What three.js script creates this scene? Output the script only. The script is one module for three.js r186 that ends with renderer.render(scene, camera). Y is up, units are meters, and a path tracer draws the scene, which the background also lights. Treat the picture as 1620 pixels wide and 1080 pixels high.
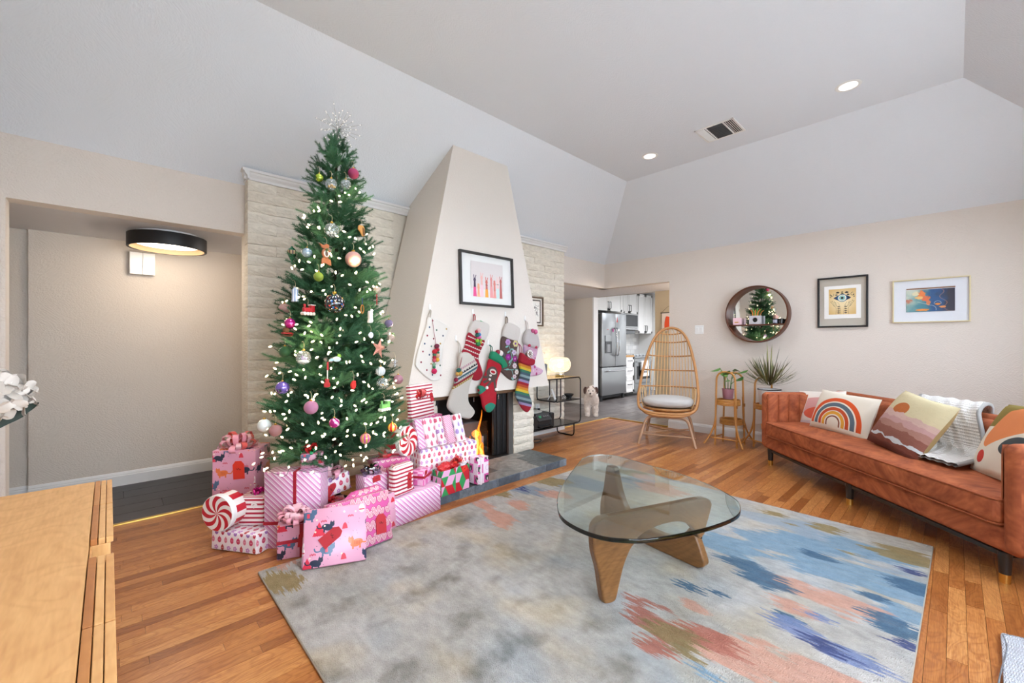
import * as THREE from 'three';
import { RoundedBoxGeometry } from 'three/addons/geometries/RoundedBoxGeometry.js';
import { mergeGeometries, mergeVertices, toCreasedNormals } from 'three/addons/utils/BufferGeometryUtils.js';
import { MarchingCubes } from 'three/addons/objects/MarchingCubes.js';
import { ImprovedNoise } from 'three/addons/math/ImprovedNoise.js';
import { RectAreaLightUniformsLib } from 'three/addons/lights/RectAreaLightUniformsLib.js';

// ---------------------------------------------------------------- camera, sky, lights, exposure
const scene = new THREE.Scene();
const YAW = 0.76168, EYE = 1.205;
const camera = new THREE.PerspectiveCamera(2 * Math.atan(540 / 669.4) * 180 / Math.PI, 1620 / 1080, 0.05, 60);
camera.position.set(0, EYE, 0);
camera.lookAt(Math.sin(YAW), EYE, -Math.cos(YAW));
camera.setViewOffset(1620, 1080, 0, -1, 1620, 1080);
camera.updateProjectionMatrix();
camera.updateMatrixWorld(true);
const renderer = new THREE.WebGLRenderer({ antialias: true });
renderer.toneMapping = THREE.LinearToneMapping;
renderer.toneMappingExposure = 0.655;
renderer.shadowMap.enabled = true;
RectAreaLightUniformsLib.init();
scene.background = new THREE.Color(0.80, 0.92, 1.06).multiplyScalar(18);   // a bright hazy sky seen through the glass doors
const LAMP = { can: 12, drum: 1.5, kitchen: 19, hall: 8, table: 0.35, tree: 0.16, fire: 0.12 };   // candela

// ---------------------------------------------------------------- helpers
let seed = 20241;
const rnd = () => { seed = (seed + 0x6d2b79f5) | 0; let t = Math.imul(seed ^ (seed >>> 15), 1 | seed); t = (t + Math.imul(t ^ (t >>> 7), 61 | t)) ^ t; return ((t ^ (t >>> 14)) >>> 0) / 4294967296; };
const rr = (a, b) => a + (b - a) * rnd();
const pick = (a) => a[Math.floor(rnd() * a.length)];
const V = (x, y, z) => new THREE.Vector3(x, y, z);
const noise = new ImprovedNoise();
const fbm = (x, y, z = 0, o = 4) => { let s = 0, a = 0.5, f = 1; for (let i = 0; i < o; i++) { s += a * noise.noise(x * f, y * f, z + i * 7.3); a *= 0.5; f *= 2.03; } return s; };
const counts = {};
const numbered = (n) => { const k = counts[n] = (counts[n] ?? -1) + 1; return k ? n + '_' + String(k).padStart(3, '0') : n; };
const shade = (o) => { o.castShadow = true; o.receiveShadow = true; return o; };
function thing(name, label, category, pos = [0, 0, 0], turn = 0, group) {
  const o = new THREE.Group(); o.name = numbered(name); o.position.set(...pos); o.rotation.y = turn;
  o.userData = { label, category }; if (group) o.userData.group = group;
  scene.add(o); return o;
}
function part(name, geo, mat, parent, label) {
  const m = shade(new THREE.Mesh(geo, mat)); m.name = name; if (label) m.userData.label = label; parent.add(m); return m;
}
function single(name, geo, mat, label, category, group) {
  const m = shade(new THREE.Mesh(geo, mat)); m.name = numbered(name); m.userData = { label, category }; if (group) m.userData.group = group; scene.add(m); return m;
}
function struct(name, geo, mat) {
  const m = geo ? shade(new THREE.Mesh(geo, mat)) : new THREE.Group(); m.name = name; m.userData = { kind: 'structure' }; scene.add(m); return m;
}
// uv in metres from position and normal
function metric(g) {
  if (g.index) g = g.toNonIndexed();
  if (!g.attributes.normal) g.computeVertexNormals();
  const p = g.attributes.position, n = g.attributes.normal, uv = new Float32Array(p.count * 2);
  for (let i = 0; i < p.count; i += 3) {
    let ax = 0, ay = 0, az = 0;
    for (let k = 0; k < 3; k++) { ax += Math.abs(n.getX(i + k)); ay += Math.abs(n.getY(i + k)); az += Math.abs(n.getZ(i + k)); }
    for (let k = 0; k < 3; k++) {
      const x = p.getX(i + k), y = p.getY(i + k), z = p.getZ(i + k);
      const [u, v] = ay >= ax && ay >= az ? [x, -z] : ax >= az ? [z, y] : [x, y];
      uv[(i + k) * 2] = u; uv[(i + k) * 2 + 1] = v;
    }
  }
  g.setAttribute('uv', new THREE.BufferAttribute(uv, 2));
  return g;
}
function merge(list) {
  const l = list.map((g) => {
    g = g.index ? g.toNonIndexed() : g.clone();
    for (const k of Object.keys(g.attributes)) if (!['position', 'normal', 'uv'].includes(k)) g.deleteAttribute(k);
    if (!g.attributes.normal) g.computeVertexNormals();
    if (!g.attributes.uv) g.setAttribute('uv', new THREE.BufferAttribute(new Float32Array(g.attributes.position.count * 2), 2));
    return g;
  });
  return mergeGeometries(l);
}
// smooth normals again after a rounded box has been bent
const resmooth = (g) => { g.deleteAttribute('uv'); g.deleteAttribute('normal'); return toCreasedNormals(mergeVertices(g, 1e-5), 1.0); };
const flatten = (g) => g.index ? g.toNonIndexed() : g;
const box = (w, h, d, x = 0, y = 0, z = 0) => metric(new THREE.BoxGeometry(w, h, d).translate(x, y, z));
const span = (x0, x1, y0, y1, z0, z1) => box(x1 - x0, y1 - y0, z1 - z0, (x0 + x1) / 2, (y0 + y1) / 2, (z0 + z1) / 2);
const rbox = (w, h, d, r, x = 0, y = 0, z = 0, s = 2) => metric(new RoundedBoxGeometry(w, h, d, s, Math.min(r, w / 2.01, h / 2.01, d / 2.01)).translate(x, y, z));
const rspan = (x0, x1, y0, y1, z0, z1, r, s) => rbox(x1 - x0, y1 - y0, z1 - z0, r, (x0 + x1) / 2, (y0 + y1) / 2, (z0 + z1) / 2, s);
const cyl = (r0, r1, h, x = 0, y = 0, z = 0, n = 20) => new THREE.CylinderGeometry(r1, r0, h, n).translate(x, y + h / 2, z);   // r0 at the base
const ball = (r, x = 0, y = 0, z = 0, n = 16) => new THREE.SphereGeometry(r, n, Math.round(n * 0.7)).translate(x, y, z);
const lathe = (pts, n = 28) => new THREE.LatheGeometry(pts.map(([x, y]) => new THREE.Vector2(x, y)), n);
const curve = (pts, closed = false, t = 0.5) => new THREE.CatmullRomCurve3(pts.map((p) => p.isVector3 ? p : V(...p)), closed, 'catmullrom', t);
const tube = (pts, r, closed = false, seg, n = 8) => new THREE.TubeGeometry(curve(pts, closed), seg ?? pts.length * 6, r, n, closed);
function rod(a, b, r, n = 8, r2 = r) {
  const A = V(...a), B = V(...b), d = B.clone().sub(A);
  return new THREE.CylinderGeometry(r2, r, d.length(), n).applyQuaternion(new THREE.Quaternion().setFromUnitVectors(V(0, 1, 0), d.normalize())).translate((A.x + B.x) / 2, (A.y + B.y) / 2, (A.z + B.z) / 2);
}
// a polyline with rounded corners, as a tube
function bent(pts, r, bend = 0.04, n = 8, closed = false) {
  const P = pts.map((p) => V(...p)), path = new THREE.CurvePath();
  const N = P.length, at = (i) => P[(i + N) % N];
  let prev = null, first = null;
  for (let i = 0; i < N; i++) {
    if (!closed && (i === 0 || i === N - 1)) { if (prev) path.add(new THREE.LineCurve3(prev, P[i])); prev = P[i]; continue; }
    const a = at(i - 1), c = at(i), b = at(i + 1);
    const q = c.clone().add(a.clone().sub(c).setLength(Math.min(bend, a.distanceTo(c) * 0.48))), s = c.clone().add(b.clone().sub(c).setLength(Math.min(bend, b.distanceTo(c) * 0.48)));
    if (prev) path.add(new THREE.LineCurve3(prev, q)); else first = q;
    path.add(new THREE.QuadraticBezierCurve3(q, c, s)); prev = s;
  }
  if (closed) path.add(new THREE.LineCurve3(prev, first));
  const seg = path.curves.length * 6, out = [];
  for (const c of path.curves) { const k = c.isLineCurve3 ? 1 : 6; for (let j = 0; j < k; j++) out.push(c.getPoint(j / k)); }
  if (!closed) out.push(P[N - 1]);
  class Poly extends THREE.Curve {
    getPoint(t, o = V(0, 0, 0)) { const m = closed ? out.length : out.length - 1, f = Math.min(t * m, m - 1e-6), i = Math.floor(f); return o.copy(out[i % out.length]).lerp(out[(i + 1) % out.length], f - i); }
    getPointAt(t, o) { return this.getPoint(t, o); }
    getTangentAt(t, o) { const e = 0.4 / out.length, a = this.getPoint(Math.max(0, t - e)), b = this.getPoint(Math.min(1, t + e)); return (o ?? V(0, 0, 0)).copy(b).sub(a).normalize(); }
  }
  return new THREE.TubeGeometry(new Poly(), (closed ? out.length : out.length - 1), r, n, closed);
}
const shapeOf = (pts, smooth) => {
  const s = new THREE.Shape();
  if (smooth) { const c = new THREE.CatmullRomCurve3(pts.map(([x, y]) => V(x, y, 0)), true, 'catmullrom', smooth); c.getPoints(pts.length * 6).forEach((q, i) => i ? s.lineTo(q.x, q.y) : s.moveTo(q.x, q.y)); } else pts.forEach(([x, y], i) => i ? s.lineTo(x, y) : s.moveTo(x, y));
  return s;
};
const slab = (pts, depth, bevel = 0, smooth = 0, seg = 2) => new THREE.ExtrudeGeometry(shapeOf(pts, smooth), { depth: Math.max(depth - 2 * bevel, 1e-4), bevelEnabled: bevel > 0, bevelThickness: bevel, bevelSize: bevel, bevelOffset: -bevel, bevelSegments: seg, curveSegments: 12 }).translate(0, 0, bevel);
const rot = (g, x = 0, y = 0, z = 0) => g.applyMatrix4(new THREE.Matrix4().makeRotationFromEuler(new THREE.Euler(x, y, z)));
const mv = (g, x, y, z) => g.translate(x, y, z);
// planar uv over the bounding box in x and y
function planarUV(g, x0, x1, y0, y1) { const p = g.attributes.position, uv = new Float32Array(p.count * 2); for (let i = 0; i < p.count; i++) { uv[2 * i] = (p.getX(i) - x0) / (x1 - x0); uv[2 * i + 1] = (p.getY(i) - y0) / (y1 - y0); } g.setAttribute('uv', new THREE.BufferAttribute(uv, 2)); return g; }
const bbox = (pts) => { const xs = pts.map((p) => p[0]), ys = pts.map((p) => p[1]); return [Math.min(...xs), Math.max(...xs), Math.min(...ys), Math.max(...ys)]; };

// ---------------------------------------------------------------- textures and materials
function canvasTex(w, h, draw, rep, color = true) {
  const c = document.createElement('canvas'); c.width = w; c.height = h; draw(c.getContext('2d'), w, h);
  const t = new THREE.CanvasTexture(c); if (color) t.colorSpace = THREE.SRGBColorSpace; t.wrapS = t.wrapT = THREE.RepeatWrapping; t.anisotropy = 8;
  if (rep) t.repeat.set(rep[0], rep[1]); return t;
}
function dataTex(w, h, fn, rep, color = true) {     // fn(u, v) -> [r, g, b] in 0..255
  const d = new Uint8Array(w * h * 4);
  for (let j = 0, o = 0; j < h; j++) for (let i = 0; i < w; i++, o += 4) { const c = fn(i / w, j / h); d[o] = c[0]; d[o + 1] = c[1]; d[o + 2] = c[2]; d[o + 3] = 255; }
  const t = new THREE.DataTexture(d, w, h); t.magFilter = THREE.LinearFilter; t.minFilter = THREE.LinearMipmapLinearFilter; t.generateMipmaps = true; t.wrapS = t.wrapT = THREE.RepeatWrapping; if (color) t.colorSpace = THREE.SRGBColorSpace;
  if (rep) t.repeat.set(rep[0], rep[1]); t.needsUpdate = true; return t;
}
const g3 = (v) => { v = Math.max(0, Math.min(255, v)); return [v, v, v]; };
// noise that tiles over the unit square
const tiled = (u, v, f, o = 4, z = 0) => { const a = u * 2 * Math.PI, b = v * 2 * Math.PI, k = f / 6.283; return fbm(Math.cos(a) * k + 3.1 * z, Math.sin(a) * k + Math.cos(b) * k * 1.31, Math.sin(b) * k + z * 5, o); };
const std = (color, roughness = 0.6, more = {}) => new THREE.MeshStandardMaterial({ color, roughness, ...more });
const phys = (color, roughness = 0.5, more = {}) => new THREE.MeshPhysicalMaterial({ color, roughness, ...more });
const wallBump = dataTex(512, 512, (u, v) => g3(128 + 230 * tiled(u, v, 60, 3)), [1.6, 1.6], false);
const speckle = dataTex(256, 256, (u, v) => g3(128 + 260 * tiled(u, v, 90, 2, 2)), [8, 8], false);
const M = {
  wall: std('#d9cfc5', 0.85, { bumpMap: wallBump, bumpScale: 0.0022 }),
  ceiling: std('#dfe4ea', 0.9, { bumpMap: wallBump, bumpScale: 0.0015 }),
  hallCeiling: std('#efecec', 0.95, { bumpMap: speckle, bumpScale: 0.006 }),
  hallWall: std('#cfc6bb', 0.85, { bumpMap: wallBump, bumpScale: 0.002 }),
  tanWall: std('#b3a68e', 0.85, { bumpMap: wallBump, bumpScale: 0.002 }),
  trim: std('#dcdcdb', 0.45), white: std('#ebebe8', 0.5), whiteGloss: phys('#eeeeec', 0.25),
  hood: std('#dad2c9', 0.85, { bumpMap: wallBump, bumpScale: 0.0012 }),
  black: std('#141517', 0.45), blackMetal: std('#17181a', 0.4, { metalness: 0.4 }), dark: std('#0b0b0c', 0.8),
  brass: std('#d9b261', 0.28, { metalness: 1 }), gold: std('#cfa349', 0.3, { metalness: 1 }), chrome: std('#c9cccf', 0.15, { metalness: 1 }),
  glass: phys('#ffffff', 0.0, { transmission: 1, thickness: 0, ior: 1.5 }),
};
// ---------------------------------------------------------------- wood
function woodTex(base, grain, w = 512, h = 512, rings = 14, contrast = 1) {   // grain runs along u
  const [r, g, b] = base, [dr, dg, db] = grain;
  return dataTex(w, h, (u, v) => {
    const warp = tiled(u, v, 5, 3, 1) * 0.9;
    const ring = Math.sin((v * rings + warp * 6) * 6.283) * 0.5 + 0.5;
    const fine = tiled(u * 1, v, 10, 2, 3) * 0.5 + noise.noise(u * 14, v * 150, 1.5) * 0.55 + noise.noise(u * 40, v * 330, 4.5) * 0.35;
    const k = Math.max(0, Math.min(1, 0.26 * Math.pow(ring, 2.2) + 0.32 + fine * 0.55)) * contrast;
    return [r + (dr - r) * k, g + (dg - g) * k, b + (db - b) * k];
  });
}
const plankTex = woodTex([226, 178, 122], [150, 92, 48], 1024, 512, 9, 0.9);
plankTex.repeat.set(1.2, 2.6);
const plankTones = ['#e6cdb2', '#d3b292', '#ddc0a0', '#c19f7e', '#ead5bb', '#cfae8c', '#b38f70', '#d9bb9a'].map((c) => phys(c, 0.3, { map: plankTex, bumpMap: plankTex, bumpScale: 0.0006 }));

// ---------------------------------------------------------------- floor: every strip of oak the room shows
const X0 = -0.46, X1 = 5.73, Z0 = -3.8, Z1 = 1.06, WALLZ = -3.87, TOP = 2.44, CEIL = 3.217, SOFFIT = 2.06;
const floor = struct('floor', span(X0 - 0.1, X1 + 0.2, -0.12, -0.014, Z0 - 0.06, Z1 + 0.1), std('#4a2e18', 0.9));
{
  const P = 0.0572, rows = Math.ceil((Z1 - Z0) / P), all = [];
  const right = V(Math.cos(YAW), 0, Math.sin(YAW)), fwd = V(Math.sin(YAW), 0, -Math.cos(YAW));
  const size = (x, z) => { const q = V(x, 0, z), d = q.dot(fwd), s = q.dot(right); if (d < 0.9) return 0; const u = 810 + 669.4 * s / d, v = 541 + 669.4 * EYE / d; if (u < -30 || u > 1650 || v > 1110) return 0; return 1 / (d * d * d); };
  for (let i = 0; i < rows; i++) {
    const z = Z0 + (i + 0.5) * P; let x = X0 - rr(0, 0.6);
    while (x < X1) { const L = rr(0.28, 1.0), a = Math.max(x, X0), b = Math.min(x + L, X1); x += L; if (b - a > 0.03) all.push([a, b, z]); }
  }
  const hidden = (x, z) => (x > 0.56 && x < 3.48 && z > -2.46 && z < -0.14) || (x < 0 && z > -1.95) || (x > 1.5 && x < 3.2 && z < -2.65);
  for (const p of all) { const [a, b, z] = p; let s = 0; for (let k = 0; k < 5; k++) { const x = a + (b - a) * (k + 0.5) / 5; if (!hidden(x, z)) s += size(x, z); } p.push(s * (b - a)); }
  all.sort((p, q) => q[3] - p[3]);
  const rest = plankTones.map(() => []);
  const strip = (a, b, z) => {
    const g = box(b - a - 0.0012, 0.014, P - 0.0012, (a + b) / 2, -0.007, z), uv = g.attributes.uv, du = rnd(), dv = rnd();
    for (let i = 0; i < uv.count; i++) uv.setXY(i, uv.getX(i) + du, uv.getY(i) + dv);
    return g;
  };
  all.forEach(([a, b, z], i) => {
    const k = Math.floor(rnd() * plankTones.length), g = strip(a, b, z);
    if (i < 295) part('plank', g, plankTones[k], floor); else rest[k].push(g);
  });
  rest.forEach((l, k) => { if (l.length) part('planks', merge(l), plankTones[k], floor).userData.kind = 'stuff'; });
}
// ---------------------------------------------------------------- hall and kitchen floor of dark plank tiles
const tileTex = dataTex(512, 256, (u, v) => { const n = tiled(u, v, 6, 4, 5) * 46 + noise.noise(u * 9, v * 80, 2) * 10; return [128 + n, 122 + n, 121 + n]; }, [1, 1]);
const tileTones = ['#e3e0de', '#c9c5c4', '#d6d2d0', '#bab7b7'].map((c) => phys(c, 0.32, { map: tileTex })), slateTones_ = ['#807f84', '#6f6f75', '#78777b', '#626268'].map((c) => phys(c, 0.4, { map: tileTex }));
const hallFloor = struct('floor_hall', merge([span(-1.4, 6.82, -0.12, -0.012, -5.8, Z0 - 0.03), span(X1 + 0.07, 6.82, -0.12, -0.012, Z0 - 0.03, -1.5), span(6.82, 10, -0.12, -0.012, -5.8, -2)]), std('#3a3a3c', 0.9));
{
  for (let i = 0; i < 19; i++) {
    const z = Z0 - 0.135 - i * 0.2; let x = -1.4 - rr(0, 0.8);
    while (x < 10) {
      const L = 0.9, a = Math.max(x, -1.4), b = Math.min(x + L, 10); x += L; if (b - a < 0.05 || z < -5.75) continue;
      const g = box(b - a - 0.004, 0.012, 0.196, (a + b) / 2, -0.006, z), m = pick(b < 4.2 ? slateTones_ : tileTones);
      (z < -4.86 && b < 5.2) ? 0 : part('tile', g, m, hallFloor);
    }
  }
  for (let i = 0; i < 12; i++) {      // the strip of hall beside the sofa wall, and the kitchen
    const z = Z0 + 0.066 + i * 0.2;
    for (const [a, b] of [[X1 + 0.075, 6.5], [6.5, 7.4], [7.4, 8.3], [8.3, 9.2], [9.2, 10]]) {
      if (z > -2 && a > 6.4) continue;
      part('tile', box(b - a - 0.004, 0.012, 0.196, (a + b) / 2, -0.006, z), pick(tileTones), hallFloor);
    }
  }
}
struct('trim_1', merge([rspan(X0, X1 + 0.04, -0.014, 0.008, Z0 - 0.035, Z0 - 0.0, 0.006)]), M.brass);
struct('trim_2', rspan(X1 + 0.04, X1 + 0.075, -0.014, 0.008, Z0 - 0.035, -2.79, 0.006), M.brass);

// ---------------------------------------------------------------- walls and ceiling
const T = 0.13;
struct('wall_left', merge([span(X0 - T, X0, 0, CEIL + 0.2, WALLZ - 0.02, Z1 + T)]), M.wall);
struct('wall_right', merge([span(X1, X1 + T, 0, TOP + 0.1, -2.79, Z1 + T), span(X1, X1 + T, SOFFIT, TOP + 0.1, WALLZ - T, -2.79)]), M.wall);
// wall behind the camera, with two wide windows
struct('wall_front', merge([span(X0 - T, -0.3, 0, TOP + 0.9, Z1, Z1 + T), span(-0.3, 1.9, 0, 0.4, Z1, Z1 + T), span(-0.3, 1.9, 2.1, TOP + 0.9, Z1, Z1 + T), span(1.9, 2.1, 0, TOP + 0.9, Z1, Z1 + T), span(2.1, 4.8, 2.15, TOP + 0.9, Z1, Z1 + T), span(4.8, X1 + T, 0, TOP + 0.9, Z1, Z1 + T), span(2.1, 4.8, -0.1, 0.95, Z1, Z1 + T)]), M.wall);
function glazing(name, x0, x1, y0, y1, n) {
  const g = struct(name, null);
  const f = [span(x0, x1, y0, y0 + 0.06, Z1 + 0.03, Z1 + 0.09), span(x0, x1, y1 - 0.06, y1, Z1 + 0.03, Z1 + 0.09)];
  for (let i = 0; i <= n; i++) { const x = x0 + (x1 - x0) * i / n; f.push(span(Math.max(x0, x - 0.04), Math.min(x1, x + 0.04), y0, y1, Z1 + 0.03, Z1 + 0.09)); }
  part('window_frame', merge(f), M.white, g);
  for (let i = 0; i < n; i++) { const a = x0 + (x1 - x0) * i / n + 0.04, b = x0 + (x1 - x0) * (i + 1) / n - 0.04; part('pane', span(a, b, y0 + 0.06, y1 - 0.06, Z1 + 0.058, Z1 + 0.062), M.glass, g); }
}
glazing('window_1', 2.1, 4.8, 0.95, 2.15, 3);
glazing('window_2', -0.3, 1.9, 0.4, 2.1, 2);
struct('ground', span(-8, 14, -0.3, -0.15, Z1 + 0.3, 14), std('#d9d6d0', 0.9));

const back = struct('wall_back', null);      // fireplace wall: plaster header, brick breast, plaster header
part('header', span(X0 - T, 0.80, SOFFIT, TOP + 0.1, WALLZ - T, WALLZ), M.wall, back);
part('header', span(4.56, X1 + T, SOFFIT, TOP + 0.1, WALLZ - T, WALLZ), M.wall, back);
part('return', span(X0 - T, X0 + 0.02, 0, SOFFIT, WALLZ - T, WALLZ), M.wall, back);
const brickTex = dataTex(512, 256, (u, v) => { const n = tiled(u, v, 7, 4, 8) * 26; return [230 + n, 225 + n, 214 + n]; }, [2, 5]);
const brickBump = dataTex(512, 256, (u, v) => g3(128 + 190 * tiled(u, v, 16, 4, 9) + noise.noise(u * 6, v * 40, 3) * 40), [2, 4], false);
const brickTones = ['#f4f1ec', '#f2eee7', '#f5f3ee', '#f1ede6'].map((c) => std(c, 0.8, { map: brickTex, bumpMap: brickBump, bumpScale: 0.006 }));
const mortar = std('#d8d0c2', 0.9, { bumpMap: brickBump, bumpScale: 0.004 });
// slump bricks: soft, sagging, uneven faces with shallow painted-over bed joints
const brickShapes = {};
function slump(w, h, d, key) {
  const g = new THREE.BoxGeometry(w, h, d, 8, 4, 1), p = g.attributes.position, s = key * 5.7;
  for (let i = 0; i < p.count; i++) {
    const x = p.getX(i), y = p.getY(i), z = p.getZ(i), f = z > 0 ? 1 : 0, e = Math.pow(Math.abs(2 * y / h), 5), q = Math.pow(Math.abs(2 * x / w), 24);
    p.setXYZ(i, x, y + 0.007 * noise.noise(x * 6, s, z * 4) + 0.003 * noise.noise(x * 20, s, 4), z + f * (0.0045 * noise.noise(x * 8, y * 22, s) - 0.008 * e - 0.0025 * q));
  }
  g.computeVertexNormals(); return metric(g);
}
function brickWork(parent, x0, x1, y0, y1, zf, depth, pitch = 0.0815) {
  const n = Math.round((y1 - y0) / pitch), ph = (y1 - y0) / n;
  for (let r = 0; r < n; r++) {
    const y = y0 + (r + 0.5) * ph; let x = x0 - (r % 2 ? 0.2 : 0);
    while (x < x1 - 0.01) {
      const a = Math.max(x, x0), b = Math.min(x + 0.4, x1); x += 0.4; if (b - a < 0.03) continue;
      const v = Math.floor(rnd() * 4), key = (b - a).toFixed(2) + '|' + depth.toFixed(2) + '|' + v;
      const g = brickShapes[key] ??= slump(b - a - 0.0004, ph - 0.001, depth, v + 1 + (b - a) * 10);
      const m = part('brick', g, pick(brickTones), parent); m.position.set((a + b) / 2, y, zf - depth / 2 + rr(-0.003, 0.003)); m.rotation.z = rr(-0.006, 0.006);
    }
  }
}
part('mortar_bed', span(0.80, 4.56, 0, 2.54, WALLZ - T, -3.775), mortar, back);
brickWork(back, 0.775, 2.0, 0.0, 2.46, -3.75, 0.11);
brickWork(back, 2.98, 4.578, 0.0, 2.46, -3.75, 0.11);
part('side_mortar', span(0.783, 0.82, 0, 2.46, WALLZ - T, -3.80), mortar, back);
// crown moulding on top of the brick
const crownProfile = [[0, 0], [0.012, 0], [0.014, 0.02], [0.03, 0.038], [0.034, 0.052], [0.046, 0.056], [0.046, 0.075], [0, 0.075]];
const crown = (L) => rot(new THREE.ExtrudeGeometry(shapeOf(crownProfile), { depth: L, bevelEnabled: false }), 0, Math.PI / 2, 0);   // runs along +x, projects to -z
struct('trim_3', merge([mv(rot(crown(4.61 - 0.745), 0, Math.PI, 0), 4.61, 2.452, -3.752), mv(rot(crown(0.16), 0, Math.PI / 2, 0), 0.777, 2.452, -3.75 + 0.045)].map((g) => g)), M.trim);

// a slab of ceiling between four inner corners
function panel(name, c, t = 0.1) {
  const P = c.map((q) => V(...q)), n = P[1].clone().sub(P[0]).cross(P[2].clone().sub(P[0])).normalize(); if (n.y > 0) n.negate();
  const O = P.map((q) => q.clone().addScaledVector(n, -t)), v = [], tri = (a, b, d) => v.push(...a.toArray(), ...b.toArray(), ...d.toArray()), N = P.length;
  for (let i = 1; i < N - 1; i++) { tri(P[0], P[i], P[i + 1]); tri(O[0], O[i + 1], O[i]); }
  for (let i = 0; i < N; i++) { const j = (i + 1) % N; tri(P[i], O[i], P[j]); tri(P[j], O[i], O[j]); }
  const g = new THREE.BufferGeometry(); g.setAttribute('position', new THREE.Float32BufferAttribute(v, 3)); g.computeVertexNormals();
  return struct(name, metric(g), M.ceiling);
}
const XL = X0 - 0.02, XC = 4.706, ZC = -2.846, ZN = 0.04;
panel('ceiling', [[XL, CEIL, ZC], [XL, CEIL, ZN], [XC, CEIL, ZN], [XC, CEIL, ZC]]);
panel('ceiling_slope_back', [[XL, TOP, WALLZ], [XL, CEIL, ZC], [XC, CEIL, ZC], [X1, TOP, WALLZ]]);
panel('ceiling_slope_right', [[X1, TOP, WALLZ], [XC, CEIL, ZC], [XC, CEIL, ZN], [X1, TOP, Z1]]);
panel('ceiling_slope_front', [[X1, TOP, Z1], [XC, CEIL, ZN], [XL, CEIL, ZN], [XL, TOP, Z1]]);
struct('roof', span(-1.6, 10.2, 3.5, 3.6, -6, Z1 + 0.3), M.white);

// hall and kitchen shell
struct('ceiling_hall', merge([span(-1.5, 6.75, SOFFIT, SOFFIT + 0.1, -5.9, WALLZ - T + 0.001), span(X1 + T - 0.01, 6.75, SOFFIT, SOFFIT + 0.1, WALLZ - T, -1.4)]), M.hallCeiling);
struct('wall_hall', merge([span(-0.44, 5.2, 0, SOFFIT, -5.0, -4.85), span(-1.5, -0.44, 0, SOFFIT, -5.03, -4.88), span(5.07, 5.2, 0, SOFFIT, -5.9, -5.0), span(5.07, 6.82, 0, SOFFIT, -5.9, -5.75), span(-1.6, -1.4, 0, SOFFIT, -5.03, WALLZ), span(-1.5, X0 - T, 0, SOFFIT, WALLZ - T, WALLZ), span(X1 + T, 6.9, 0, TOP, -1.5, -1.4)]), M.hallWall);
struct('wall_partition', merge([span(6.69, 6.82, 0, 2.5, -5.85, -4.77), span(6.69, 6.82, SOFFIT, 2.5, -4.77, -3.51)]), M.hallWall);
struct('wall_partition_tan', span(6.69, 6.82, 0, 2.5, -3.51, -1.5), M.tanWall);
struct('wall_kitchen', merge([span(6.82, 10.1, 0, 2.5, -5.85, -5.7), span(10, 10.13, 0, 2.5, -5.85, -1.9), span(6.82, 10.1, 0, 2.5, -2, -1.87)]), M.white);
struct('ceiling_kitchen', span(6.75, 10.2, 2.44, 2.54, -5.9, -1.87), M.ceiling);
struct('trim_4', span(6.685, 6.825, 0, SOFFIT, -4.785, -4.755), M.trim);   // casing on the end of the partition
// baseboards
const bbProfile = [[0, 0], [0.016, 0], [0.016, 0.082], [0.012, 0.09], [0.012, 0.096], [0.008, 0.104], [0.004, 0.112], [0, 0.114]];
const bb = (L) => rot(new THREE.ExtrudeGeometry(shapeOf(bbProfile), { depth: L, bevelEnabled: false }), 0, Math.PI / 2, 0);  // along +x, front to -z
struct('baseboard_right', mv(rot(bb(Z1 + 2.8), 0, Math.PI / 2, 0), X1, 0, Z1), M.trim);
struct('baseboard_hall', merge([mv(rot(bb(5.2 + 0.44), 0, Math.PI, 0), 5.2, 0, -4.85), mv(rot(bb(0.9), 0, Math.PI, 0), -0.44, 0, -4.88)]), M.trim);
struct('baseboard_partition', mv(rot(bb(0.98), 0, Math.PI / 2, 0), 6.69, 0, -4.77), M.trim);
struct('baseboard_back', mv(rot(bb(4.57 - 3.4), 0, Math.PI, 0), 4.57, 0, -3.752), M.trim);
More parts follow.
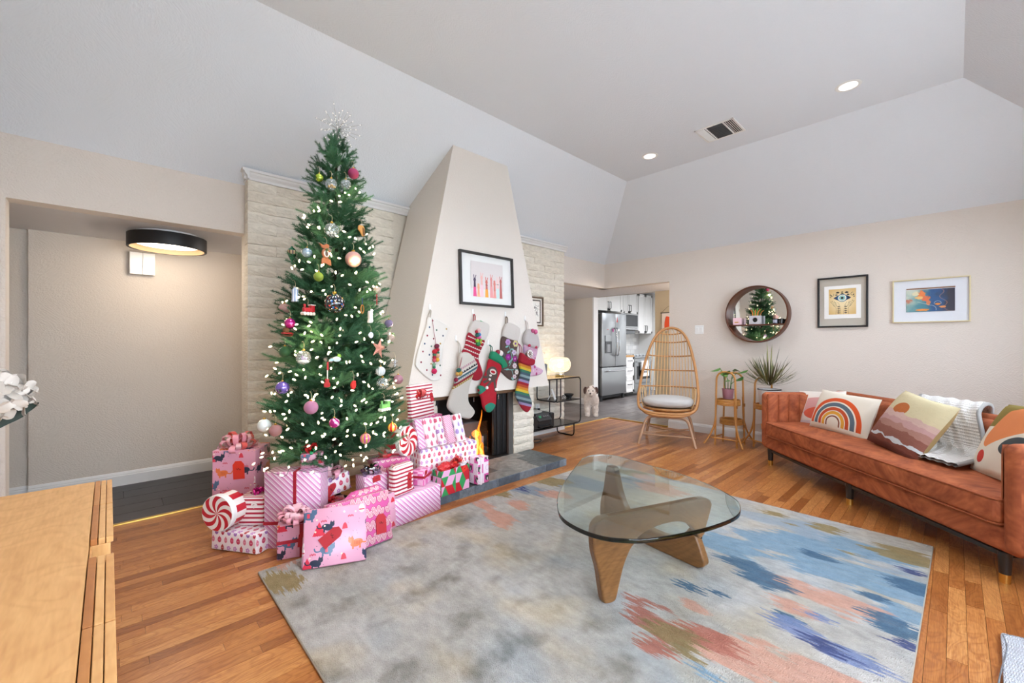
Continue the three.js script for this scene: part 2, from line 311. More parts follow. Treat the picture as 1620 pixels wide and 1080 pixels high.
// ---------------------------------------------------------------- fireplace
{
  const f = thing('fireplace', 'white plaster fireplace with a tall tapering hood, painted brick piers and a grey slate hearth', 'fireplace', [2.594, 0, -3.75]);
  const L = (x) => x - 2.594, D = (z) => z + 3.75;
  // hood: tapering prism
  {
    const b = [[-0.865, 0.735, D(-3.05)], [0.865, 0.735, D(-3.05)], [0.865, 0.735, 0.02], [-0.865, 0.735, 0.02]], t = [[-0.335, 2.99, D(-3.14)], [0.335, 2.99, D(-3.14)], [0.335, 3.06, D(-3.3)], [-0.335, 3.06, D(-3.3)]];
    t[2] = [0.32, 3.06, 0.02]; t[3] = [-0.32, 3.06, 0.02];
    const v = [], q = (a, b2, c, d) => { for (const p of [a, b2, c, a, c, d]) v.push(...p); };
    q(b[0], b[1], t[1], t[0]); q(b[1], b[2], t[2], t[1]); q(b[3], b[0], t[0], t[3]); q(b[2], b[3], t[3], t[2]); q(b[1], b[0], b[3], b[2]); q(t[0], t[1], t[2], t[3]);
    const g = new THREE.BufferGeometry(); g.setAttribute('position', new THREE.Float32BufferAttribute(v, 3)); g.computeVertexNormals();
    part('hood', metric(g), M.hood, f);
  }
  const pierL = part('pier', span(L(1.86), L(2.065), 0, 0.735, 0.02, D(-3.135)), mortar, f), pierR = part('pier', span(L(2.995), L(3.275), 0, 0.735, 0.02, D(-3.135)), mortar, f);
  brickWork(pierR, L(2.99), L(3.287), 0.067, 0.735, D(-3.108), 0.05);
  brickWork(pierL, L(1.85), L(2.07), 0.067, 0.735, D(-3.108), 0.05);
  for (let r = 0; r < 8; r++) {    // the exposed right flank
    const y = 0.067 + (r + 0.5) * 0.0835, g = brickShapes['flank' + r % 3] ??= slump(0.6, 0.08, 0.03, 2 + r % 3), m = part('brick', g, pick(brickTones), pierR); m.rotation.y = Math.PI / 2; m.position.set(L(3.274), y, D(-3.43));
  }
  const iron = std('#111112', 0.8, { bumpMap: brickBump, bumpScale: 0.004 });
  part('firebox', merge([span(L(2.05), L(3.0), 0.05, 0.74, D(-3.68), D(-3.64)), span(L(2.05), L(2.09), 0.05, 0.74, D(-3.65), D(-3.12)), span(L(2.96), L(3.0), 0.05, 0.74, D(-3.65), D(-3.15)), span(L(2.05), L(3.0), 0.04, 0.075, D(-3.65), D(-3.12))]), iron, f);
  part('lintel', rspan(L(1.9), L(3.0), 0.70, 0.738, D(-3.18), D(-3.085), 0.006), std('#6d5138', 0.5), f);
  part('frame_trim', rspan(L(2.93), L(2.99), 0.067, 0.70, D(-3.15), D(-3.118), 0.004), std('#55524f', 0.6), f);
  for (let i = 0; i < 6; i++) part('screen_panel', merge(Array.from({ length: 5 }, (_, k) => cyl(0.0075, 0.0075, 0.60, L(2.755) + i * 0.03 + k * 0.006, 0.085, D(-3.17) + 0.012 * Math.sin(k * 1.6 + i), 6))), M.black, f);
  part('screen_rail', rod([L(2.2), 0.69, D(-3.16)], [L(2.96), 0.69, D(-3.16)], 0.006), M.blackMetal, f);
  for (const x of [2.48, 2.79]) part('damper_tab', rbox(0.012, 0.045, 0.01, 0.003, L(x), 0.665, D(-3.12)), M.chrome, f);
  part('glass_door', span(L(2.33), L(2.72), 0.12, 0.43, D(-3.205), D(-3.2)), M.glass, f);
  part('heat_box', merge([rspan(L(2.42), L(2.76), 0.10, 0.40, D(-3.56), D(-3.36), 0.02)]), std('#6a6766', 0.5), f);
  part('heat_box_vent', rspan(L(2.64), L(2.76), 0.15, 0.25, D(-3.33), D(-3.31), 0.004), std('#a9a9a7', 0.5), f);
  // hearth of slate tiles
  const slate = dataTex(256, 256, (u, v) => { const n = tiled(u, v, 8, 4, 11) * 60 + tiled(u, v, 40, 2, 12) * 34; return [190 + n, 192 + n, 192 + n]; }, [2.2, 2.2]);
  const slateTones = ['#6d7170', '#a3a19c', '#7b8080', '#5d6262', '#b5b1aa'].map((c) => std(c, 0.55, { map: slate, bumpMap: slate, bumpScale: 0.004 }));
  const edge = ['#83909e', '#6f7d8c', '#97a2ad'].map((c) => std(c, 0.5, { map: slate, bumpMap: slate, bumpScale: 0.003 }));
  part('hearth_bed', span(L(1.56), L(3.235), 0, 0.052, D(-3.14), D(-2.64)), std('#4d4f50', 0.9), f);
  const rows = [[-3.14, -2.98, [1.55, 1.9, 2.4, 2.72, 3.03, 3.245]], [-2.98, -2.8, [1.55, 2.0, 2.5, 2.66, 2.9, 3.245]], [-2.8, -2.632, [1.55, 1.8, 2.25, 2.62, 2.86, 3.06, 3.245]]];
  let n = 0;
  for (const [z0, z1, xs] of rows) for (let i = 0; i < xs.length - 1; i++) part('slate_tile', rspan(L(xs[i]) + 0.002, L(xs[i + 1]) - 0.002, 0.05, 0.067 + rr(-0.001, 0.001), D(z0) + 0.002, D(z1) - 0.002, 0.003), slateTones[(n++ * 2 + i) % 5], f);
  const ex = [1.55, 1.72, 1.95, 2.1, 2.36, 2.6, 2.75, 2.95, 3.14, 3.245];
  for (let i = 0; i < ex.length - 1; i++) part('edge_tile', rspan(L(ex[i]) + 0.001, L(ex[i + 1]) - 0.001, 0.0, 0.064, D(-2.64), D(-2.628), 0.002), edge[i % 3], f);
  part('edge_tile', rspan(L(3.235), L(3.247), 0, 0.064, D(-3.13), D(-2.64), 0.002), edge[1], f);
}
// flames
{
  const fire = (c, e) => new THREE.MeshStandardMaterial({ color: c, roughness: 1, emissive: c, emissiveIntensity: e, transparent: true, opacity: 0.85 });
  const t = thing('flame', 'orange and yellow flames burning in the black firebox behind the wrapped gifts', 'fire', [2.60, 0.10, -3.24]);
  const tongue = (x, y, z, h, r, lean, s) => {
    const g = new THREE.CylinderGeometry(1, 1, 1, 9, 16).translate(0, 0.5, 0), p = g.attributes.position;
    for (let i = 0; i < p.count; i++) { const k = p.getY(i), w = r * Math.pow(Math.sin(Math.PI * Math.min(1, 0.18 + k * 0.82)), 0.8) * (1 - 0.5 * k) + 0.0008; p.setXYZ(i, x + p.getX(i) * w + lean * k * k + 0.02 * Math.sin(k * 7 + s) * k, y + k * h, z + p.getZ(i) * w * 0.4); }
    g.computeVertexNormals(); return g;
  };
  part('flame_tongue', merge([tongue(-0.07, 0, 0, 0.2, 0.02, -0.02, 1), tongue(0.01, 0, 0.01, 0.44, 0.02, 0.05, 2), tongue(0.09, -0.02, 0, 0.16, 0.022, -0.04, 3), tongue(0.06, 0.0, -0.02, 0.27, 0.022, 0.01, 4)]), fire('#ff8a1c', 1.3), t);
  part('flame_core', merge([tongue(-0.01, 0, 0.02, 0.26, 0.021, 0.01, 5), tongue(0.05, -0.02, 0.02, 0.13, 0.017, 0.0, 6)]), fire('#ffd65a', 2.2), t);
  const l = new THREE.PointLight('#ff9a3c', LAMP.fire, 0, 2); l.position.set(2.62, 0.3, -3.14); l.shadow.radius = 2; l.castShadow = true; scene.add(l); l.name = 'flame_glow';
}

// ---------------------------------------------------------------- recessed lamps, vent, drum lamp, chime
const glow = (c, e) => new THREE.MeshStandardMaterial({ color: '#ffffff', emissive: c, emissiveIntensity: e, roughness: 1 });
function can(x, y, z, label, group, power = LAMP.can, wide = false) {
  const t = thing('recessed_light', label, 'ceiling light', [x, y, z], 0, group);
  part('trim_ring', rot(lathe([[0.056, 0.0], [0.066, 0.004], [0.082, 0.003], [0.085, 0], [0.085, -0.002]].map(([a, b]) => [a, b])), Math.PI), M.white, t);
  part('lamp_lens', cyl(0.06, 0.06, 0.004, 0, -0.003, 0, 28), glow('#fffaf2', 2.4), t);
  const s = new THREE.SpotLight('#f4f7ff', power, 0, 1.25, 1, 2); s.position.set(x, y - 0.02, z); s.target.position.set(x, 0, z); if (wide) s.angle = 1.5; s.shadow.radius = 3; s.castShadow = true; s.name = 'recessed_lamp'; scene.add(s, s.target);
}
can(4.205, CEIL, -0.582, 'white recessed ceiling light above the sofa, the larger and nearer of the two glowing discs');
can(4.24, CEIL, -2.285, 'white recessed ceiling light near the chimney corner, left of the square air vent');
can(1.05, CEIL, -0.582, 'white recessed ceiling light over the room corner behind the sideboard', 'recessed lights out of frame');
can(1.10, CEIL, -2.18, 'white recessed ceiling light above the christmas tree top', 'recessed light above the tree');
{
  const t = thing('air_vent', 'square white ceiling air vent with dark louvred openings between two recessed lights', 'vent', [4.207, CEIL, -1.548]);
  part('vent_frame', merge([rspan(-0.165, 0.165, -0.008, 0.002, -0.175, -0.155, 0.003), rspan(-0.165, 0.165, -0.008, 0.002, 0.155, 0.175, 0.003), rspan(-0.165, -0.145, -0.008, 0.002, -0.175, 0.175, 0.003), rspan(0.145, 0.165, -0.008, 0.002, -0.175, 0.175, 0.003), rspan(-0.15, 0.15, -0.007, 0.002, -0.085, -0.07, 0.002), rspan(-0.15, 0.15, -0.007, 0.002, 0.07, 0.085, 0.002)]), M.white, t);
  part('vent_throat', span(-0.15, 0.15, -0.003, 0.0, -0.16, 0.16), std('#23252a', 0.9), t);
  for (const k of [-1, 1]) for (let i = 0; i < 4; i++) part('slat', rot(rbox(0.29, 0.002, 0.018, 0.0008), 0.7 * k).translate(0, -0.006, k * (0.097 + i * 0.016)), M.white, t);
  for (let i = 0; i < 9; i++) part('slat', rot(rbox(0.002, 0.014, 0.14, 0.0008), 0, 0, 0.7).translate(-0.13 + i * 0.0325, -0.006, 0), std('#4a4d52', 0.6), t);
}
{
  const t = thing('drum_light', 'round black drum ceiling lamp with a glowing white diffuser in the hallway', 'ceiling light', [0.345, SOFFIT, -4.33]);
  part('mount_plate', cyl(0.2, 0.2, 0.025, 0, -0.025, 0, 40), M.white, t);
  part('drum_shade', lathe([[0.235, -0.12], [0.25, -0.12], [0.25, -0.022], [0.235, -0.022], [0.235, -0.12]], 56), std('#101216', 0.5), t);
  part('inner_lining', lathe([[0.232, -0.118], [0.233, -0.03], [0.2, -0.028]], 48), std('#8b6f50', 0.6), t);
  part('lamp_diffuser', cyl(0.2, 0.2, 0.01, 0, -0.085, 0, 48), glow('#ffe9cf', 1.6), t);
  const l = new THREE.PointLight('#ffeeda', LAMP.drum, 0, 2); l.position.set(0.345, SOFFIT - 0.16, -4.33); l.shadow.radius = 6; l.castShadow = true; l.name = 'drum_lamp'; scene.add(l);
}
{
  const t = thing('door_chime', 'white rectangular door chime cover on the hallway wall below the drum lamp', 'door chime', [0.21, 1.875, -4.85]);
  part('chime_box', rbox(0.16, 0.18, 0.05, 0.006, 0, 0, 0.025), M.white, t);
  part('front_panel', rbox(0.08, 0.186, 0.012, 0.003, -0.042, 0, 0.055), M.whiteGloss, t); part('front_panel', rbox(0.08, 0.186, 0.012, 0.003, 0.042, 0, 0.055), M.whiteGloss, t);
}
[[8.0, -3.7, 'recessed kitchen ceiling light in front of the refrigerator'], [8.9, -2.9, 'recessed kitchen ceiling light across from the range'], [7.5, -2.7, 'recessed kitchen ceiling light behind the tan wall'], [9.4, -4.0, 'recessed kitchen ceiling light in front of the range']].forEach(([x, z, label]) => can(x, 2.44, z, label, undefined, LAMP.kitchen, true));
for (const [x, z, label] of [[3.2, -4.4, 'plain round hall ceiling lamp behind the chimney wall'], [6.28, -2.1, 'plain round hall ceiling lamp behind the sofa wall']]) {
  const t = thing('hall_lamp', label, 'ceiling light', [x, SOFFIT, z]);
  part('lamp_base', cyl(0.15, 0.15, 0.02, 0, -0.02, 0, 32), M.white, t); part('lamp_dome', lathe([[0, -0.09], [0.07, -0.08], [0.12, -0.05], [0.14, -0.02]], 32), glow('#fff3e2', 1.6), t);
  const l = new THREE.PointLight('#fff6ee', LAMP.hall, 0, 2); l.position.set(x, SOFFIT - 0.13, z); l.shadow.radius = 5; l.castShadow = true; l.name = 'hall_lamp_bulb'; scene.add(l);
}

// ---------------------------------------------------------------- pictures
function picture(name, label, w, h, pos, turn, frameMat, fw, fd, o) {
  const t = thing(name, label, 'picture', pos, turn);    // local z towards the room, origin on the wall
  const fr = [rspan(-w / 2, w / 2, h / 2 - fw, h / 2, 0, fd, 0.002), rspan(-w / 2, w / 2, -h / 2, -h / 2 + fw, 0, fd, 0.002), rspan(-w / 2, -w / 2 + fw, -h / 2 + fw, h / 2 - fw, 0, fd, 0.002), rspan(w / 2 - fw, w / 2, -h / 2 + fw, h / 2 - fw, 0, fd, 0.002)];
  part('frame', merge(fr), frameMat, t);
  if (!o.open) part('backing', span(-w / 2 + fw, w / 2 - fw, -h / 2 + fw, h / 2 - fw, 0.002, 0.006), o.matMat ?? M.white, t);
  if (o.sheet) part('paper', span(-o.sheet[0] / 2, o.sheet[0] / 2, -o.sheet[1] / 2, o.sheet[1] / 2, 0.006, 0.009), std('#f1f0ec', 0.7), t);
  const g = new THREE.PlaneGeometry(o.art[0], o.art[1]).translate(o.off?.[0] ?? 0, o.off?.[1] ?? 0, 0.0105);
  part('print', merge([g]), std('#ffffff', 0.7, { map: o.map }), t);
  if (o.strip) part('mat_strip', span(...o.strip, 0.009, 0.012), std('#8a6245', 0.7), t);
  part('glazing', span(-w / 2 + fw, w / 2 - fw, -h / 2 + fw, h / 2 - fw, fd - 0.008, fd - 0.006), phys('#ffffff', 0.02, { transmission: 1, thickness: 0, ior: 1.25 }), t);
  return t;
}
// raised arms
const handsTex = canvasTex(640, 640, (c, w, h) => {
  c.fillStyle = '#dcd5d3'; c.fillRect(0, 0, w, h); c.fillStyle = '#e6e3e2'; c.fillRect(0, h * 0.78, w, h * 0.22);
  const arms = [[70, 'n', '#4a3a55', '#e0508c', 250, 1], [140, 0, '#ecac84', '#f1b68e', 380, 0], [205, 0, '#eab7b0', '#f2c9d3', 200, 1], [300, 0, '#cf6a60', '#e9a33c', 270, 1], [395, 0, '#d98a88', '#e49a9a', 210, 1], [460, 0, '#d97f74', '#e59a92', 290, 0], [525, 0, '#eec9c6', '#c9e2df', 235, 1], [590, 0, '#b9655f', '#b9655f', 225, 1]];
  c.lineCap = 'round';
  for (const [x, , skin, sleeve, top, peace] of arms) {
    c.fillStyle = skin; c.beginPath(); c.moveTo(x - 28, h); c.lineTo(x - 17, top + 110); c.lineTo(x + 17, top + 110); c.lineTo(x + 28, h); c.fill();
    c.beginPath(); c.ellipse(x, top + 90, 24, 38, 0, 0, 7); c.fill();
    c.strokeStyle = skin; c.lineWidth = 13;
    if (peace) { c.beginPath(); c.moveTo(x - 10, top + 70); c.lineTo(x - 16, top); c.stroke(); c.beginPath(); c.moveTo(x + 8, top + 70); c.lineTo(x + 26, top + 6); c.stroke(); c.lineWidth = 10; c.beginPath(); c.moveTo(x - 22, top + 95); c.lineTo(x + 8, top + 84); c.stroke(); } else for (let k = -1; k < 2; k++) { c.beginPath(); c.moveTo(x + k * 11, top + 80); c.lineTo(x + k * 13, top + 22 + 8 * Math.abs(k)); c.stroke(); }
    if (sleeve !== skin) { c.fillStyle = sleeve; c.beginPath(); c.moveTo(x - 33, h); c.lineTo(x - 24, top + 220); c.lineTo(x + 24, top + 220); c.lineTo(x + 33, h); c.fill(); }
    if (x === 300 || x === 525) { c.fillStyle = '#2b2a33'; c.fillRect(x - 24, top + 140, 48, 8); }
  }
});
const hoodZ = (y) => -3.05 - 0.04 * (y - 0.74);
picture('framed_picture', 'black framed print of raised arms in many skin tones hung on the fireplace hood', 0.665, 0.497, [2.614, 1.794, hoodZ(1.794) + 0.002], 0, std('#2b2a28', 0.4), 0.022, 0.028, { art: [0.40, 0.33], off: [0, 0], map: handsTex }).rotation.x = -0.04;
const sketchTex = canvasTex(256, 384, (c, w, h) => { c.fillStyle = '#f2efe8'; c.fillRect(0, 0, w, h); c.strokeStyle = '#4a4744'; c.lineWidth = 5; for (let i = 0; i < 26; i++) { c.beginPath(); let x = rr(40, 200), y = rr(40, 340); c.moveTo(x, y); for (let k = 0; k < 4; k++) { x += rr(-40, 40); y += rr(-26, 26); c.lineTo(x, y); } c.stroke(); } });
{
  const t = picture('small_picture', 'narrow dark wood framed picture on the white brick beside the hood', 0.27, 0.38, [3.99, 1.60, -3.745], 0, std('#5b4632', 0.5), 0.02, 0.022, { art: [0.13, 0.24], map: sketchTex, matMat: std('#efe9dc', 0.8) });
  part('inner_border', merge([span(-0.09, 0.09, 0.135, 0.15, 0.006, 0.0085), span(-0.09, 0.09, -0.15, -0.135, 0.006, 0.0085), span(-0.09, -0.075, -0.15, 0.15, 0.006, 0.0085), span(0.075, 0.09, -0.15, 0.15, 0.006, 0.0085)]), std('#3b3028', 0.6), t);
}
// eye over open hands
const eyeTex = canvasTex(512, 600, (c, w, h) => {
  const g = c.createRadialGradient(w / 2, h / 2, 80, w / 2, h / 2, 400); g.addColorStop(0, '#ecd9ad'); g.addColorStop(1, '#d0ab6a'); c.fillStyle = g; c.fillRect(0, 0, w, h);
  const X = w / 2, Y = 215;
  const leaf = (x, y, a, s) => { c.save(); c.translate(x, y); c.rotate(a); c.fillStyle = '#22262c'; c.beginPath(); c.ellipse(0, -s / 2, s / 5, s / 2, 0, 0, 7); c.fill(); c.restore(); };
  c.fillStyle = '#17335c'; c.beginPath(); c.moveTo(X - 165, Y); c.quadraticCurveTo(X, Y - 150, X + 165, Y); c.quadraticCurveTo(X, Y + 135, X - 165, Y); c.fill();
  for (const [r, col] of [[92, '#1f6f9c'], [78, '#ece4cf'], [58, '#7fbdc0'], [44, '#9ad0cd'], [28, '#23211f']]) { c.fillStyle = col; c.beginPath(); c.arc(X, Y, r, 0, 7); c.fill(); }
  for (const [x, y, s] of [[X, 130, 34], [X - 85, 100, 40], [X + 85, 100, 40], [X - 110, 150, 30], [X + 110, 150, 30], [X, 88, 26]]) { for (const a of [-1.2, -0.6, 0, 0.6, 1.2]) leaf(x, y, a, s); }
  c.strokeStyle = '#22262c'; c.lineWidth = 7; for (const s of [-1, 1]) { c.beginPath(); c.arc(X + s * 195, 130, 36, 0.6 * s, 4.4 + 0.6 * s); c.stroke(); leaf(X + s * 195, 160, s * 0.7, 40); leaf(X + s * 205, 200, s, 34); }
  c.lineWidth = 3;
  for (const s of [-1, 1]) {
    c.beginPath(); c.moveTo(X + s * 125, h); c.quadraticCurveTo(X + s * 95, 470, X + s * 130, 420); c.quadraticCurveTo(X + s * 160, 390, X + s * 215, 300); c.stroke();
    c.beginPath(); c.moveTo(X + s * 28, h); c.quadraticCurveTo(X + s * 30, 480, X + s * 45, 430); c.quadraticCurveTo(X + s * 45, 370, X + s * 90, 310); c.stroke();
    for (const [dx, dy] of [[215, 296], [190, 280], [125, 318], [150, 300]]) { c.beginPath(); c.moveTo(X + s * (dx * 0.6 + 20), 410); c.lineTo(X + s * dx, dy); c.stroke(); c.fillStyle = '#22262c'; c.beginPath(); c.arc(X + s * dx, dy, 7, 0, 7); c.fill(); }
    for (const y of [430, 480, 530, 575]) for (const a of [-1, 0, 1]) leaf(X + s * 66, y, a, 34);
  }
});
{
  const t = picture('framed_picture', 'black framed print of a blue eye above two open hands, floating between glass panes', 0.434, 0.545, [5.73, 1.637, -0.844], -Math.PI / 2, std('#15171a', 0.4), 0.017, 0.03, { art: [0.235, 0.275], off: [0, 0.005], sheet: [0.315, 0.355], open: true, map: eyeTex });
  part('backing', span(-0.2, 0.2, -0.255, 0.255, 0.001, 0.004), std('#bcb5a8', 0.4), t);
}
const artTex = dataTex(768, 420, (u, v0) => {
  const v = 1 - v0, n = fbm(u * 4, v * 3, 2), m = fbm(u * 9 + n * 2, v * 8, 5);
  const mixc = (a, b, k) => a.map((q, i) => q + (b[i] - q) * Math.max(0, Math.min(1, k)));
  let c = mixc([196, 205, 190], [70, 128, 140], u * 2.2 + v * 0.9 - 0.35 + n * 0.8); c = mixc(c, [34, 82, 132], (u - 0.36) * 5 + n); c = mixc(c, [46, 48, 66], (u - 0.68) * 6 + n * 1.4);
  const blob = (x, y, rx, ry, col, k = 1) => { const d = ((u - x) / rx) ** 2 + ((v - y) / ry) ** 2 + m * 1.6; if (d < 1) c = mixc(c, col, (1 - d) * 2.4 * k); };
  blob(0.05, 0.52, 0.1, 0.11, [190, 120, 96], 0.7); blob(0.33, 0.22, 0.1, 0.2, [226, 122, 62]); blob(0.42, 0.42, 0.1, 0.14, [222, 112, 70]); blob(0.28, 0.36, 0.1, 0.07, [236, 190, 120]); blob(0.47, 0.62, 0.05, 0.14, [214, 128, 84]); blob(0.66, 0.68, 0.06, 0.06, [232, 134, 50]); blob(0.74, 0.8, 0.08, 0.05, [226, 140, 70]); blob(0.35, 0.92, 0.14, 0.06, [232, 140, 60]); blob(0.2, 0.18, 0.08, 0.12, [222, 214, 178], 0.6);
  const line = (k, w, col) => { if (Math.abs(k) < w) c = mixc(c, col, 0.8); };
  line(u - 0.74 - 0.05 * Math.sin(v * 13) - 0.18 * (v - 0.3) * (v > 0.3 ? 1 : 0.2), 0.006, [190, 130, 108]);
  line(Math.hypot((u - 0.66), (v - 0.64) * 0.7) - 0.07, v < 0.66 ? 0.005 : 0, [210, 214, 210]); line(Math.hypot(u - 0.5, (v - 0.9) * 0.7) - 0.13, u > 0.5 && v < 0.95 ? 0.005 : 0, [190, 205, 210]); line(v - 0.62 - 0.6 * (u - 0.36), u < 0.5 && u > 0.24 ? 0.008 : 0, [226, 220, 196]);
  return c;
});
artTex.wrapS = artTex.wrapT = THREE.ClampToEdgeWrapping;
picture('framed_picture', 'pale gold framed print of orange and blue swirling paint with a wide white mat', 0.536, 0.424, [5.73, 1.607, -0.172], -Math.PI / 2, std('#d8cba4', 0.35, { metalness: 0.5 }), 0.011, 0.024, { art: [0.335, 0.215], off: [0, 0.0], matMat: std('#dfe2e8', 0.8), map: artTex, strip: [-0.165, 0.17, 0.112, 0.124] });
{
  const t = thing('light_switch', 'white square light switch plate on the wall above the rattan chair', 'light switch', [5.73, 1.372, -2.37], -Math.PI / 2);
  part('plate', rbox(0.116, 0.118, 0.006, 0.003, 0, 0, 0.003), M.whiteGloss, t);
  for (const x of [-0.026, 0.026]) part('rocker', rot(rbox(0.034, 0.068, 0.006, 0.002), 0.06).translate(x, 0, 0.007), M.white, t);
}
// ---------------------------------------------------------------- round mirror with a shelf
{
  const walnut = std('#8a6a52', 0.45, { map: woodTex([190, 140, 104], [140, 92, 62], 256, 256, 6) });
  const t = thing('round_mirror', 'round mirror in a deep walnut rim with a small shelf across it', 'mirror', [5.73, 1.541, -1.655], -Math.PI / 2);
  part('rim', rot(lathe([[0.326, 0.002], [0.326, 0.13], [0.330, 0.134], [0.338, 0.134], [0.342, 0.13], [0.342, 0.002], [0.326, 0.002]], 72), Math.PI / 2), walnut, t);
  part('mirror_glass', rot(cyl(0.326, 0.326, 0.006, 0, 0, 0, 64), Math.PI / 2).translate(0, 0, 0.004), new THREE.MeshStandardMaterial({ color: '#e9eceb', metalness: 1, roughness: 0.02 }), t);
  const sy = -0.128, half = Math.sqrt(0.327 ** 2 - sy ** 2);
  part('mirror_shelf', rspan(-half, half, sy - 0.006, sy + 0.006, 0.01, 0.128, 0.002), walnut, t);
  const put = (name, label, cat, x) => thing(name, label, cat, [5.73 - 0.08, 1.541 + sy + 0.006, -1.655 + x], -Math.PI / 2);
  const a = put('gift_box', 'small pink box with a gold stripe on the mirror shelf', 'box', -0.215);
  part('carton', rbox(0.085, 0.085, 0.06, 0.004, 0, 0.0425, 0), std('#ecc7cd', 0.6), a); part('gold_label', rbox(0.045, 0.012, 0.002, 0.0005, 0, 0.03, 0.031), M.gold, a);
  const b = put('planter', 'small square grey planter with a round hole on the mirror shelf', 'planter', -0.015);
  part('planter_body', new THREE.ExtrudeGeometry((() => { const s = shapeOf([[-0.06, 0], [0.06, 0], [0.06, 0.1], [-0.06, 0.1]]), h = new THREE.Path(); h.absarc(0, 0.05, 0.031, 0, Math.PI * 2, true); s.holes.push(h); return s; })(), { depth: 0.05, bevelEnabled: true, bevelSize: 0.002, bevelThickness: 0.002, bevelSegments: 2, curveSegments: 24 }).translate(0, 0.003, -0.03), std('#c3c0c4', 0.6), b);
  part('planter_core', rbox(0.1, 0.09, 0.02, 0.003, 0, 0.05, -0.02), std('#38302a', 0.8), b);
  for (let i = 0; i < 5; i++) part('leaf', tube([[-0.03 + i * 0.012, 0.1, -0.01], [-0.035 + i * 0.016, 0.15, -0.01], [-0.05 + i * 0.026, 0.175 + (i % 2) * 0.02, 0]], 0.005), std(i % 2 ? '#5e9a3c' : '#d9863a', 0.6), b);
  const d = put('candle_jar', 'dark glass candle jar with a pale label on the mirror shelf', 'candle', 0.2);
  part('jar', lathe([[0, 0], [0.028, 0], [0.03, 0.004], [0.03, 0.058], [0.026, 0.06], [0.026, 0.05], [0, 0.05]]), phys('#23242c', 0.15), d); part('jar_label', new THREE.CylinderGeometry(0.0305, 0.0305, 0.036, 16, 1, true, -0.8, 1.6).translate(0, 0.03, 0), std('#a9abbd', 0.7), d);
  const e = put('candle_jar', 'plain black candle jar beside the labelled one on the mirror shelf', 'candle', 0.258);
  part('jar', lathe([[0, 0], [0.026, 0], [0.028, 0.004], [0.028, 0.058], [0.024, 0.06], [0.024, 0.05], [0, 0.05]]), phys('#16181a', 0.15), e); part('wick', cyl(0.001, 0.001, 0.01, 0, 0.05, 0, 6), M.white, e);
}
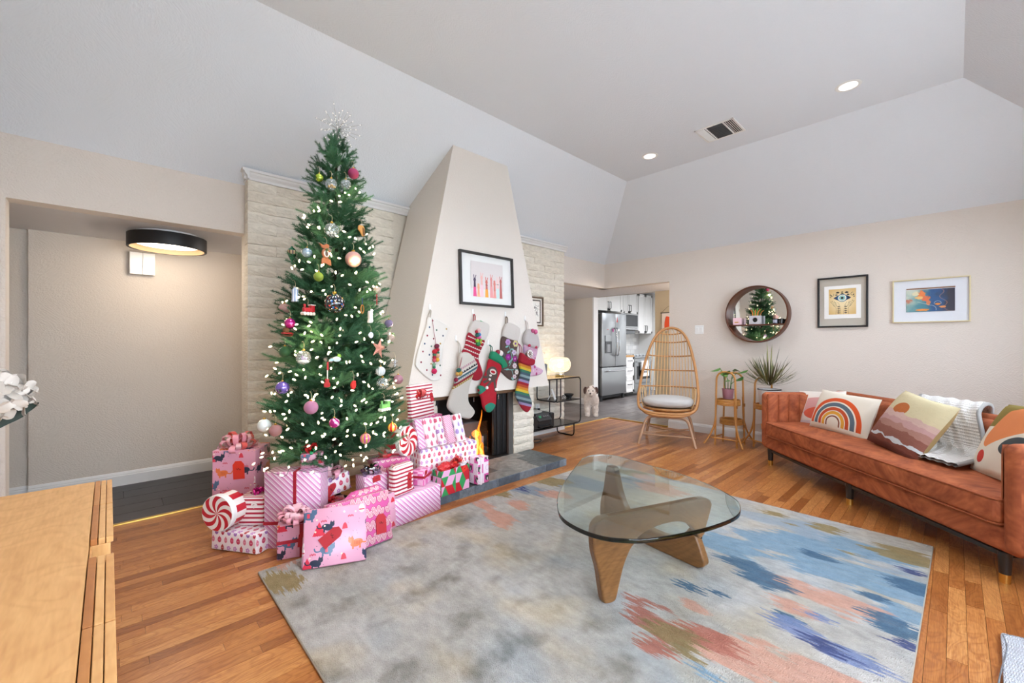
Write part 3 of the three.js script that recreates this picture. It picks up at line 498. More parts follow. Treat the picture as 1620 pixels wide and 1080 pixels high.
// ---------------------------------------------------------------- rug
{
  const B = {
    L: [[122, 155, 180], [[2.62, -0.93, 0.11, 0.17], [2.86, -0.65, 0.19, 0.29], [3.1, -0.42, 0.14, 0.22], [2.72, -0.45, 0.14, 0.22], [2.77, -0.23, 0.13, 0.2], [2.55, -0.17, 0.08, 0.12], [2.9, -0.8, 0.07, 0.11], [1.56, -0.61, 0.03, 0.05]]],
    G: [[132, 146, 162], [[2.45, -2.4, 0.11, 0.16], [2.46, -2.29, 0.06, 0.09], [2.36, -2.48, 0.06, 0.09], [2.9, -2.16, 0.13, 0.21], [3.21, -1.86, 0.13, 0.21], [3.49, -1.74, 0.05, 0.08], [2.73, -2.27, 0.06, 0.1], [2.82, -2.02, 0.08, 0.12]]],
    O: [[146, 126, 80], [[1.7, -0.79, 0.07, 0.12], [3.04, -0.41, 0.03, 0.05], [3.35, -0.87, 0.04, 0.07], [3.34, -0.6, 0.07, 0.11], [3.19, -0.25, 0.06, 0.1], [3.25, -0.2, 0.09, 0.12], [3.24, -0.78, 0.02, 0.04], [0.62, -2.3, 0.08, 0.13], [2.23, -2.5, 0.09, 0.12], [2.73, -2.42, 0.1, 0.14], [3.4, -2.02, 0.1, 0.15], [2.76, -2.35, 0.08, 0.12]]],
    S: [[204, 154, 134], [[2.43, -0.57, 0.07, 0.11], [2.43, -0.37, 0.09, 0.14], [2.23, -0.5, 0.05, 0.08], [1.75, -0.52, 0.13, 0.19], [1.83, -0.33, 0.09, 0.14], [1.91, -0.81, 0.04, 0.06], [0.66, -2.44, 0.06, 0.06], [1.92, -2.16, 0.07, 0.12], [1.96, -2.38, 0.08, 0.1], [1.86, -2.04, 0.04, 0.06], [2.17, -2.23, 0.07, 0.1], [3.2, -1.65, 0.13, 0.2], [3.38, -1.89, 0.07, 0.11], [2.51, -2.17, 0.07, 0.11], [1.45, -0.35, 0.1, 0.1]]],
    R: [[172, 104, 88], [[1.71, -0.87, 0.09, 0.15], [1.75, -0.97, 0.05, 0.08], [1.76, -0.7, 0.07, 0.12], [1.55, -0.82, 0.04, 0.06]]],
    O2: [[136, 118, 78], [[1.68, -0.8, 0.06, 0.1], [1.62, -0.72, 0.03, 0.05]]],
    T: [[62, 98, 128], [[2.46, -0.81, 0.07, 0.11], [2.4, -0.69, 0.09, 0.14], [2.88, -0.52, 0.05, 0.08], [2.05, -0.91, 0.035, 0.05], [2.09, -0.77, 0.03, 0.04], [2.61, -0.26, 0.04, 0.06], [2.13, -0.49, 0.04, 0.06], [2.4, -0.19, 0.06, 0.09], [2.85, -0.13, 0.06, 0.09], [1.5, -0.15, 0.05, 0.06]]],
    P: [[116, 132, 174], [[2.08, -0.45, 0.07, 0.11], [2.05, -0.28, 0.06, 0.09], [2.24, -0.42, 0.03, 0.04]]],
    N: [[54, 66, 116], [[2.05, -0.36, 0.05, 0.08], [2.28, -0.12, 0.03, 0.05], [3.03, -0.16, 0.03, 0.05], [2.42, -2.44, 0.04, 0.05]]],
  };
  const X = 0.55, Zb = -2.48, W = 2.95, D = 2.37, jit = Array.from({ length: 1024 }, () => rr(-1, 1));
  const tex = dataTex(1024, 1024, (u, v) => {
    const x = X + u * W, col = Math.floor(u * 1023), z0 = Zb + (1 - v) * D, j = (jit[col] * 0.6 + jit[(col >> 2) * 4 % 1024] * 0.5) * 0.05, z = z0 + j;
    const soft = fbm(x * 3.1, z0 * 2.6, 1, 4), fine = fbm(x * 26, z0 * 16, 2, 3), wob = fbm(x * 5.5, z * 3.2, 8, 3), tall = noise.noise(x * 60, z0 * 6, 3), frag = fbm(x * 17, z * 5, 55, 3);
    let r = 182 + soft * 34 + fine * 26, g = 179 + soft * 34 + fine * 26, b = 174 + soft * 38 + fine * 26;
    const left = Math.max(0, Math.min(1, (2.0 - x + (z0 + 1) * -0.15) * 1.3));       // mottled grey-brown at the window end
    const m1 = Math.max(0, fbm(x * 5, z0 * 5.5, 12, 4) - 0.03) * left * 3.0, warm = Math.max(0, fbm(x * 3.4, z0 * 2.8, 21, 3)) * 1.5, cool = Math.max(0, fbm(x * 2.9, z0 * 2.3, 31, 3)) * 1.2;
    r -= m1 * 40; g -= m1 * 40; b -= m1 * 42; r += warm * 16; g += warm * 2; b -= warm * 22; r -= cool * 22; g -= cool * 6; b += cool * 10;
    const right = Math.max(0, Math.min(1, (x - 2.2) * 1.1)) * Math.max(0, Math.min(1, 1 + z * 0.5)), q = fbm(x * 4.2, z * 2.1, 41, 3);
    if (right > 0.1 && q > 0.13) { const k = Math.min(1, (q - 0.13) * 9) * right; r += (138 - r) * k; g += (164 - g) * k; b += (188 - b) * k; }
    for (const k in B) {
      const [c, list] = B[k]; let best = 9;
      for (const [bx, bz, rx, rz] of list) { const dx = (x - bx) / rx, dz = (z - bz) / rz; if (dx * dx + dz * dz < 4) best = Math.min(best, dx * dx + dz * dz); }
      if (best < 4) { const e = 1.15 - best + wob * 2.2 + frag * 1.9, a = Math.max(0, Math.min(1, e * 5)) * (0.86 + 0.14 * tall); if (a > 0) { r += (c[0] + fine * 20 - r) * a; g += (c[1] + fine * 20 - g) * a; b += (c[2] + fine * 20 - b) * a; } }
    }
    const pile = tall * 7 + noise.noise(x * 200, z0 * 90, 1) * 9; return [r + pile, g + pile, b + pile].map((q2) => Math.max(0, Math.min(255, q2)));
  });
  tex.wrapS = tex.wrapT = THREE.ClampToEdgeWrapping;
  const pile = dataTex(512, 512, (u, v) => g3(128 + 110 * noise.noise(u * 150, v * 150, 3) + 60 * noise.noise(u * 40, v * 40, 6)), [5, 4], false);
  const g = new THREE.PlaneGeometry(W, D, 60, 48).rotateX(-Math.PI / 2), p = g.attributes.position;
  for (let i = 0; i < p.count; i++) p.setY(i, 0.014 + 0.0012 * noise.noise(p.getX(i) * 5, p.getZ(i) * 5, 2));
  g.computeVertexNormals();
  const t = thing('area_rug', 'large pale area rug with painterly blue, rust and olive patches under the glass table', 'rug', [X + W / 2, 0, Zb + D / 2], -0.012);
  part('rug_pile', g, std('#e2e0de', 0.95, { map: tex, bumpMap: pile, bumpScale: 0.006 }), t);
  part('rug_edge', merge([rspan(-W / 2 - 0.004, W / 2 + 0.004, 0.001, 0.0125, -D / 2 - 0.004, D / 2 + 0.004, 0.005)]), std('#9c958a', 0.9), t);
}
// ---------------------------------------------------------------- glass coffee table
{
  const t = thing('coffee_table', 'low coffee table with a rounded triangular glass top on two curved walnut pieces', 'coffee table', [2.02, 0.015, -1.2]);
  const out = [[2.47, -1.76], [2.54, -1.71], [2.57, -1.6], [2.53, -1.37], [2.5, -1.15], [2.41, -0.92], [2.30, -0.77], [2.19, -0.71], [2.07, -0.69], [1.9, -0.72], [1.73, -0.78], [1.57, -0.86], [1.5, -0.93], [1.46, -1.0], [1.45, -1.1], [1.48, -1.22], [1.56, -1.32], [1.71, -1.44], [1.96, -1.58], [2.25, -1.72], [2.38, -1.77]].map(([x, z]) => [x - 2.02, -(z + 1.2)]);
  const top = rot(slab(out, 0.019, 0.004, 0.5, 3), -Math.PI / 2).translate(0, 0.378, 0);
  part('glass_top', top, phys('#f3fbf8', 0.0, { transmission: 1, thickness: 0.019, ior: 1.5, attenuationColor: new THREE.Color('#7cc0b4'), attenuationDistance: 0.35 }), t);
  const wood = phys('#d3cbbb', 0.3, { map: woodTex([166, 124, 82], [120, 84, 50], 512, 256, 5) });
  const leg = [[-0.028, 0.0], [-0.045, 0.06], [-0.06, 0.15], [-0.085, 0.24], [-0.09, 0.31], [-0.082, 0.35], [-0.05, 0.374], [0.0, 0.378], [0.3, 0.378], [0.55, 0.378], [0.61, 0.370], [0.636, 0.34], [0.615, 0.275], [0.585, 0.21], [0.552, 0.19], [0.525, 0.222], [0.475, 0.265], [0.40, 0.288], [0.30, 0.289], [0.205, 0.272], [0.125, 0.228], [0.08, 0.15], [0.052, 0.06], [0.03, 0.0]];
  const board = () => metric(slab(leg, 0.05, 0.011, 0.42, 3).translate(0, 0, -0.025));
  const a = part('leg', board(), wood, t); a.position.set(1.668 - 2.02, 0, -1.112 + 1.2); a.rotation.y = Math.atan2(-0.212, 0.566);
  const b = part('leg', board(), wood, t); b.rotation.order = 'YXZ'; b.rotation.x = Math.PI; b.position.set(2.347 - 2.02, 0.378, -1.524 + 1.2); b.rotation.y = Math.atan2(-0.99, -0.142);
  part('pivot_pin', cyl(0.008, 0.008, 0.03, 2.215 - 2.02, 0.178, -0.91 + 1.2, 12), M.blackMetal, t);
}
// ---------------------------------------------------------------- sofa, set at 45 degrees across the corner
const SOFA = [4.71, 0, -1.256], ST = Math.atan2(-0.7005, -0.7138);
const sofaPt = (a, y, w) => [SOFA[0] - 0.7138 * a + 0.7005 * w, y, SOFA[2] + 0.7005 * a + 0.7138 * w];
{
  const velTex = dataTex(512, 512, (u, v) => { const n = tiled(u, v, 9, 4, 15) * 1.3 + tiled(u, v, 34, 3, 17) * 0.7, k = Math.max(-1, Math.min(1, n)); return [156 + k * 46, 80 + k * 36, 43 + k * 26]; }, [1.1, 1.1]);
  const vel = phys('#ffffff', 0.75, { map: velTex, sheen: 0.6, sheenRoughness: 0.5, sheenColor: new THREE.Color('#b8703c') });
  const t = thing('sofa', 'long burnt orange velvet sofa with channelled arms and brass tipped black legs', 'sofa', SOFA, ST);
  const curved = (g, k) => { const p = g.attributes.position; for (let i = 0; i < p.count; i++) p.setZ(i, p.getZ(i) + k * (p.getX(i) - 1.02) ** 2); g.computeVertexNormals(); return metric(g); };
  part('frame_rail', rspan(-0.1, 2.13, 0.155, 0.285, -0.74, 0.03, 0.03, 4), vel, t);
  // seat cushion, softly crowned
  {
    const g = new RoundedBoxGeometry(2.06, 0.14, 0.64, 6, 0.035), p = g.attributes.position;
    for (let i = 0; i < p.count; i++) { const x = p.getX(i) / 1.03, z = p.getZ(i) / 0.32; if (p.getY(i) > 0) p.setY(i, p.getY(i) + 0.018 * (1 - x ** 4) * (1 - z * z) + 0.004 * noise.noise(p.getX(i) * 5, z * 3, 1)); }
    const c = part('seat_cushion', metric(resmooth(g).translate(1.015, 0.354, -0.27)), vel, t);
    const pipe = (y) => bent([[-0.012, y, -0.5], [-0.012, y, 0.048], [2.042, y, 0.048], [2.042, y, -0.5]], 0.005, 0.04, 6);
    part('piping', merge([pipe(0.414), pipe(0.292)]), vel, c);
  }
  part('backrest', metric(mv(rot(new RoundedBoxGeometry(2.24, 0.56, 0.13, 5, 0.05), -0.1), 1.015, 0.445, -0.69)), vel, t);
  for (let i = 0; i < 2; i++) part('back_cushion', metric(mv(rot(new RoundedBoxGeometry(1.02, 0.3, 0.12, 5, 0.05), -0.16), 0.505 + i * 1.02, 0.55, -0.625)), vel, t);
  for (const s of [0, 1]) {
    const arm = part('armrest', metric(mv(new RoundedBoxGeometry(0.10, 0.55, 0.79, 5, 0.045), s ? 2.095 : -0.065, 0.432, -0.355)), vel, t);
    for (let i = 0; i < 6; i++) {
      const g = new THREE.CylinderGeometry(0.052, 0.052, 0.27, 14, 6, true, 0, Math.PI), p = g.attributes.position;
      for (let k = 0; k < p.count; k++) { const y = p.getY(k) / 0.135, q = Math.sqrt(Math.max(0, 1 - Math.max(0, y - 0.55) ** 2 * 3)); p.setX(k, p.getX(k) * 0.55 * q); }
      g.computeVertexNormals(); if (s) rot(g, 0, Math.PI, 0);
      part('channel', metric(mv(g, s ? 2.048 : -0.018, 0.556, -0.03 - i * 0.1)), vel, arm);
    }
  }
  const legMat = std('#23201f', 0.3), add = (x, z) => { const l = part('leg', cyl(0.02, 0.027, 0.155, x, 0, z, 20), legMat, t); part('brass_tip', cyl(0.0205, 0.0222, 0.05, x, 0, z, 20), M.brass, l); };
  for (const x of [0, 1.018, 2.037]) for (const z of [0, -0.68]) add(x, z);
  part('leg_rail', merge([rspan(0, 2.037, 0.125, 0.15, -0.012, 0.008, 0.004), rspan(0, 2.037, 0.125, 0.15, -0.69, -0.67, 0.004), rspan(-0.01, 0.01, 0.125, 0.15, -0.68, 0, 0.004), rspan(2.027, 2.047, 0.125, 0.15, -0.68, 0, 0.004)]), legMat, t);
}
// cushions
const fabricBump = dataTex(256, 256, (u, v) => g3(128 + 60 * Math.sin(u * 402) + 60 * Math.sin(v * 402) + 50 * noise.noise(u * 60, v * 60, 1)), [3, 3], false);
function pillowHalf(w, h, t, side, N = 22) {
  const g = new THREE.PlaneGeometry(w, h, N, N), p = g.attributes.position;
  for (let i = 0; i < p.count; i++) {
    const u = p.getX(i) / (w / 2), v = p.getY(i) / (h / 2), e = Math.pow(Math.max(0, (1 - u * u) * (1 - v * v)), 0.42), pinch = 1 - 0.055 * (1 - Math.abs(u)) * Math.abs(v) ** 3, pinchx = 1 - 0.055 * (1 - Math.abs(v)) * Math.abs(u) ** 3;
    p.setXYZ(i, p.getX(i) * pinchx, p.getY(i) * pinch, side * (t / 2 * e + 0.004 * noise.noise(u * 3, v * 3, w * 9) * e));
  }
  if (side < 0) { const ix = g.index; for (let i = 0; i < ix.count; i += 3) { const q = ix.getX(i); ix.setX(i, ix.getX(i + 2)); ix.setX(i + 2, q); } }
  g.computeVertexNormals(); return g;
}
function pillow(label, w, h, t, map, backColor, pos, [yaw, tilt, roll]) {
  const o = thing('throw_pillow', label, 'pillow', pos, ST + yaw); o.rotation.order = 'YXZ'; o.rotation.x = tilt; o.rotation.z = roll;
  part('cushion_front', pillowHalf(w, h, t, 1), std('#ffffff', 0.9, { map, bumpMap: fabricBump, bumpScale: 0.0015 }), o);
  part('cushion_back', pillowHalf(w, h, t, -1), std(backColor, 0.9, { bumpMap: fabricBump, bumpScale: 0.0015 }), o);
  return o;
}
const rainbow = canvasTex(720, 512, (c, w, h) => {
  c.fillStyle = '#e6dccb'; c.fillRect(0, 0, w, h); const X = w * 0.5, Y = h * 0.86; c.lineCap = 'butt';
  for (const [r, lw, col] of [[290, 48, '#d9541f'], [226, 46, '#5b6b77'], [170, 38, '#c94f22'], [122, 36, '#e2a234'], [80, 16, '#7c3b20']]) { c.strokeStyle = col; c.lineWidth = lw; c.beginPath(); c.arc(X, Y - 40, r, Math.PI, 0); c.lineTo(X + r, Y); c.moveTo(X - r, Y - 40); c.lineTo(X - r, Y); c.stroke(); }
});
const landscape = canvasTex(640, 640, (c, w, h) => {
  c.fillStyle = '#cdc09a'; c.fillRect(0, 0, w, h); c.fillStyle = '#b4622a'; c.beginPath(); c.ellipse(250, 205, 92, 72, 0, 0, 7); c.fill();
  const hill = (y, amp, col, s) => { c.fillStyle = col; c.beginPath(); c.moveTo(0, h); for (let x = 0; x <= w; x += 8) c.lineTo(x, y + amp * fbm(x / 170, s, 3, 4) * 2.2); c.lineTo(w, h); c.fill(); };
  hill(250, 40, '#c8a79d', 1); hill(300, 40, '#bb948f', 2); hill(360, 44, '#a77a6d', 3); hill(410, 40, '#8a5648', 4); hill(500, 40, '#c7cdd0', 5); hill(530, 34, '#743a2a', 6); hill(575, 20, '#653022', 7);
  for (let i = 0; i < 1500; i++) { c.strokeStyle = 'rgba(' + (rnd() < 0.5 ? '255,240,220' : '60,30,20') + ',0.09)'; const x = rnd() * w, y = rnd() * h; c.beginPath(); c.moveTo(x, y); c.lineTo(x + 26, y + 1); c.stroke(); }
});
const abstractA = canvasTex(512, 512, (c, w, h) => { c.fillStyle = '#e8ddd2'; c.fillRect(0, 0, w, h); c.fillStyle = '#dba19c'; c.beginPath(); c.moveTo(120, 120); c.quadraticCurveTo(300, 80, 512, 150); c.lineTo(512, 330); c.lineTo(60, 330); c.fill(); c.fillStyle = '#e2664a'; c.beginPath(); c.ellipse(270, 330, 200, 90, 0, 0, 7); c.fill(); c.fillStyle = '#e59a45'; c.beginPath(); c.ellipse(330, 205, 70, 48, 0, 0, 7); c.fill(); c.fillStyle = '#d9ccd0'; c.fillRect(0, 425, w, 90); });
const abstractB = canvasTex(512, 512, (c, w, h) => { c.fillStyle = '#e3d8c6'; c.fillRect(0, 0, w, h); c.fillStyle = '#8d7a35'; c.beginPath(); c.moveTo(0, 0); c.lineTo(360, 0); c.lineTo(190, 190); c.lineTo(0, 185); c.fill(); c.fillStyle = '#e58a52'; c.beginPath(); c.moveTo(190, 70); c.quadraticCurveTo(330, 0, 512, 30); c.lineTo(512, 180); c.quadraticCurveTo(330, 230, 180, 330); c.quadraticCurveTo(110, 330, 130, 240); c.fill(); c.fillStyle = '#43484a'; c.beginPath(); c.ellipse(410, 300, 110, 62, -0.2, 0, 7); c.fill(); c.fillStyle = '#c9372a'; c.beginPath(); c.arc(150, 395, 42, 0, 7); c.fill(); c.strokeStyle = '#d99a3a'; c.lineWidth = 16; c.beginPath(); c.moveTo(62, 240); c.quadraticCurveTo(40, 330, 36, 440); c.stroke(); });
pillow('pink and white throw pillow with an orange sun shape tucked behind the rainbow pillow', 0.38, 0.36, 0.13, abstractA, '#e5dcd2', sofaPt(0.08, 0.56, 0.44), [0.7, -0.3, 0.08]);
pillow('cream oblong throw pillow printed with an orange, grey and yellow rainbow', 0.57, 0.37, 0.16, rainbow, '#e0d5c3', sofaPt(0.455, 0.578, 0.36), [0.16, -0.36, -0.04]);
pillow('woven desert landscape throw pillow in mauve and brown with an orange sun', 0.52, 0.46, 0.17, landscape, '#a78a5a', sofaPt(1.13, 0.61, 0.33), [-0.12, -0.52, -0.13]);
pillow('cream throw pillow with olive, peach and black shapes and a red dot', 0.5, 0.48, 0.15, abstractB, '#e0d5c3', sofaPt(1.74, 0.63, 0.38), [-0.45, -0.42, 0.12]);
// knitted throw draped over the back
{
  const knit = dataTex(256, 256, (u, v) => { const a = Math.abs(Math.sin((u * 12 + v * 6) * Math.PI)), b = Math.abs(Math.sin((u * 12 - v * 6) * Math.PI)), r = Math.abs(Math.sin(v * 12 * Math.PI)); return g3(50 + 130 * Math.max(a, b) * (0.4 + 0.6 * r)); }, [3, 4], false);
  const path = [[0.20, 0.425], [0.34, 0.437], [0.46, 0.452], [0.53, 0.49], [0.575, 0.58], [0.60, 0.67], [0.63, 0.725], [0.69, 0.748], [0.755, 0.745], [0.79, 0.70], [0.80, 0.58], [0.80, 0.45]];
  const c = new THREE.CatmullRomCurve3(path.map(([w, y]) => V(w, y, 0))), N = 40, K = 22, g = new THREE.PlaneGeometry(1, 1, K, N), p = g.attributes.position;
  const sheet = (off) => {
    const s = g.clone(), q = s.attributes.position;
    for (let i = 0; i <= N; i++) for (let k = 0; k <= K; k++) {
      const f = i / N, e = c.getPoint(f), tn = c.getTangent(f), a0 = 1.32 - 0.78 * f, wd = 0.27 + 0.30 * f, a = a0 + wd * (k / K), w = 0.004 * Math.sin(k * 1.3 + i * 0.22) + 0.006 * noise.noise(k * 0.4, i * 0.3, 2);
      q.setXYZ(i * (K + 1) + k, a, e.y + (tn.x) * (off + w), -e.x + tn.y * (off + w));
    }
    s.computeVertexNormals(); return s;
  };
  void p;
  const wool = std('#dfdcd8', 0.95, { bumpMap: knit, bumpScale: 0.012, side: THREE.DoubleSide });
  const t = thing('throw_blanket', 'chunky white knitted throw draped over the sofa back behind the desert pillow', 'blanket', SOFA, ST);
  part('knit', merge([sheet(0.042), sheet(0.024)]), wool, t);
  const hem = (k, o) => Array.from({ length: 24 }, (_, i) => { const f = i / 23, e = c.getPoint(f), tn = c.getTangent(f), a = 1.32 - 0.78 * f + (0.27 + 0.30 * f) * k; return [a, e.y + tn.x * o, -e.x + tn.y * o]; });
  part('hem', merge([tube(hem(1, 0.034), 0.013, false, 60), tube(hem(0, 0.034), 0.013, false, 60)]), wool, t);
}
// ---------------------------------------------------------------- white woven mat at the front edge
{
  const weave = dataTex(256, 256, (u, v) => g3(128 + 90 * Math.sin(v * 150 + Math.sin(u * 40) * 1.5) * Math.abs(Math.sin(u * 75))), [6, 6], false);
  const t = thing('cotton_mat', 'white ribbed cotton mat lying on the floor at the bottom right corner of the photo', 'mat', [2.25, 0, 0.55]);
  const pts = [[-0.28, -0.08], [0.22, -0.08], [0.42, -0.06], [0.43, 0.25], [0.40, 0.42], [0.30, 0.425], [-0.28, 0.43]];
  const m = std('#c2c4cc', 0.95, { bumpMap: weave, bumpScale: 0.006 });
  part('mat_body', metric(rot(slab(pts, 0.016, 0.006, 0.12), -Math.PI / 2).translate(0, 0.001, 0)), m, t);
  part('stitched_hem', tube(pts.map(([x, y]) => [x * 0.975, 0.0165, -y * 0.97]), 0.0028, true, 80, 6), m, t);
}
// ---------------------------------------------------------------- rattan chair
{
  const cane = (c, r = 0.45) => phys(c, r), C1 = cane('#b37e4a'), C2 = cane('#d3ad78'), C3 = cane('#b08a6c');
  const ca = [4.93, 0, -2.415], turn = Math.atan2(-0.93, 0.366);
  const t = thing('rattan_chair', 'egg shaped rattan lounge chair with open spindles standing by the kitchen opening', 'chair', ca, turn);
  // hoop: x across, y up, z towards the sitter's front
  const prof = [[0.0, 0.375, 0.30], [0.2, 0.385, 0.285], [0.305, 0.425, 0.22], [0.335, 0.52, 0.12], [0.335, 0.62, 0.04], [0.315, 0.80, -0.06], [0.285, 0.96, -0.14], [0.245, 1.12, -0.22], [0.19, 1.26, -0.30], [0.11, 1.355, -0.355], [0.0, 1.39, -0.375]];
  const hoopPts = [...prof, ...prof.slice(1, -1).reverse().map(([x, y, z]) => [-x, y, z])];
  part('hoop', tube(hoopPts, 0.0165, true, 160, 10), C1, t);
  const half = curve(prof), at = (y) => { for (let i = 0; i <= 300; i++) { const q = half.getPoint(i / 300); if (i > 60 && q.y >= y) return q; } return half.getPoint(1); };
  const ring = (y, r, bow, m) => { const q = at(y), pts = []; for (let i = 0; i <= 14; i++) { const a = -1 + i / 7; pts.push([q.x * a, y - 0.02 * (1 - a * a), q.z - bow * (1 - a * a)]); } return part('back_ring', tube(pts, r, false, 48, 8), m, t); };
  const rings = [[0.47, 0.34], [0.66, 0.30], [0.86, 0.25], [1.04, 0.19], [1.22, 0.12], [1.325, 0.06]];
  for (const [y, b] of rings) ring(y, 0.0095, b, C1);
  const depthAt = (y, a) => { const q = at(y), k = rings.reduce((s, [yy, b], i) => { const n = rings[Math.min(i + 1, rings.length - 1)]; return y >= yy && y <= n[0] ? b + (n[1] - b) * (y - yy) / Math.max(1e-6, n[0] - yy) : s; }, y < 0.47 ? 0.34 : 0.04); return [q.x * a, y - 0.02 * (1 - a * a), q.z - k * (1 - a * a) + 0.006]; };
  for (let i = 0; i < 15; i++) {
    const a = -0.87 + i * 0.1243, pts = [];
    for (let k = 0; k <= 40; k++) {
      const y = 0.44 + k * 0.0238, q = at(y), x = a * 0.315 * (1 - 0.2 * (k / 40) ** 1.5);
      if (Math.abs(x) >= q.x - 0.004 || y > 1.375) { pts.push([Math.sign(x) * Math.min(Math.abs(x), q.x), y, q.z]); break; }
      if (k % 3 === 0) pts.push(depthAt(Math.min(y, 1.36), x / q.x));
    }
    part('spindle', tube(pts, 0.0052, false, 40, 6), C2, t);
  }
  for (const s of [-1, 1]) for (let i = 0; i < 3; i++) {     // side loops under the arms
    const z = 0.14 - i * 0.09, x = s * (0.30 - i * 0.012);
    part('side_loop', tube([[x * 0.9, 0.42, z + 0.02], [x * 1.02, 0.54, z], [x * 1.04, 0.63, z - 0.03], [x * 1.02, 0.655, z - 0.06], [x * 1.0, 0.62, z - 0.085], [x * 0.94, 0.44, z - 0.07]], 0.005, false, 40, 6), C2, t);
  }
  part('seat_base', rot(lathe([[0, -0.02], [0.2, -0.02], [0.29, 0.0], [0.3, 0.03], [0.28, 0.03], [0, 0.005]], 36), 0).scale(1.02, 1, 0.98).translate(0, 0.395, -0.02), C1, t);
  part('front_apron', tube([[-0.3, 0.41, 0.2], [-0.2, 0.365, 0.29], [0, 0.352, 0.315], [0.2, 0.365, 0.29], [0.3, 0.41, 0.2]], 0.013, false, 40), C1, t);
  const leg = (z0, z1, x) => bent([[-x, 0, z0], [-0.225, 0.325, z1], [0.225, 0.325, z1], [x, 0, z0]], 0.0165, 0.09, 10);
  part('leg_hoop', leg(0.27, 0.19, 0.315), C3, t); part('leg_hoop', leg(-0.27, -0.17, 0.29), C3, t);
  part('stretcher', rod([-0.29, 0.115, 0.245], [0.29, 0.115, 0.245], 0.009), C3, t); part('stretcher', rod([-0.27, 0.13, 0.24], [0.27, 0.13, -0.23], 0.009), C3, t); part('stretcher', rod([0.27, 0.13, 0.24], [-0.27, 0.13, -0.23], 0.009), C3, t);
  const cu = thing('seat_cushion', 'plump off white fluffy cushion on the rattan chair seat', 'cushion', [ca[0], 0.42, ca[2]], turn);
  const g = new THREE.SphereGeometry(1, 40, 24), p = g.attributes.position;
  for (let i = 0; i < p.count; i++) { const x = p.getX(i), y = p.getY(i), z = p.getZ(i), q = 1 + 0.03 * noise.noise(x * 4, y * 4, z * 4); p.setXYZ(i, 0.30 * Math.sign(x) * Math.abs(x) ** 0.86 * q, 0.068 + 0.07 * Math.sign(y) * Math.abs(y) ** 0.8 * q, 0.01 + 0.25 * Math.sign(z) * Math.abs(z) ** 0.86 * q); }
  g.computeVertexNormals(); part('cushion_cover', g, std('#e9e6e2', 1, { bumpMap: speckle, bumpScale: 0.006 }), cu);
}
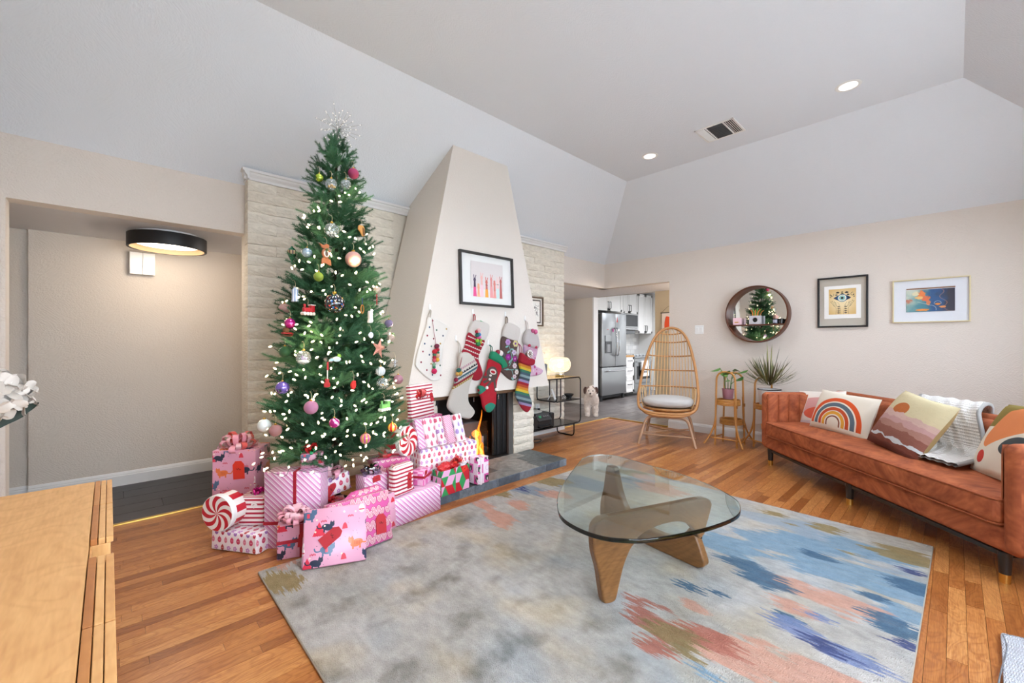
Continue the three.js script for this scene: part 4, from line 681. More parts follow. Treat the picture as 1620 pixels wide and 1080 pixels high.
// ---------------------------------------------------------------- rattan plant stands and their plants
{
  const C = phys('#bd8340', 0.4), Cd = phys('#9a6530', 0.5);
  function stand(label, x, z, turn, mirror, low = 0.84) {
    const t = thing('plant_stand', label, 'plant stand', [x, 0, z], turn);
    const s = mirror ? -1 : 1;
    // two tall arches that run to the floor, flared feet
    part('arch', bent([[-0.12 * s, 0, 0.12], [-0.12 * s, 0.86, 0.1], [-0.12 * s, 0.86, -0.1], [-0.12 * s, 0, -0.12]], 0.011, 0.1), C, t);
    part('arch', bent([[0.13 * s, 0, 0.12], [0.13 * s, low, 0.1], [0.13 * s, low, -0.1], [0.13 * s, 0, -0.12]], 0.011, 0.1), C, t);
    for (const [a, b] of [[-1, 1], [-1, -1], [1, 1]]) part('flared_leg', tube([[a * 0.135 * s, 0.56, b * 0.1], [a * 0.137 * s, 0.3, b * 0.11], [a * 0.16 * s, 0.14, b * 0.15], [a * 0.21 * s, 0.02, b * 0.21]], 0.0105, false, 30), C, t);
    for (const [y, dx, r] of [[0.475, -0.05 * s, 0.125], [0.24, 0.05 * s, 0.115]]) {
      const b = part('basket', cyl(r - 0.006, r - 0.006, 0.008, dx, y, 0, 28), Cd, t);
      for (let k = 0; k < 4; k++) part('cane_ring', rot(new THREE.TorusGeometry(r, 0.0085, 8, 40), Math.PI / 2).translate(dx, y + 0.008 + k * 0.0165, 0), C, b);
    }
    part('stretcher', rod([-0.17 * s, 0.09, 0.15], [0.12 * s, 0.09, 0.12], 0.008), C, t); part('stretcher', rod([-0.16 * s, 0.09, -0.15], [0.12 * s, 0.09, -0.12], 0.008), C, t); part('stretcher', rod([-0.15, 0.09, 0.13], [-0.15, 0.09, -0.13], 0.008), C, t);
    for (const q of [[-0.12 * s, 0.45, 0.115], [0.13 * s, 0.45, 0.115], [0.13 * s, 0.2, 0.118]]) part('cane_wrap', cyl(0.0135, 0.0135, 0.035, ...q, 12), Cd, t);
    return t;
  }
  stand('two tiered rattan plant stand with tall arches holding the pink potted plant', 5.27, 0, 0, false).position.z = -1.83;
  { const t = stand('rattan plant stand partly hidden behind the sofa arm, holding the white pot', 5.40, 0, 0.9, true, 0.66); t.position.z = -1.44; t.scale.set(1, 0.93, 1); }
  // pink pot with broad leaves
  const leafMats = ['#4f7f33', '#3f6b2b', '#6a9440'].map((c) => phys(c, 0.45));
  const blade = (L, w, curl, N = 8) => { const g = new THREE.PlaneGeometry(1, 1, 4, N), p = g.attributes.position; for (let i = 0; i < p.count; i++) { const f = p.getY(i) + 0.5, u = p.getX(i) * 2, ww = w * Math.pow(Math.sin(Math.PI * Math.min(1, 0.04 + f * 0.96)), 0.75); p.setXYZ(i, u * ww / 2, f * L, -curl * f * f * L + 0.16 * ww * u * u); } g.computeVertexNormals(); return g; };
  const pk = [5.22, 0.545, -1.83];
  const pot = thing('potted_plant', 'small leafy green plant in a dusty pink pot on the rattan stand', 'plant', pk);
  part('pot', lathe([[0, 0], [0.052, 0], [0.062, 0.11], [0.066, 0.112], [0.066, 0.118], [0.058, 0.118], [0.056, 0.1], [0, 0.1]], 32), std('#a4707a', 0.7), pot);
  part('soil', cyl(0.055, 0.055, 0.004, 0, 0.1, 0, 20), std('#2c211a', 1), pot);
  for (const [dx, dz, h, az] of [[-0.02, -0.02, 0.26, 4.2], [0.02, 0.02, 0.2, 0.8], [0, 0.03, 0.25, 1.7], [-0.03, 0.01, 0.13, 5.2], [0.03, -0.01, 0.15, 2.4], [0.0, -0.03, 0.18, 5.6], [0.01, 0.02, 0.11, 1.2]]) {
    const ex = dx * 2.4 + 0.03 * Math.sin(az), ez = dz * 2.4 + 0.03 * Math.cos(az), s = part('stem', tube([[dx, 0.1, dz], [dx * 1.4, 0.1 + h * 0.6, dz * 1.4], [ex, 0.1 + h, ez]], 0.0035, false, 16, 6), leafMats[1], pot);
    part('leaf', blade(0.14, 0.08, 0.1).applyMatrix4(new THREE.Matrix4().makeRotationFromEuler(new THREE.Euler(1.3 + rr(-0.3, 0.7), az, 0, 'YXZ'))).translate(ex, 0.1 + h, ez), pick(leafMats), s);
  }
  // white pot with a spiky plant
  const sp = thing('spiky_plant', 'spiky variegated plant with thin arching leaves in a white pot behind the sofa arm', 'plant', [5.39, 0.468, -1.45]);
  part('pot', lathe([[0, 0], [0.095, 0], [0.112, 0.19], [0.117, 0.195], [0.117, 0.205], [0.106, 0.205], [0.104, 0.18], [0, 0.18]], 36), std('#d9d6d3', 0.5), sp);
  part('pot_rim', lathe([[0.107, 0.2], [0.119, 0.2], [0.119, 0.208], [0.107, 0.208]], 36), std('#333436', 0.6), sp);
  part('soil', cyl(0.093, 0.093, 0.004, 0, 0.18, 0, 24), std('#2c211a', 1), sp);
  const spMats = ['#5d6137', '#7a7748', '#47502f', '#6b5f45', '#8f8b5e'].map((c) => phys(c, 0.5));
  for (let i = 0; i < 95; i++) {
    const az = rnd() * 6.283, el = i < 3 ? rr(1.25, 1.5) : rr(0.0, 1.0), L = i < 3 ? 0.44 : rr(0.24, 0.37), curl = rr(0.1, 0.45) * (1.3 - el);
    const g = blade(L, rr(0.010, 0.017), curl, 7).rotateX(Math.PI / 2 - el).rotateY(az).translate(0.02 * Math.sin(az), 0.24 + rr(0, 0.08), 0.02 * Math.cos(az));
    part('leaf', g, pick(spMats), sp);
  }
}
// ---------------------------------------------------------------- oak sideboard
{
  const oakTex = woodTex([226, 192, 146], [196, 154, 106], 1024, 512, 7, 0.9); oakTex.rotation = Math.PI / 2; oakTex.repeat.set(1.1, 1.1);
  const oak = ['#fbe6c8', '#f4d8b2', '#ffeaca', '#d6ac82', '#c99a70'].map((c) => phys(c, 0.42, { map: oakTex }));
  const t = thing('sideboard', 'honey oak sideboard in the left foreground with slatted sliding door fronts', 'sideboard', [-0.215, 0, -0.85]);
  const L = (x) => x + 0.215, Dz = (z) => z + 0.85;
  part('top_panel', rspan(L(-0.44), L(-0.032), 0.72, 0.75, Dz(-1.94), Dz(0.2), 0.002), oak[0], t);
  part('carcass', merge([span(L(-0.44), L(-0.034), 0.1, 0.718, Dz(-1.93), Dz(-1.90)), span(L(-0.44), L(-0.034), 0.1, 0.718, Dz(0.17), Dz(0.19)), span(L(-0.44), L(-0.034), 0.1, 0.13, Dz(-1.93), Dz(0.19)), span(L(-0.44), L(-0.425), 0.1, 0.718, Dz(-1.93), Dz(0.19))]), oak[1], t);
  const cuts = [-1.94, -1.655, -1.37, -1.262, -0.955, -0.5, 0.0, 0.2];
  for (let i = 0; i < cuts.length - 1; i++) {
    if (i === 2) continue;
    const z0 = cuts[i] + 0.002, z1 = cuts[i + 1] - 0.002, door = part('door', rspan(L(-0.031), L(0.004), 0.1, 0.735, Dz(z0), Dz(z1), 0.002), oak[(i + 1) % 3], t);
    [[-0.0305, -0.0185], [-0.0172, -0.0055], [-0.0042, 0.0085]].forEach(([a, b], k) => part('slat', rspan(L(a), L(b), 0.735, 0.7505 - k * 0.0008, Dz(z0), Dz(z1), 0.0015), oak[k === 0 ? 3 + i % 2 : (i + k * 2) % 3], door));
  }
  part('handle_recess', merge([span(L(-0.0305), L(0.0085), 0.1, 0.735, Dz(-1.29), Dz(-1.264)), span(L(-0.0305), L(-0.027), 0.69, 0.735, Dz(-1.368), Dz(-1.264))]), oak[2], t);
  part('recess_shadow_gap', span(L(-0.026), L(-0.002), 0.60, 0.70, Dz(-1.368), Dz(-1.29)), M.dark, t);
  for (const x of [-0.4, -0.06]) for (const z of [-1.86, 0.1]) part('leg', cyl(0.014, 0.02, 0.1, L(x), 0, Dz(z), 16), oak[3], t);
}
// white hydrangea leaning in from a vase on the sideboard
{
  const c = [-0.197, 1.082, -1.505];
  const t = thing('hydrangea', 'white hydrangea bloom with a dark green leaf at the left edge of the photo', 'flower', c);
  const petalMats = ['#c2b9af', '#b8aea3', '#ccc3b9'].map((q) => std(q, 0.8));
  const petal = (s) => { const g = new THREE.PlaneGeometry(1, 1, 4, 4), p = g.attributes.position; for (let i = 0; i < p.count; i++) { const f = p.getY(i) + 0.5, u = p.getX(i) * 2, w = s * 0.95 * Math.pow(Math.sin(Math.PI * (0.08 + 0.84 * f)), 0.6) * (f < 0.25 ? 0.35 + f * 2.6 : 1); p.setXYZ(i, u * w / 2, f * s, 0.18 * s * (f * f) - 0.1 * s * u * u); } g.computeVertexNormals(); return g; };
  const shapes = [0.028, 0.032, 0.036].map(petal), up = V(0, 0, 1), q = new THREE.Quaternion();
  for (let i = 0; i < 46; i++) {
    const y = 1 - 2 * (i + 0.5) / 46, a = i * 2.39996, r = Math.sqrt(1 - y * y), n = V(r * Math.cos(a), y * 0.9 + 0.1, r * Math.sin(a)).normalize(), R = rr(0.046, 0.060);
    const fl = new THREE.Group(); fl.name = 'floret'; fl.position.copy(n).multiplyScalar(R); fl.position.y *= 0.82; fl.quaternion.copy(q.setFromUnitVectors(up, n)); fl.rotateZ(rnd() * 6); t.add(fl);
    for (let k = 0; k < 4; k++) { const m = part('petal', pick(shapes), pick(petalMats), fl); m.rotation.set(0, 0, k * Math.PI / 2 + rr(-0.15, 0.15)); m.rotateX(rr(0.05, 0.4)); }
  }
  part('flower_core', ball(0.04).scale(1, 0.85, 1), std('#cdbfa8', 0.9), t);
  const lg = new THREE.PlaneGeometry(1, 1, 10, 16), lp = lg.attributes.position;
  for (let i = 0; i < lp.count; i++) { const f = lp.getY(i) + 0.5, u = lp.getX(i) * 2, w = 0.085 * Math.pow(Math.sin(Math.PI * Math.min(1, 0.05 + f * 0.95)), 0.8) * (1 + 0.05 * Math.sin(f * 70)); lp.setXYZ(i, u * w / 2, f * 0.16, 0.012 * Math.abs(u) - 0.06 * f * f + 0.003 * Math.sin(f * 40) * Math.abs(u)); }
  lg.computeVertexNormals(); rot(lg, 0.25, 0, -1.5);
  part('leaf', lg.scale(0.85, 0.85, 0.85).translate(-0.06, -0.044, 0.02), phys('#1d2a20', 0.7), t);
  part('stem', tube([[0, -0.03, 0], [-0.06, -0.07, 0.0], [-0.14, -0.12, 0.015], [-0.188, -0.2, 0.023], [-0.192, -0.3, 0.023]], 0.004, false, 20, 7), std('#5b6a40', 0.7), t);
  const v = thing('vase', 'white ceramic vase on the sideboard holding the hydrangea', 'vase', [-0.36, 0.752, -1.45]);
  part('vase_body', lathe([[0, 0], [0.035, 0], [0.05, 0.03], [0.052, 0.08], [0.03, 0.14], [0.022, 0.17], [0.026, 0.18], [0.02, 0.18], [0.016, 0.165], [0.016, 0.02], [0, 0.02]], 32), std('#e6e2dc', 0.4), v);
}
// ---------------------------------------------------------------- christmas tree
const TREE = [1.13, 0, -2.93], treeR = (y) => Math.max(0.05, 0.53 - 0.189 * (y - 0.5));
{
  const t = thing('christmas_tree', 'tall slim green christmas tree covered in lights and ornaments in front of the white brick', 'tree', TREE);
  const bark = std('#3a2c20', 0.9), greens = ['#41704e', '#4b7c58', '#33603f', '#52845c', '#6a9a68', '#2c5438'].map((c) => std(c, 0.75));
  part('trunk', rod([0, 0.02, 0], [0, 2.5, 0], 0.022, 8, 0.007), bark, t);
  part('tree_stand', merge([0, 1, 2, 3].map((k) => rot(rod([0, 0.16, 0], [0.3, 0.015, 0], 0.011, 6), 0, k * Math.PI / 2 + 0.4, 0)).concat([cyl(0.028, 0.028, 0.22)])), M.black, t);
  // a branch: stem along +x with bushy tips; needles are two crossing slivers each
  const branchVariants = {};
  function branch(len, tips, key) {
    const pos = [], nor = [], A = V(0, 0, 0), B = V(0, 0, 0), Cc = V(0, 0, 0);
    const tri = (a, b, c) => { const n = b.clone().sub(a).cross(c.clone().sub(a)).normalize(); for (const q of [a, b, c]) { pos.push(q.x, q.y, q.z); nor.push(n.x, n.y, n.z); } };
    const needle = (p, d, L) => { const w = 0.0016, s = V(-d.z, 0, d.x); if (s.lengthSq() < 1e-4) s.set(1, 0, 0); s.normalize().multiplyScalar(w); const u = d.clone().cross(s).setLength(w), e = p.clone().addScaledVector(d, L); tri(p.clone().add(s), e, p.clone().sub(s)); tri(p.clone().add(u), e, p.clone().sub(u)); };
    const sprig = (o, dir, L, n) => {
      const side = V(0, 1, 0).cross(dir).normalize(), upv = dir.clone().cross(side).normalize();
      for (let i = 0; i < n; i++) {
        const f = i / n, a = i * 2.4 + rr(-0.3, 0.3), p = o.clone().addScaledVector(dir, L * f), lean = 0.95 - 0.4 * f;
        const d = side.clone().multiplyScalar(Math.cos(a)).addScaledVector(upv, Math.sin(a)).multiplyScalar(lean).addScaledVector(dir, 0.75 - lean * 0.35).normalize();
        needle(p, d, rr(0.02, 0.03) * (1 - 0.25 * f));
      }
    };
    for (let k = 0; k < tips; k++) {
      const f = k === 0 ? 1 : 0.25 + 0.75 * rnd(), side = k % 2 ? 1 : -1, o = V(len * f * 0.72, 0.01 * Math.sin(k), 0);
      const dir = k === 0 ? V(1, 0.25, 0) : V(rr(0.4, 1), rr(-0.25, 0.75), side * rr(0.3, 1.0)); dir.normalize();
      const L = len * (k === 0 ? 0.3 : rr(0.22, 0.4)) + 0.02; sprig(o, dir, Math.min(L, 0.12), Math.round(Math.min(L, 0.12) * 620)); tri(o.clone().add(A.set(0, 0.002, 0)), o.clone().addScaledVector(dir, L), o.clone().sub(B.set(0, 0.002, 0)));
    }
    sprig(V(len * 0.2, 0, 0), V(1, 0, 0), len * 0.55, Math.round(len * 260)); void Cc;
    const g = new THREE.BufferGeometry(); g.setAttribute('position', new THREE.Float32BufferAttribute(pos, 3)); g.setAttribute('normal', new THREE.Float32BufferAttribute(nor, 3)); g.setAttribute('uv', new THREE.Float32BufferAttribute(new Float32Array(pos.length / 3 * 2), 2)); void key;
    return g;
  }
  const sizes = [0.12, 0.18, 0.25, 0.33, 0.42, 0.5], tipsFor = [7, 11, 15, 19, 23, 28];
  sizes.forEach((L, i) => { branchVariants[i] = [0, 1, 2].map((k) => branch(L, tipsFor[i], k)); });
  const wire = std('#1f3326', 0.8);
  void wire;
  let n = 0;
  for (let y = 0.5; y < 2.52; ) {
    const R = treeR(y), count = Math.max(5, Math.round(R * 30));
    for (let k = 0; k < count && n < 298; k++, n++) {
      const az = k / count * 6.283 + y * 37, low = y < 0.68 && Math.cos(az - 1.94) > 0.25 ? 0.8 : 1, want = R * rr(0.84, 1.1) * low, i = sizes.reduce((b, s, j) => Math.abs(s - want) < Math.abs(sizes[b] - want) ? j : b, 0);
      const m = part('branch', pick(branchVariants[i]), pick(greens), t), s = want / sizes[i]; m.position.set(0, y - 0.04 + rr(-0.03, 0.03), 0); m.rotation.set(0, az, rr(0.02, 0.26) + Math.max(0, (y - 2.1)) * 1.3, 'YXZ'); m.scale.set(s, Math.min(1.1, s), Math.min(1.15, s));
    }
    y += 0.05 + R * 0.115;
  }
  part('branch', branchVariants[1][0], greens[1], t).rotation.z = Math.PI / 2; t.children.at(-1).position.y = 2.45;
  for (let k = 0; k < 5; k++) { const m = part('branch', pick(branchVariants[0]), pick(greens), t); m.position.y = 2.48; m.rotation.set(0, k * 1.3, 0.9, 'YXZ'); }
}
// string of warm white lights
{
  const t = thing('string_lights', 'string of small warm white lights wound around the christmas tree', 'string lights', TREE);
  const bulbG = new THREE.SphereGeometry(1, 8, 6).scale(0.0055, 0.011, 0.0055), bulbM = new THREE.MeshStandardMaterial({ color: '#fff6dc', emissive: '#ffefc0', emissiveIntensity: 8, roughness: 0.6 });
  const pts = [];
  for (let i = 0; i < 296; i++) {
    const f = (i + 0.5) / 296, y = 0.46 + 2.04 * (1 - Math.sqrt(1 - f * 0.985)), tw = (i * 0.071) % 2, back = i % 6 === 5, az = 1.94 + (back ? Math.PI : 0) + Math.asin(0.96 * (Math.abs(tw - 1) * 2 - 1)) + rr(-0.12, 0.12), R = treeR(y) * rr(0.86, 0.98);   // wound back and forth over the room side, fewer towards the wall
    const p = [R * Math.cos(az), y + rr(-0.03, 0.03), R * Math.sin(az)]; if (!back) pts.push(p);
    const m = part('bulb', bulbG, bulbM, t); m.position.set(...p); m.rotation.set(rr(-1.3, 1.3), 0, rr(-1.3, 1.3)); m.castShadow = false;
  }
  part('wire', tube(pts.map(([x, y, z]) => [x * 0.95, y - 0.012, z * 0.95]), 0.0013, false, 1500, 4), std('#1d3527', 0.8), t);
  for (const [y, a] of [[0.7, 1.2], [0.8, 3.4], [0.75, 5.4], [1.2, 2.2], [1.3, 0.4], [1.7, 1.6], [2.2, 0.9]]) { const l = new THREE.PointLight('#ffe2a8', LAMP.tree, 0, 2); const R = treeR(y) + 0.05; l.position.set(TREE[0] + R * Math.cos(a), y, TREE[2] + R * Math.sin(a)); l.shadow.radius = 0.3; l.castShadow = true; l.name = 'tree_glow'; scene.add(l); }
}
// starburst topper
{
  const t = thing('tree_topper', 'silver wire starburst topper with tiny lights above the tree tip', 'tree topper', [1.135, 2.66, -2.915]), r0 = 0.005;
  const bulbM = new THREE.MeshStandardMaterial({ color: '#ffffff', emissive: '#fff6e6', emissiveIntensity: 1.6 }), silver = std('#a9aaa8', 0.3, { metalness: 0.6 });
  part('topper_stem', rod([0, -0.2, 0], [0, 0, 0], 0.003, 6), silver, t); part('topper_core', ball(0.012, 0, 0, 0, 10), silver, t);
  for (let i = 0; i < 42; i++) {
    const y = 1 - 2 * (i + 0.5) / 42, a = i * 2.39996, q = Math.sqrt(1 - y * y), L = rr(0.11, 0.17), d = V(q * Math.cos(a), y, q * Math.sin(a));
    const s = part('ray', rod([0, 0, 0], d.clone().multiplyScalar(L).toArray(), 0.0017, 4, 0.001), silver, t);
    for (const f of [0.5, 0.92]) part('bulb', ball(0.0028, ...d.clone().multiplyScalar(L * f).toArray(), 6), bulbM, s).castShadow = false;
  }
  void r0;
}
// ---------------------------------------------------------------- ornaments
{
  const cap = M.gold, thread = std('#d8c9a0', 0.8);
  const glitter = (c) => phys(c, 0.5, { metalness: 0.25, bumpMap: speckle, bumpScale: 0.002, clearcoat: 0.3 });
  const shiny = (c) => phys(c, 0.14, { metalness: 0.55, clearcoat: 1 });
  const clear = phys('#eef3f5', 0.04, { transmission: 0.86, thickness: 0, ior: 1.5, clearcoat: 1 });
  const hang = (o, y, L = 0.045) => part('hook', tube([[0, y, 0], [0.003, y + L * 0.5, 0], [0, y + L, -0.012], [-0.004, y + L * 0.9, -0.02]], 0.0009, false, 12, 4), thread, o);
  function bauble(label, x, y, z, r, mat, extra) {
    const o = thing('bauble', label, 'ornament', [x, y, z]);
    part('glass_ball', ball(r, 0, 0, 0, 24), mat, o); part('cap', lathe([[0, r * 1.22], [r * 0.16, r * 1.2], [r * 0.2, r * 1.12], [r * 0.22, r * 0.96], [0, r * 0.94]].reverse(), 14), cap, o); hang(o, r * 1.2);
    if (extra) extra(o, r); return o;
  }
  const mosaicTex = canvasTex(256, 128, (c, w, h) => { c.fillStyle = '#1c1f26'; c.fillRect(0, 0, w, h); for (let i = 0; i < 260; i++) { c.fillStyle = pick(['#e8eef2', '#2a6ec2', '#d13b34', '#e7c23c', '#9cc7e4', '#f4f4f0', '#3a9c6a', '#16181c', '#e98b3a']); c.beginPath(); const x = rnd() * w, y = rnd() * h, s = rr(5, 11); c.moveTo(x, y); c.lineTo(x + s, y + rr(-4, 4)); c.lineTo(x + rr(0, s), y + s); c.fill(); } });
  const stripeTex = (a, b, n, sl = 0) => canvasTex(128, 64, (c, w, h) => { c.fillStyle = a; c.fillRect(0, 0, w, h); c.fillStyle = b; for (let i = 0; i < n; i++) { c.beginPath(); const x = i * w / n; c.moveTo(x, 0); c.lineTo(x + w / n / 2, 0); c.lineTo(x + w / n / 2 + sl, h); c.lineTo(x + sl, h); c.fill(); } });
  const inner = (cols, k = 9) => (o, r) => { for (let i = 0; i < k; i++) { const a = i * 2.4, q = r * 0.55 * Math.sqrt(i / k); part('filling', ball(r * rr(0.14, 0.24), q * Math.cos(a), -r * rr(0.2, 0.5), q * Math.sin(a), 8), cols[i % cols.length], o); } };
  bauble('small lime green glass bauble near the top of the tree', 0.988, 2.27, -2.846, 0.026, shiny('#9fb83a'));
  bauble('crimson glitter bauble on the right near the tree top', 1.189, 2.335, -2.789, 0.035, glitter('#9c2f5c'));
  bauble('clear bauble with gold filling just below the lime green bauble', 1.04, 2.221, -2.78, 0.038, clear, inner([M.gold, std('#d9a657', 0.4)]));
  bauble('plain clear glass bauble right of the gold filled one near the top', 1.125, 2.237, -2.759, 0.034, clear);
  bauble('large clear glass bauble with a silver cap halfway up the upper tree', 1.019, 1.909, -2.715, 0.046, clear, inner([std('#f2f2f0', 0.6)], 5));
  bauble('pale silver blue bauble beside the green finial ornament', 0.899, 1.764, -2.80, 0.031, shiny('#a8c0cf'));
  bauble('largest rose gold glitter bauble on the upper right of the tree', 1.131, 1.733, -2.653, 0.05, glitter('#c99a93'));
  bauble('lime green glitter bauble left of the tree centre above the mosaic ball', 0.935, 1.607, -2.705, 0.029, glitter('#8fa83a'));
  bauble('big mosaic glass ball of blue, white, red and yellow chips', 1.001, 1.442, -2.622, 0.06, phys('#ffffff', 0.12, { map: mosaicTex, clearcoat: 1 }));
  bauble('dusty rose bauble half hidden at the left edge beside the red train', 0.803, 1.415, -2.925, 0.034, glitter('#c59a94'));
  bauble('shiny magenta bauble on the left edge below the red train', 0.80, 1.319, -2.80, 0.032, shiny('#c01f86'));
  bauble('champagne bauble at the right edge of the tree beside the hood', 1.305, 1.554, -2.685, 0.027, glitter('#cdb9aa'));
  bauble('lavender glitter bauble at the right edge of the tree', 1.435, 1.335, -2.768, 0.03, glitter('#8f80a6'));
  bauble('pale champagne bauble at the right edge below the lavender bauble', 1.427, 1.236, -2.725, 0.026, glitter('#cfb6aa'));
  bauble('dark green glitter bauble on the left side of the tree', 0.772, 1.148, -2.80, 0.033, glitter('#2f6138'));
  bauble('clear bauble holding a tiny snow scene with lilac figures', 0.838, 1.113, -2.67, 0.043, clear, (o, r) => { part('snow', ball(r * 0.8, 0, 0, 0, 14).scale(1, 0.35, 1).translate(0, -r * 0.55, 0), M.white, o); part('figure', merge([ball(r * 0.2, -r * 0.2, -r * 0.15, r * 0.2, 10), ball(r * 0.15, -r * 0.2, r * 0.15, r * 0.2, 10), ball(r * 0.2, r * 0.25, -r * 0.15, r * 0.1, 10)]), std('#a78fc4', 0.6), o); });
  bauble('white bauble with fine silver stripes below the rose star', 1.26, 1.019, -2.54, 0.03, phys('#ffffff', 0.3, { map: stripeTex('#e9eef0', '#b3c0c4', 12) }));
  bauble('clear bauble with gold flecks under the striped white bauble', 1.267, 0.942, -2.527, 0.038, clear, inner([M.gold, M.white], 12));
  bauble('rose glitter bauble at the lower right edge of the tree', 1.457, 0.946, -2.674, 0.033, glitter('#b98494'));
  bauble('bright purple bauble on the lower left of the tree', 0.745, 0.935, -2.75, 0.038, shiny('#8169c4'));
  bauble('pink glitter bauble at lower centre left of the tree', 0.851, 0.826, -2.583, 0.039, glitter('#cf8bb0'));
  bauble('magenta bauble with white swirls at the lower centre of the tree', 0.953, 0.734, -2.50, 0.03, phys('#ffffff', 0.15, { metalness: 0.3, clearcoat: 1, map: stripeTex('#b81c80', '#e7b3d6', 5, 60) }));
  bauble('pearl white bauble at the bottom left branch of the tree', 0.669, 0.711, -2.83, 0.038, phys('#e3eae6', 0.3, { clearcoat: 0.6 }));
  bauble('rose pink bauble partly hidden behind the pearl white bauble', 0.706, 0.689, -2.741, 0.035, glitter('#b98382'));
  bauble('gold and pink striped bauble at the bottom centre of the tree', 1.116, 0.627, -2.444, 0.032, phys('#ffffff', 0.2, { clearcoat: 1, map: stripeTex('#c8a24a', '#c24f8f', 8) }));
  bauble('red and gold bauble at the bottom right of the tree by the peppermint box', 1.32, 0.657, -2.50, 0.03, phys('#ffffff', 0.2, { clearcoat: 1, map: stripeTex('#b3261f', '#d1a23c', 6) }));
  // other ornaments, each a small figure facing the room
  const fig = (name, label, x, y, z) => { const o = thing(name, label, 'ornament', [x, y, z], 0.35); return o; };
  const ex = (pts, d, sm = 0.3) => slab(pts, d, d * 0.25, sm).translate(0, 0, -d / 2);
  let o = fig('finial_ornament', 'green glass finial ornament with a striped gold band on the left edge', 0.865, 1.779, -2.985);
  part('finial', lathe([[0.001, -0.062], [0.006, -0.045], [0.022, -0.015], [0.03, 0.012], [0.022, 0.03], [0.008, 0.042], [0.005, 0.05], [0, 0.052]]), shiny('#1d7a52'), o); part('band', lathe([[0.0285, -0.004], [0.0308, 0.004], [0.0308, 0.016], [0.028, 0.022]]), phys('#ffffff', 0.3, { map: stripeTex('#c9b48a', '#5a3b34', 10) }), o); hang(o, 0.05);
  o = fig('reindeer_ornament', 'brown reindeer ornament around a small round photo frame', 0.98, 1.754, -2.70);
  part('reindeer', merge([new THREE.TorusGeometry(0.027, 0.007, 8, 28), ex([[-0.03, 0.03], [-0.05, 0.055], [-0.02, 0.05], [0, 0.062], [0.02, 0.055], [0.012, 0.03]], 0.008), ex([[-0.03, -0.03], [-0.036, -0.07], [-0.01, -0.06], [0.01, -0.065], [0.034, -0.07], [0.028, -0.03]], 0.008)]), std('#9a5a36', 0.6), o); part('photo_disc', rot(cyl(0.024, 0.024, 0.003, 0, 0, 0, 24), Math.PI / 2), std('#d8d3cc', 0.5), o); part('portrait', rot(cyl(0.013, 0.013, 0.004, 0, 0, 0, 20), Math.PI / 2).scale(0.8, 1.15, 1), std('#5b4339', 0.6), o); hang(o, 0.06);
  o = fig('wooden_ornament', 'small golden brown wooden dog face ornament on the right side of the upper tree', 1.205, 1.939, -2.70);
  part('face', ex([[-0.022, 0.03], [0.012, 0.033], [0.027, 0.012], [0.024, -0.03], [0.006, -0.034], [-0.012, -0.008], [-0.028, 0.004]], 0.01), std('#c08b4a', 0.6), o); part('ear', ex([[0.004, 0.02], [0.02, 0.01], [0.022, -0.02], [0.01, -0.03]], 0.006).translate(0, 0, 0.007), std('#7a5229', 0.6), o); hang(o, 0.03);
  o = fig('stein_ornament', 'blue and white ceramic stein ornament on the left of the tree', 0.835, 1.499, -2.82);
  part('stein', lathe([[0, -0.045], [0.021, -0.045], [0.022, -0.038], [0.018, -0.034], [0.017, 0.02], [0.019, 0.026], [0.014, 0.034], [0.004, 0.045], [0, 0.046]]), phys('#ffffff', 0.3, { map: stripeTex('#e6eaf0', '#8fa6c9', 7) }), o); part('handle', new THREE.TorusGeometry(0.014, 0.003, 6, 16).translate(0.022, -0.006, 0), M.white, o); hang(o, 0.045);
  const loco = (col, trim, label, p) => { o = fig('train_ornament', label, ...p); part('engine', merge([rbox(0.05, 0.026, 0.024, 0.004, -0.006, 0.006, 0), rbox(0.026, 0.042, 0.028, 0.004, 0.028, 0.014, 0), cyl(0.006, 0.009, 0.024, -0.022, 0.016, 0, 10)]), col, o); part('roof', rbox(0.034, 0.006, 0.032, 0.002, 0.028, 0.037, 0), trim, o); for (let k = 0; k < 4; k++) part('wheel', rot(cyl(0.0095, 0.0095, 0.03, 0, -0.015, 0, 14), Math.PI / 2).translate(-0.03 + k * 0.021, -0.016, 0), trim, o); hang(o, 0.04); };
  loco(std('#b3232b', 0.4), std('#e8e2da', 0.5), 'red train engine ornament with white wheels on the left of the tree', [0.874, 1.394, -2.71]);
  loco(std('#6fae62', 0.4), std('#e4ece2', 0.5), 'green and white train engine ornament at the lower right of the tree', [1.263, 0.796, -2.495]);
  o = fig('sled_ornament', 'dark red sled ornament just below the shiny magenta bauble', 0.785, 1.259, -2.81);
  part('sled', merge([rbox(0.06, 0.012, 0.026, 0.004, 0, 0, 0), tube([[-0.03, -0.016, 0.01], [0.02, -0.016, 0.01], [0.036, 0, 0.01]], 0.003), tube([[-0.03, -0.016, -0.01], [0.02, -0.016, -0.01], [0.036, 0, -0.01]], 0.003)]), std('#8e1f22', 0.5), o); part('sack', ball(0.019, -0.005, 0.018, 0, 12), std('#6d4a2c', 0.8), o); hang(o, 0.036);
  o = fig('candy_stick', 'thin red stick ornament at the right edge under the champagne bauble', 1.288, 1.491, -2.65); part('stick', cyl(0.003, 0.003, 0.075, 0, -0.04, 0, 8), std('#c22a2e', 0.4), o); hang(o, 0.035, 0.02);
  o = fig('ring_ornament', 'slim wooden ring ornament hanging from a dark blue ribbon', 1.164, 1.426, -2.595); part('ring', new THREE.TorusGeometry(0.026, 0.004, 8, 28).scale(0.45, 1, 1).translate(0, -0.012, 0), std('#b27634', 0.5), o); part('ribbon', rbox(0.006, 0.05, 0.002, 0.0008, 0, 0.035, 0), std('#22325e', 0.6), o);
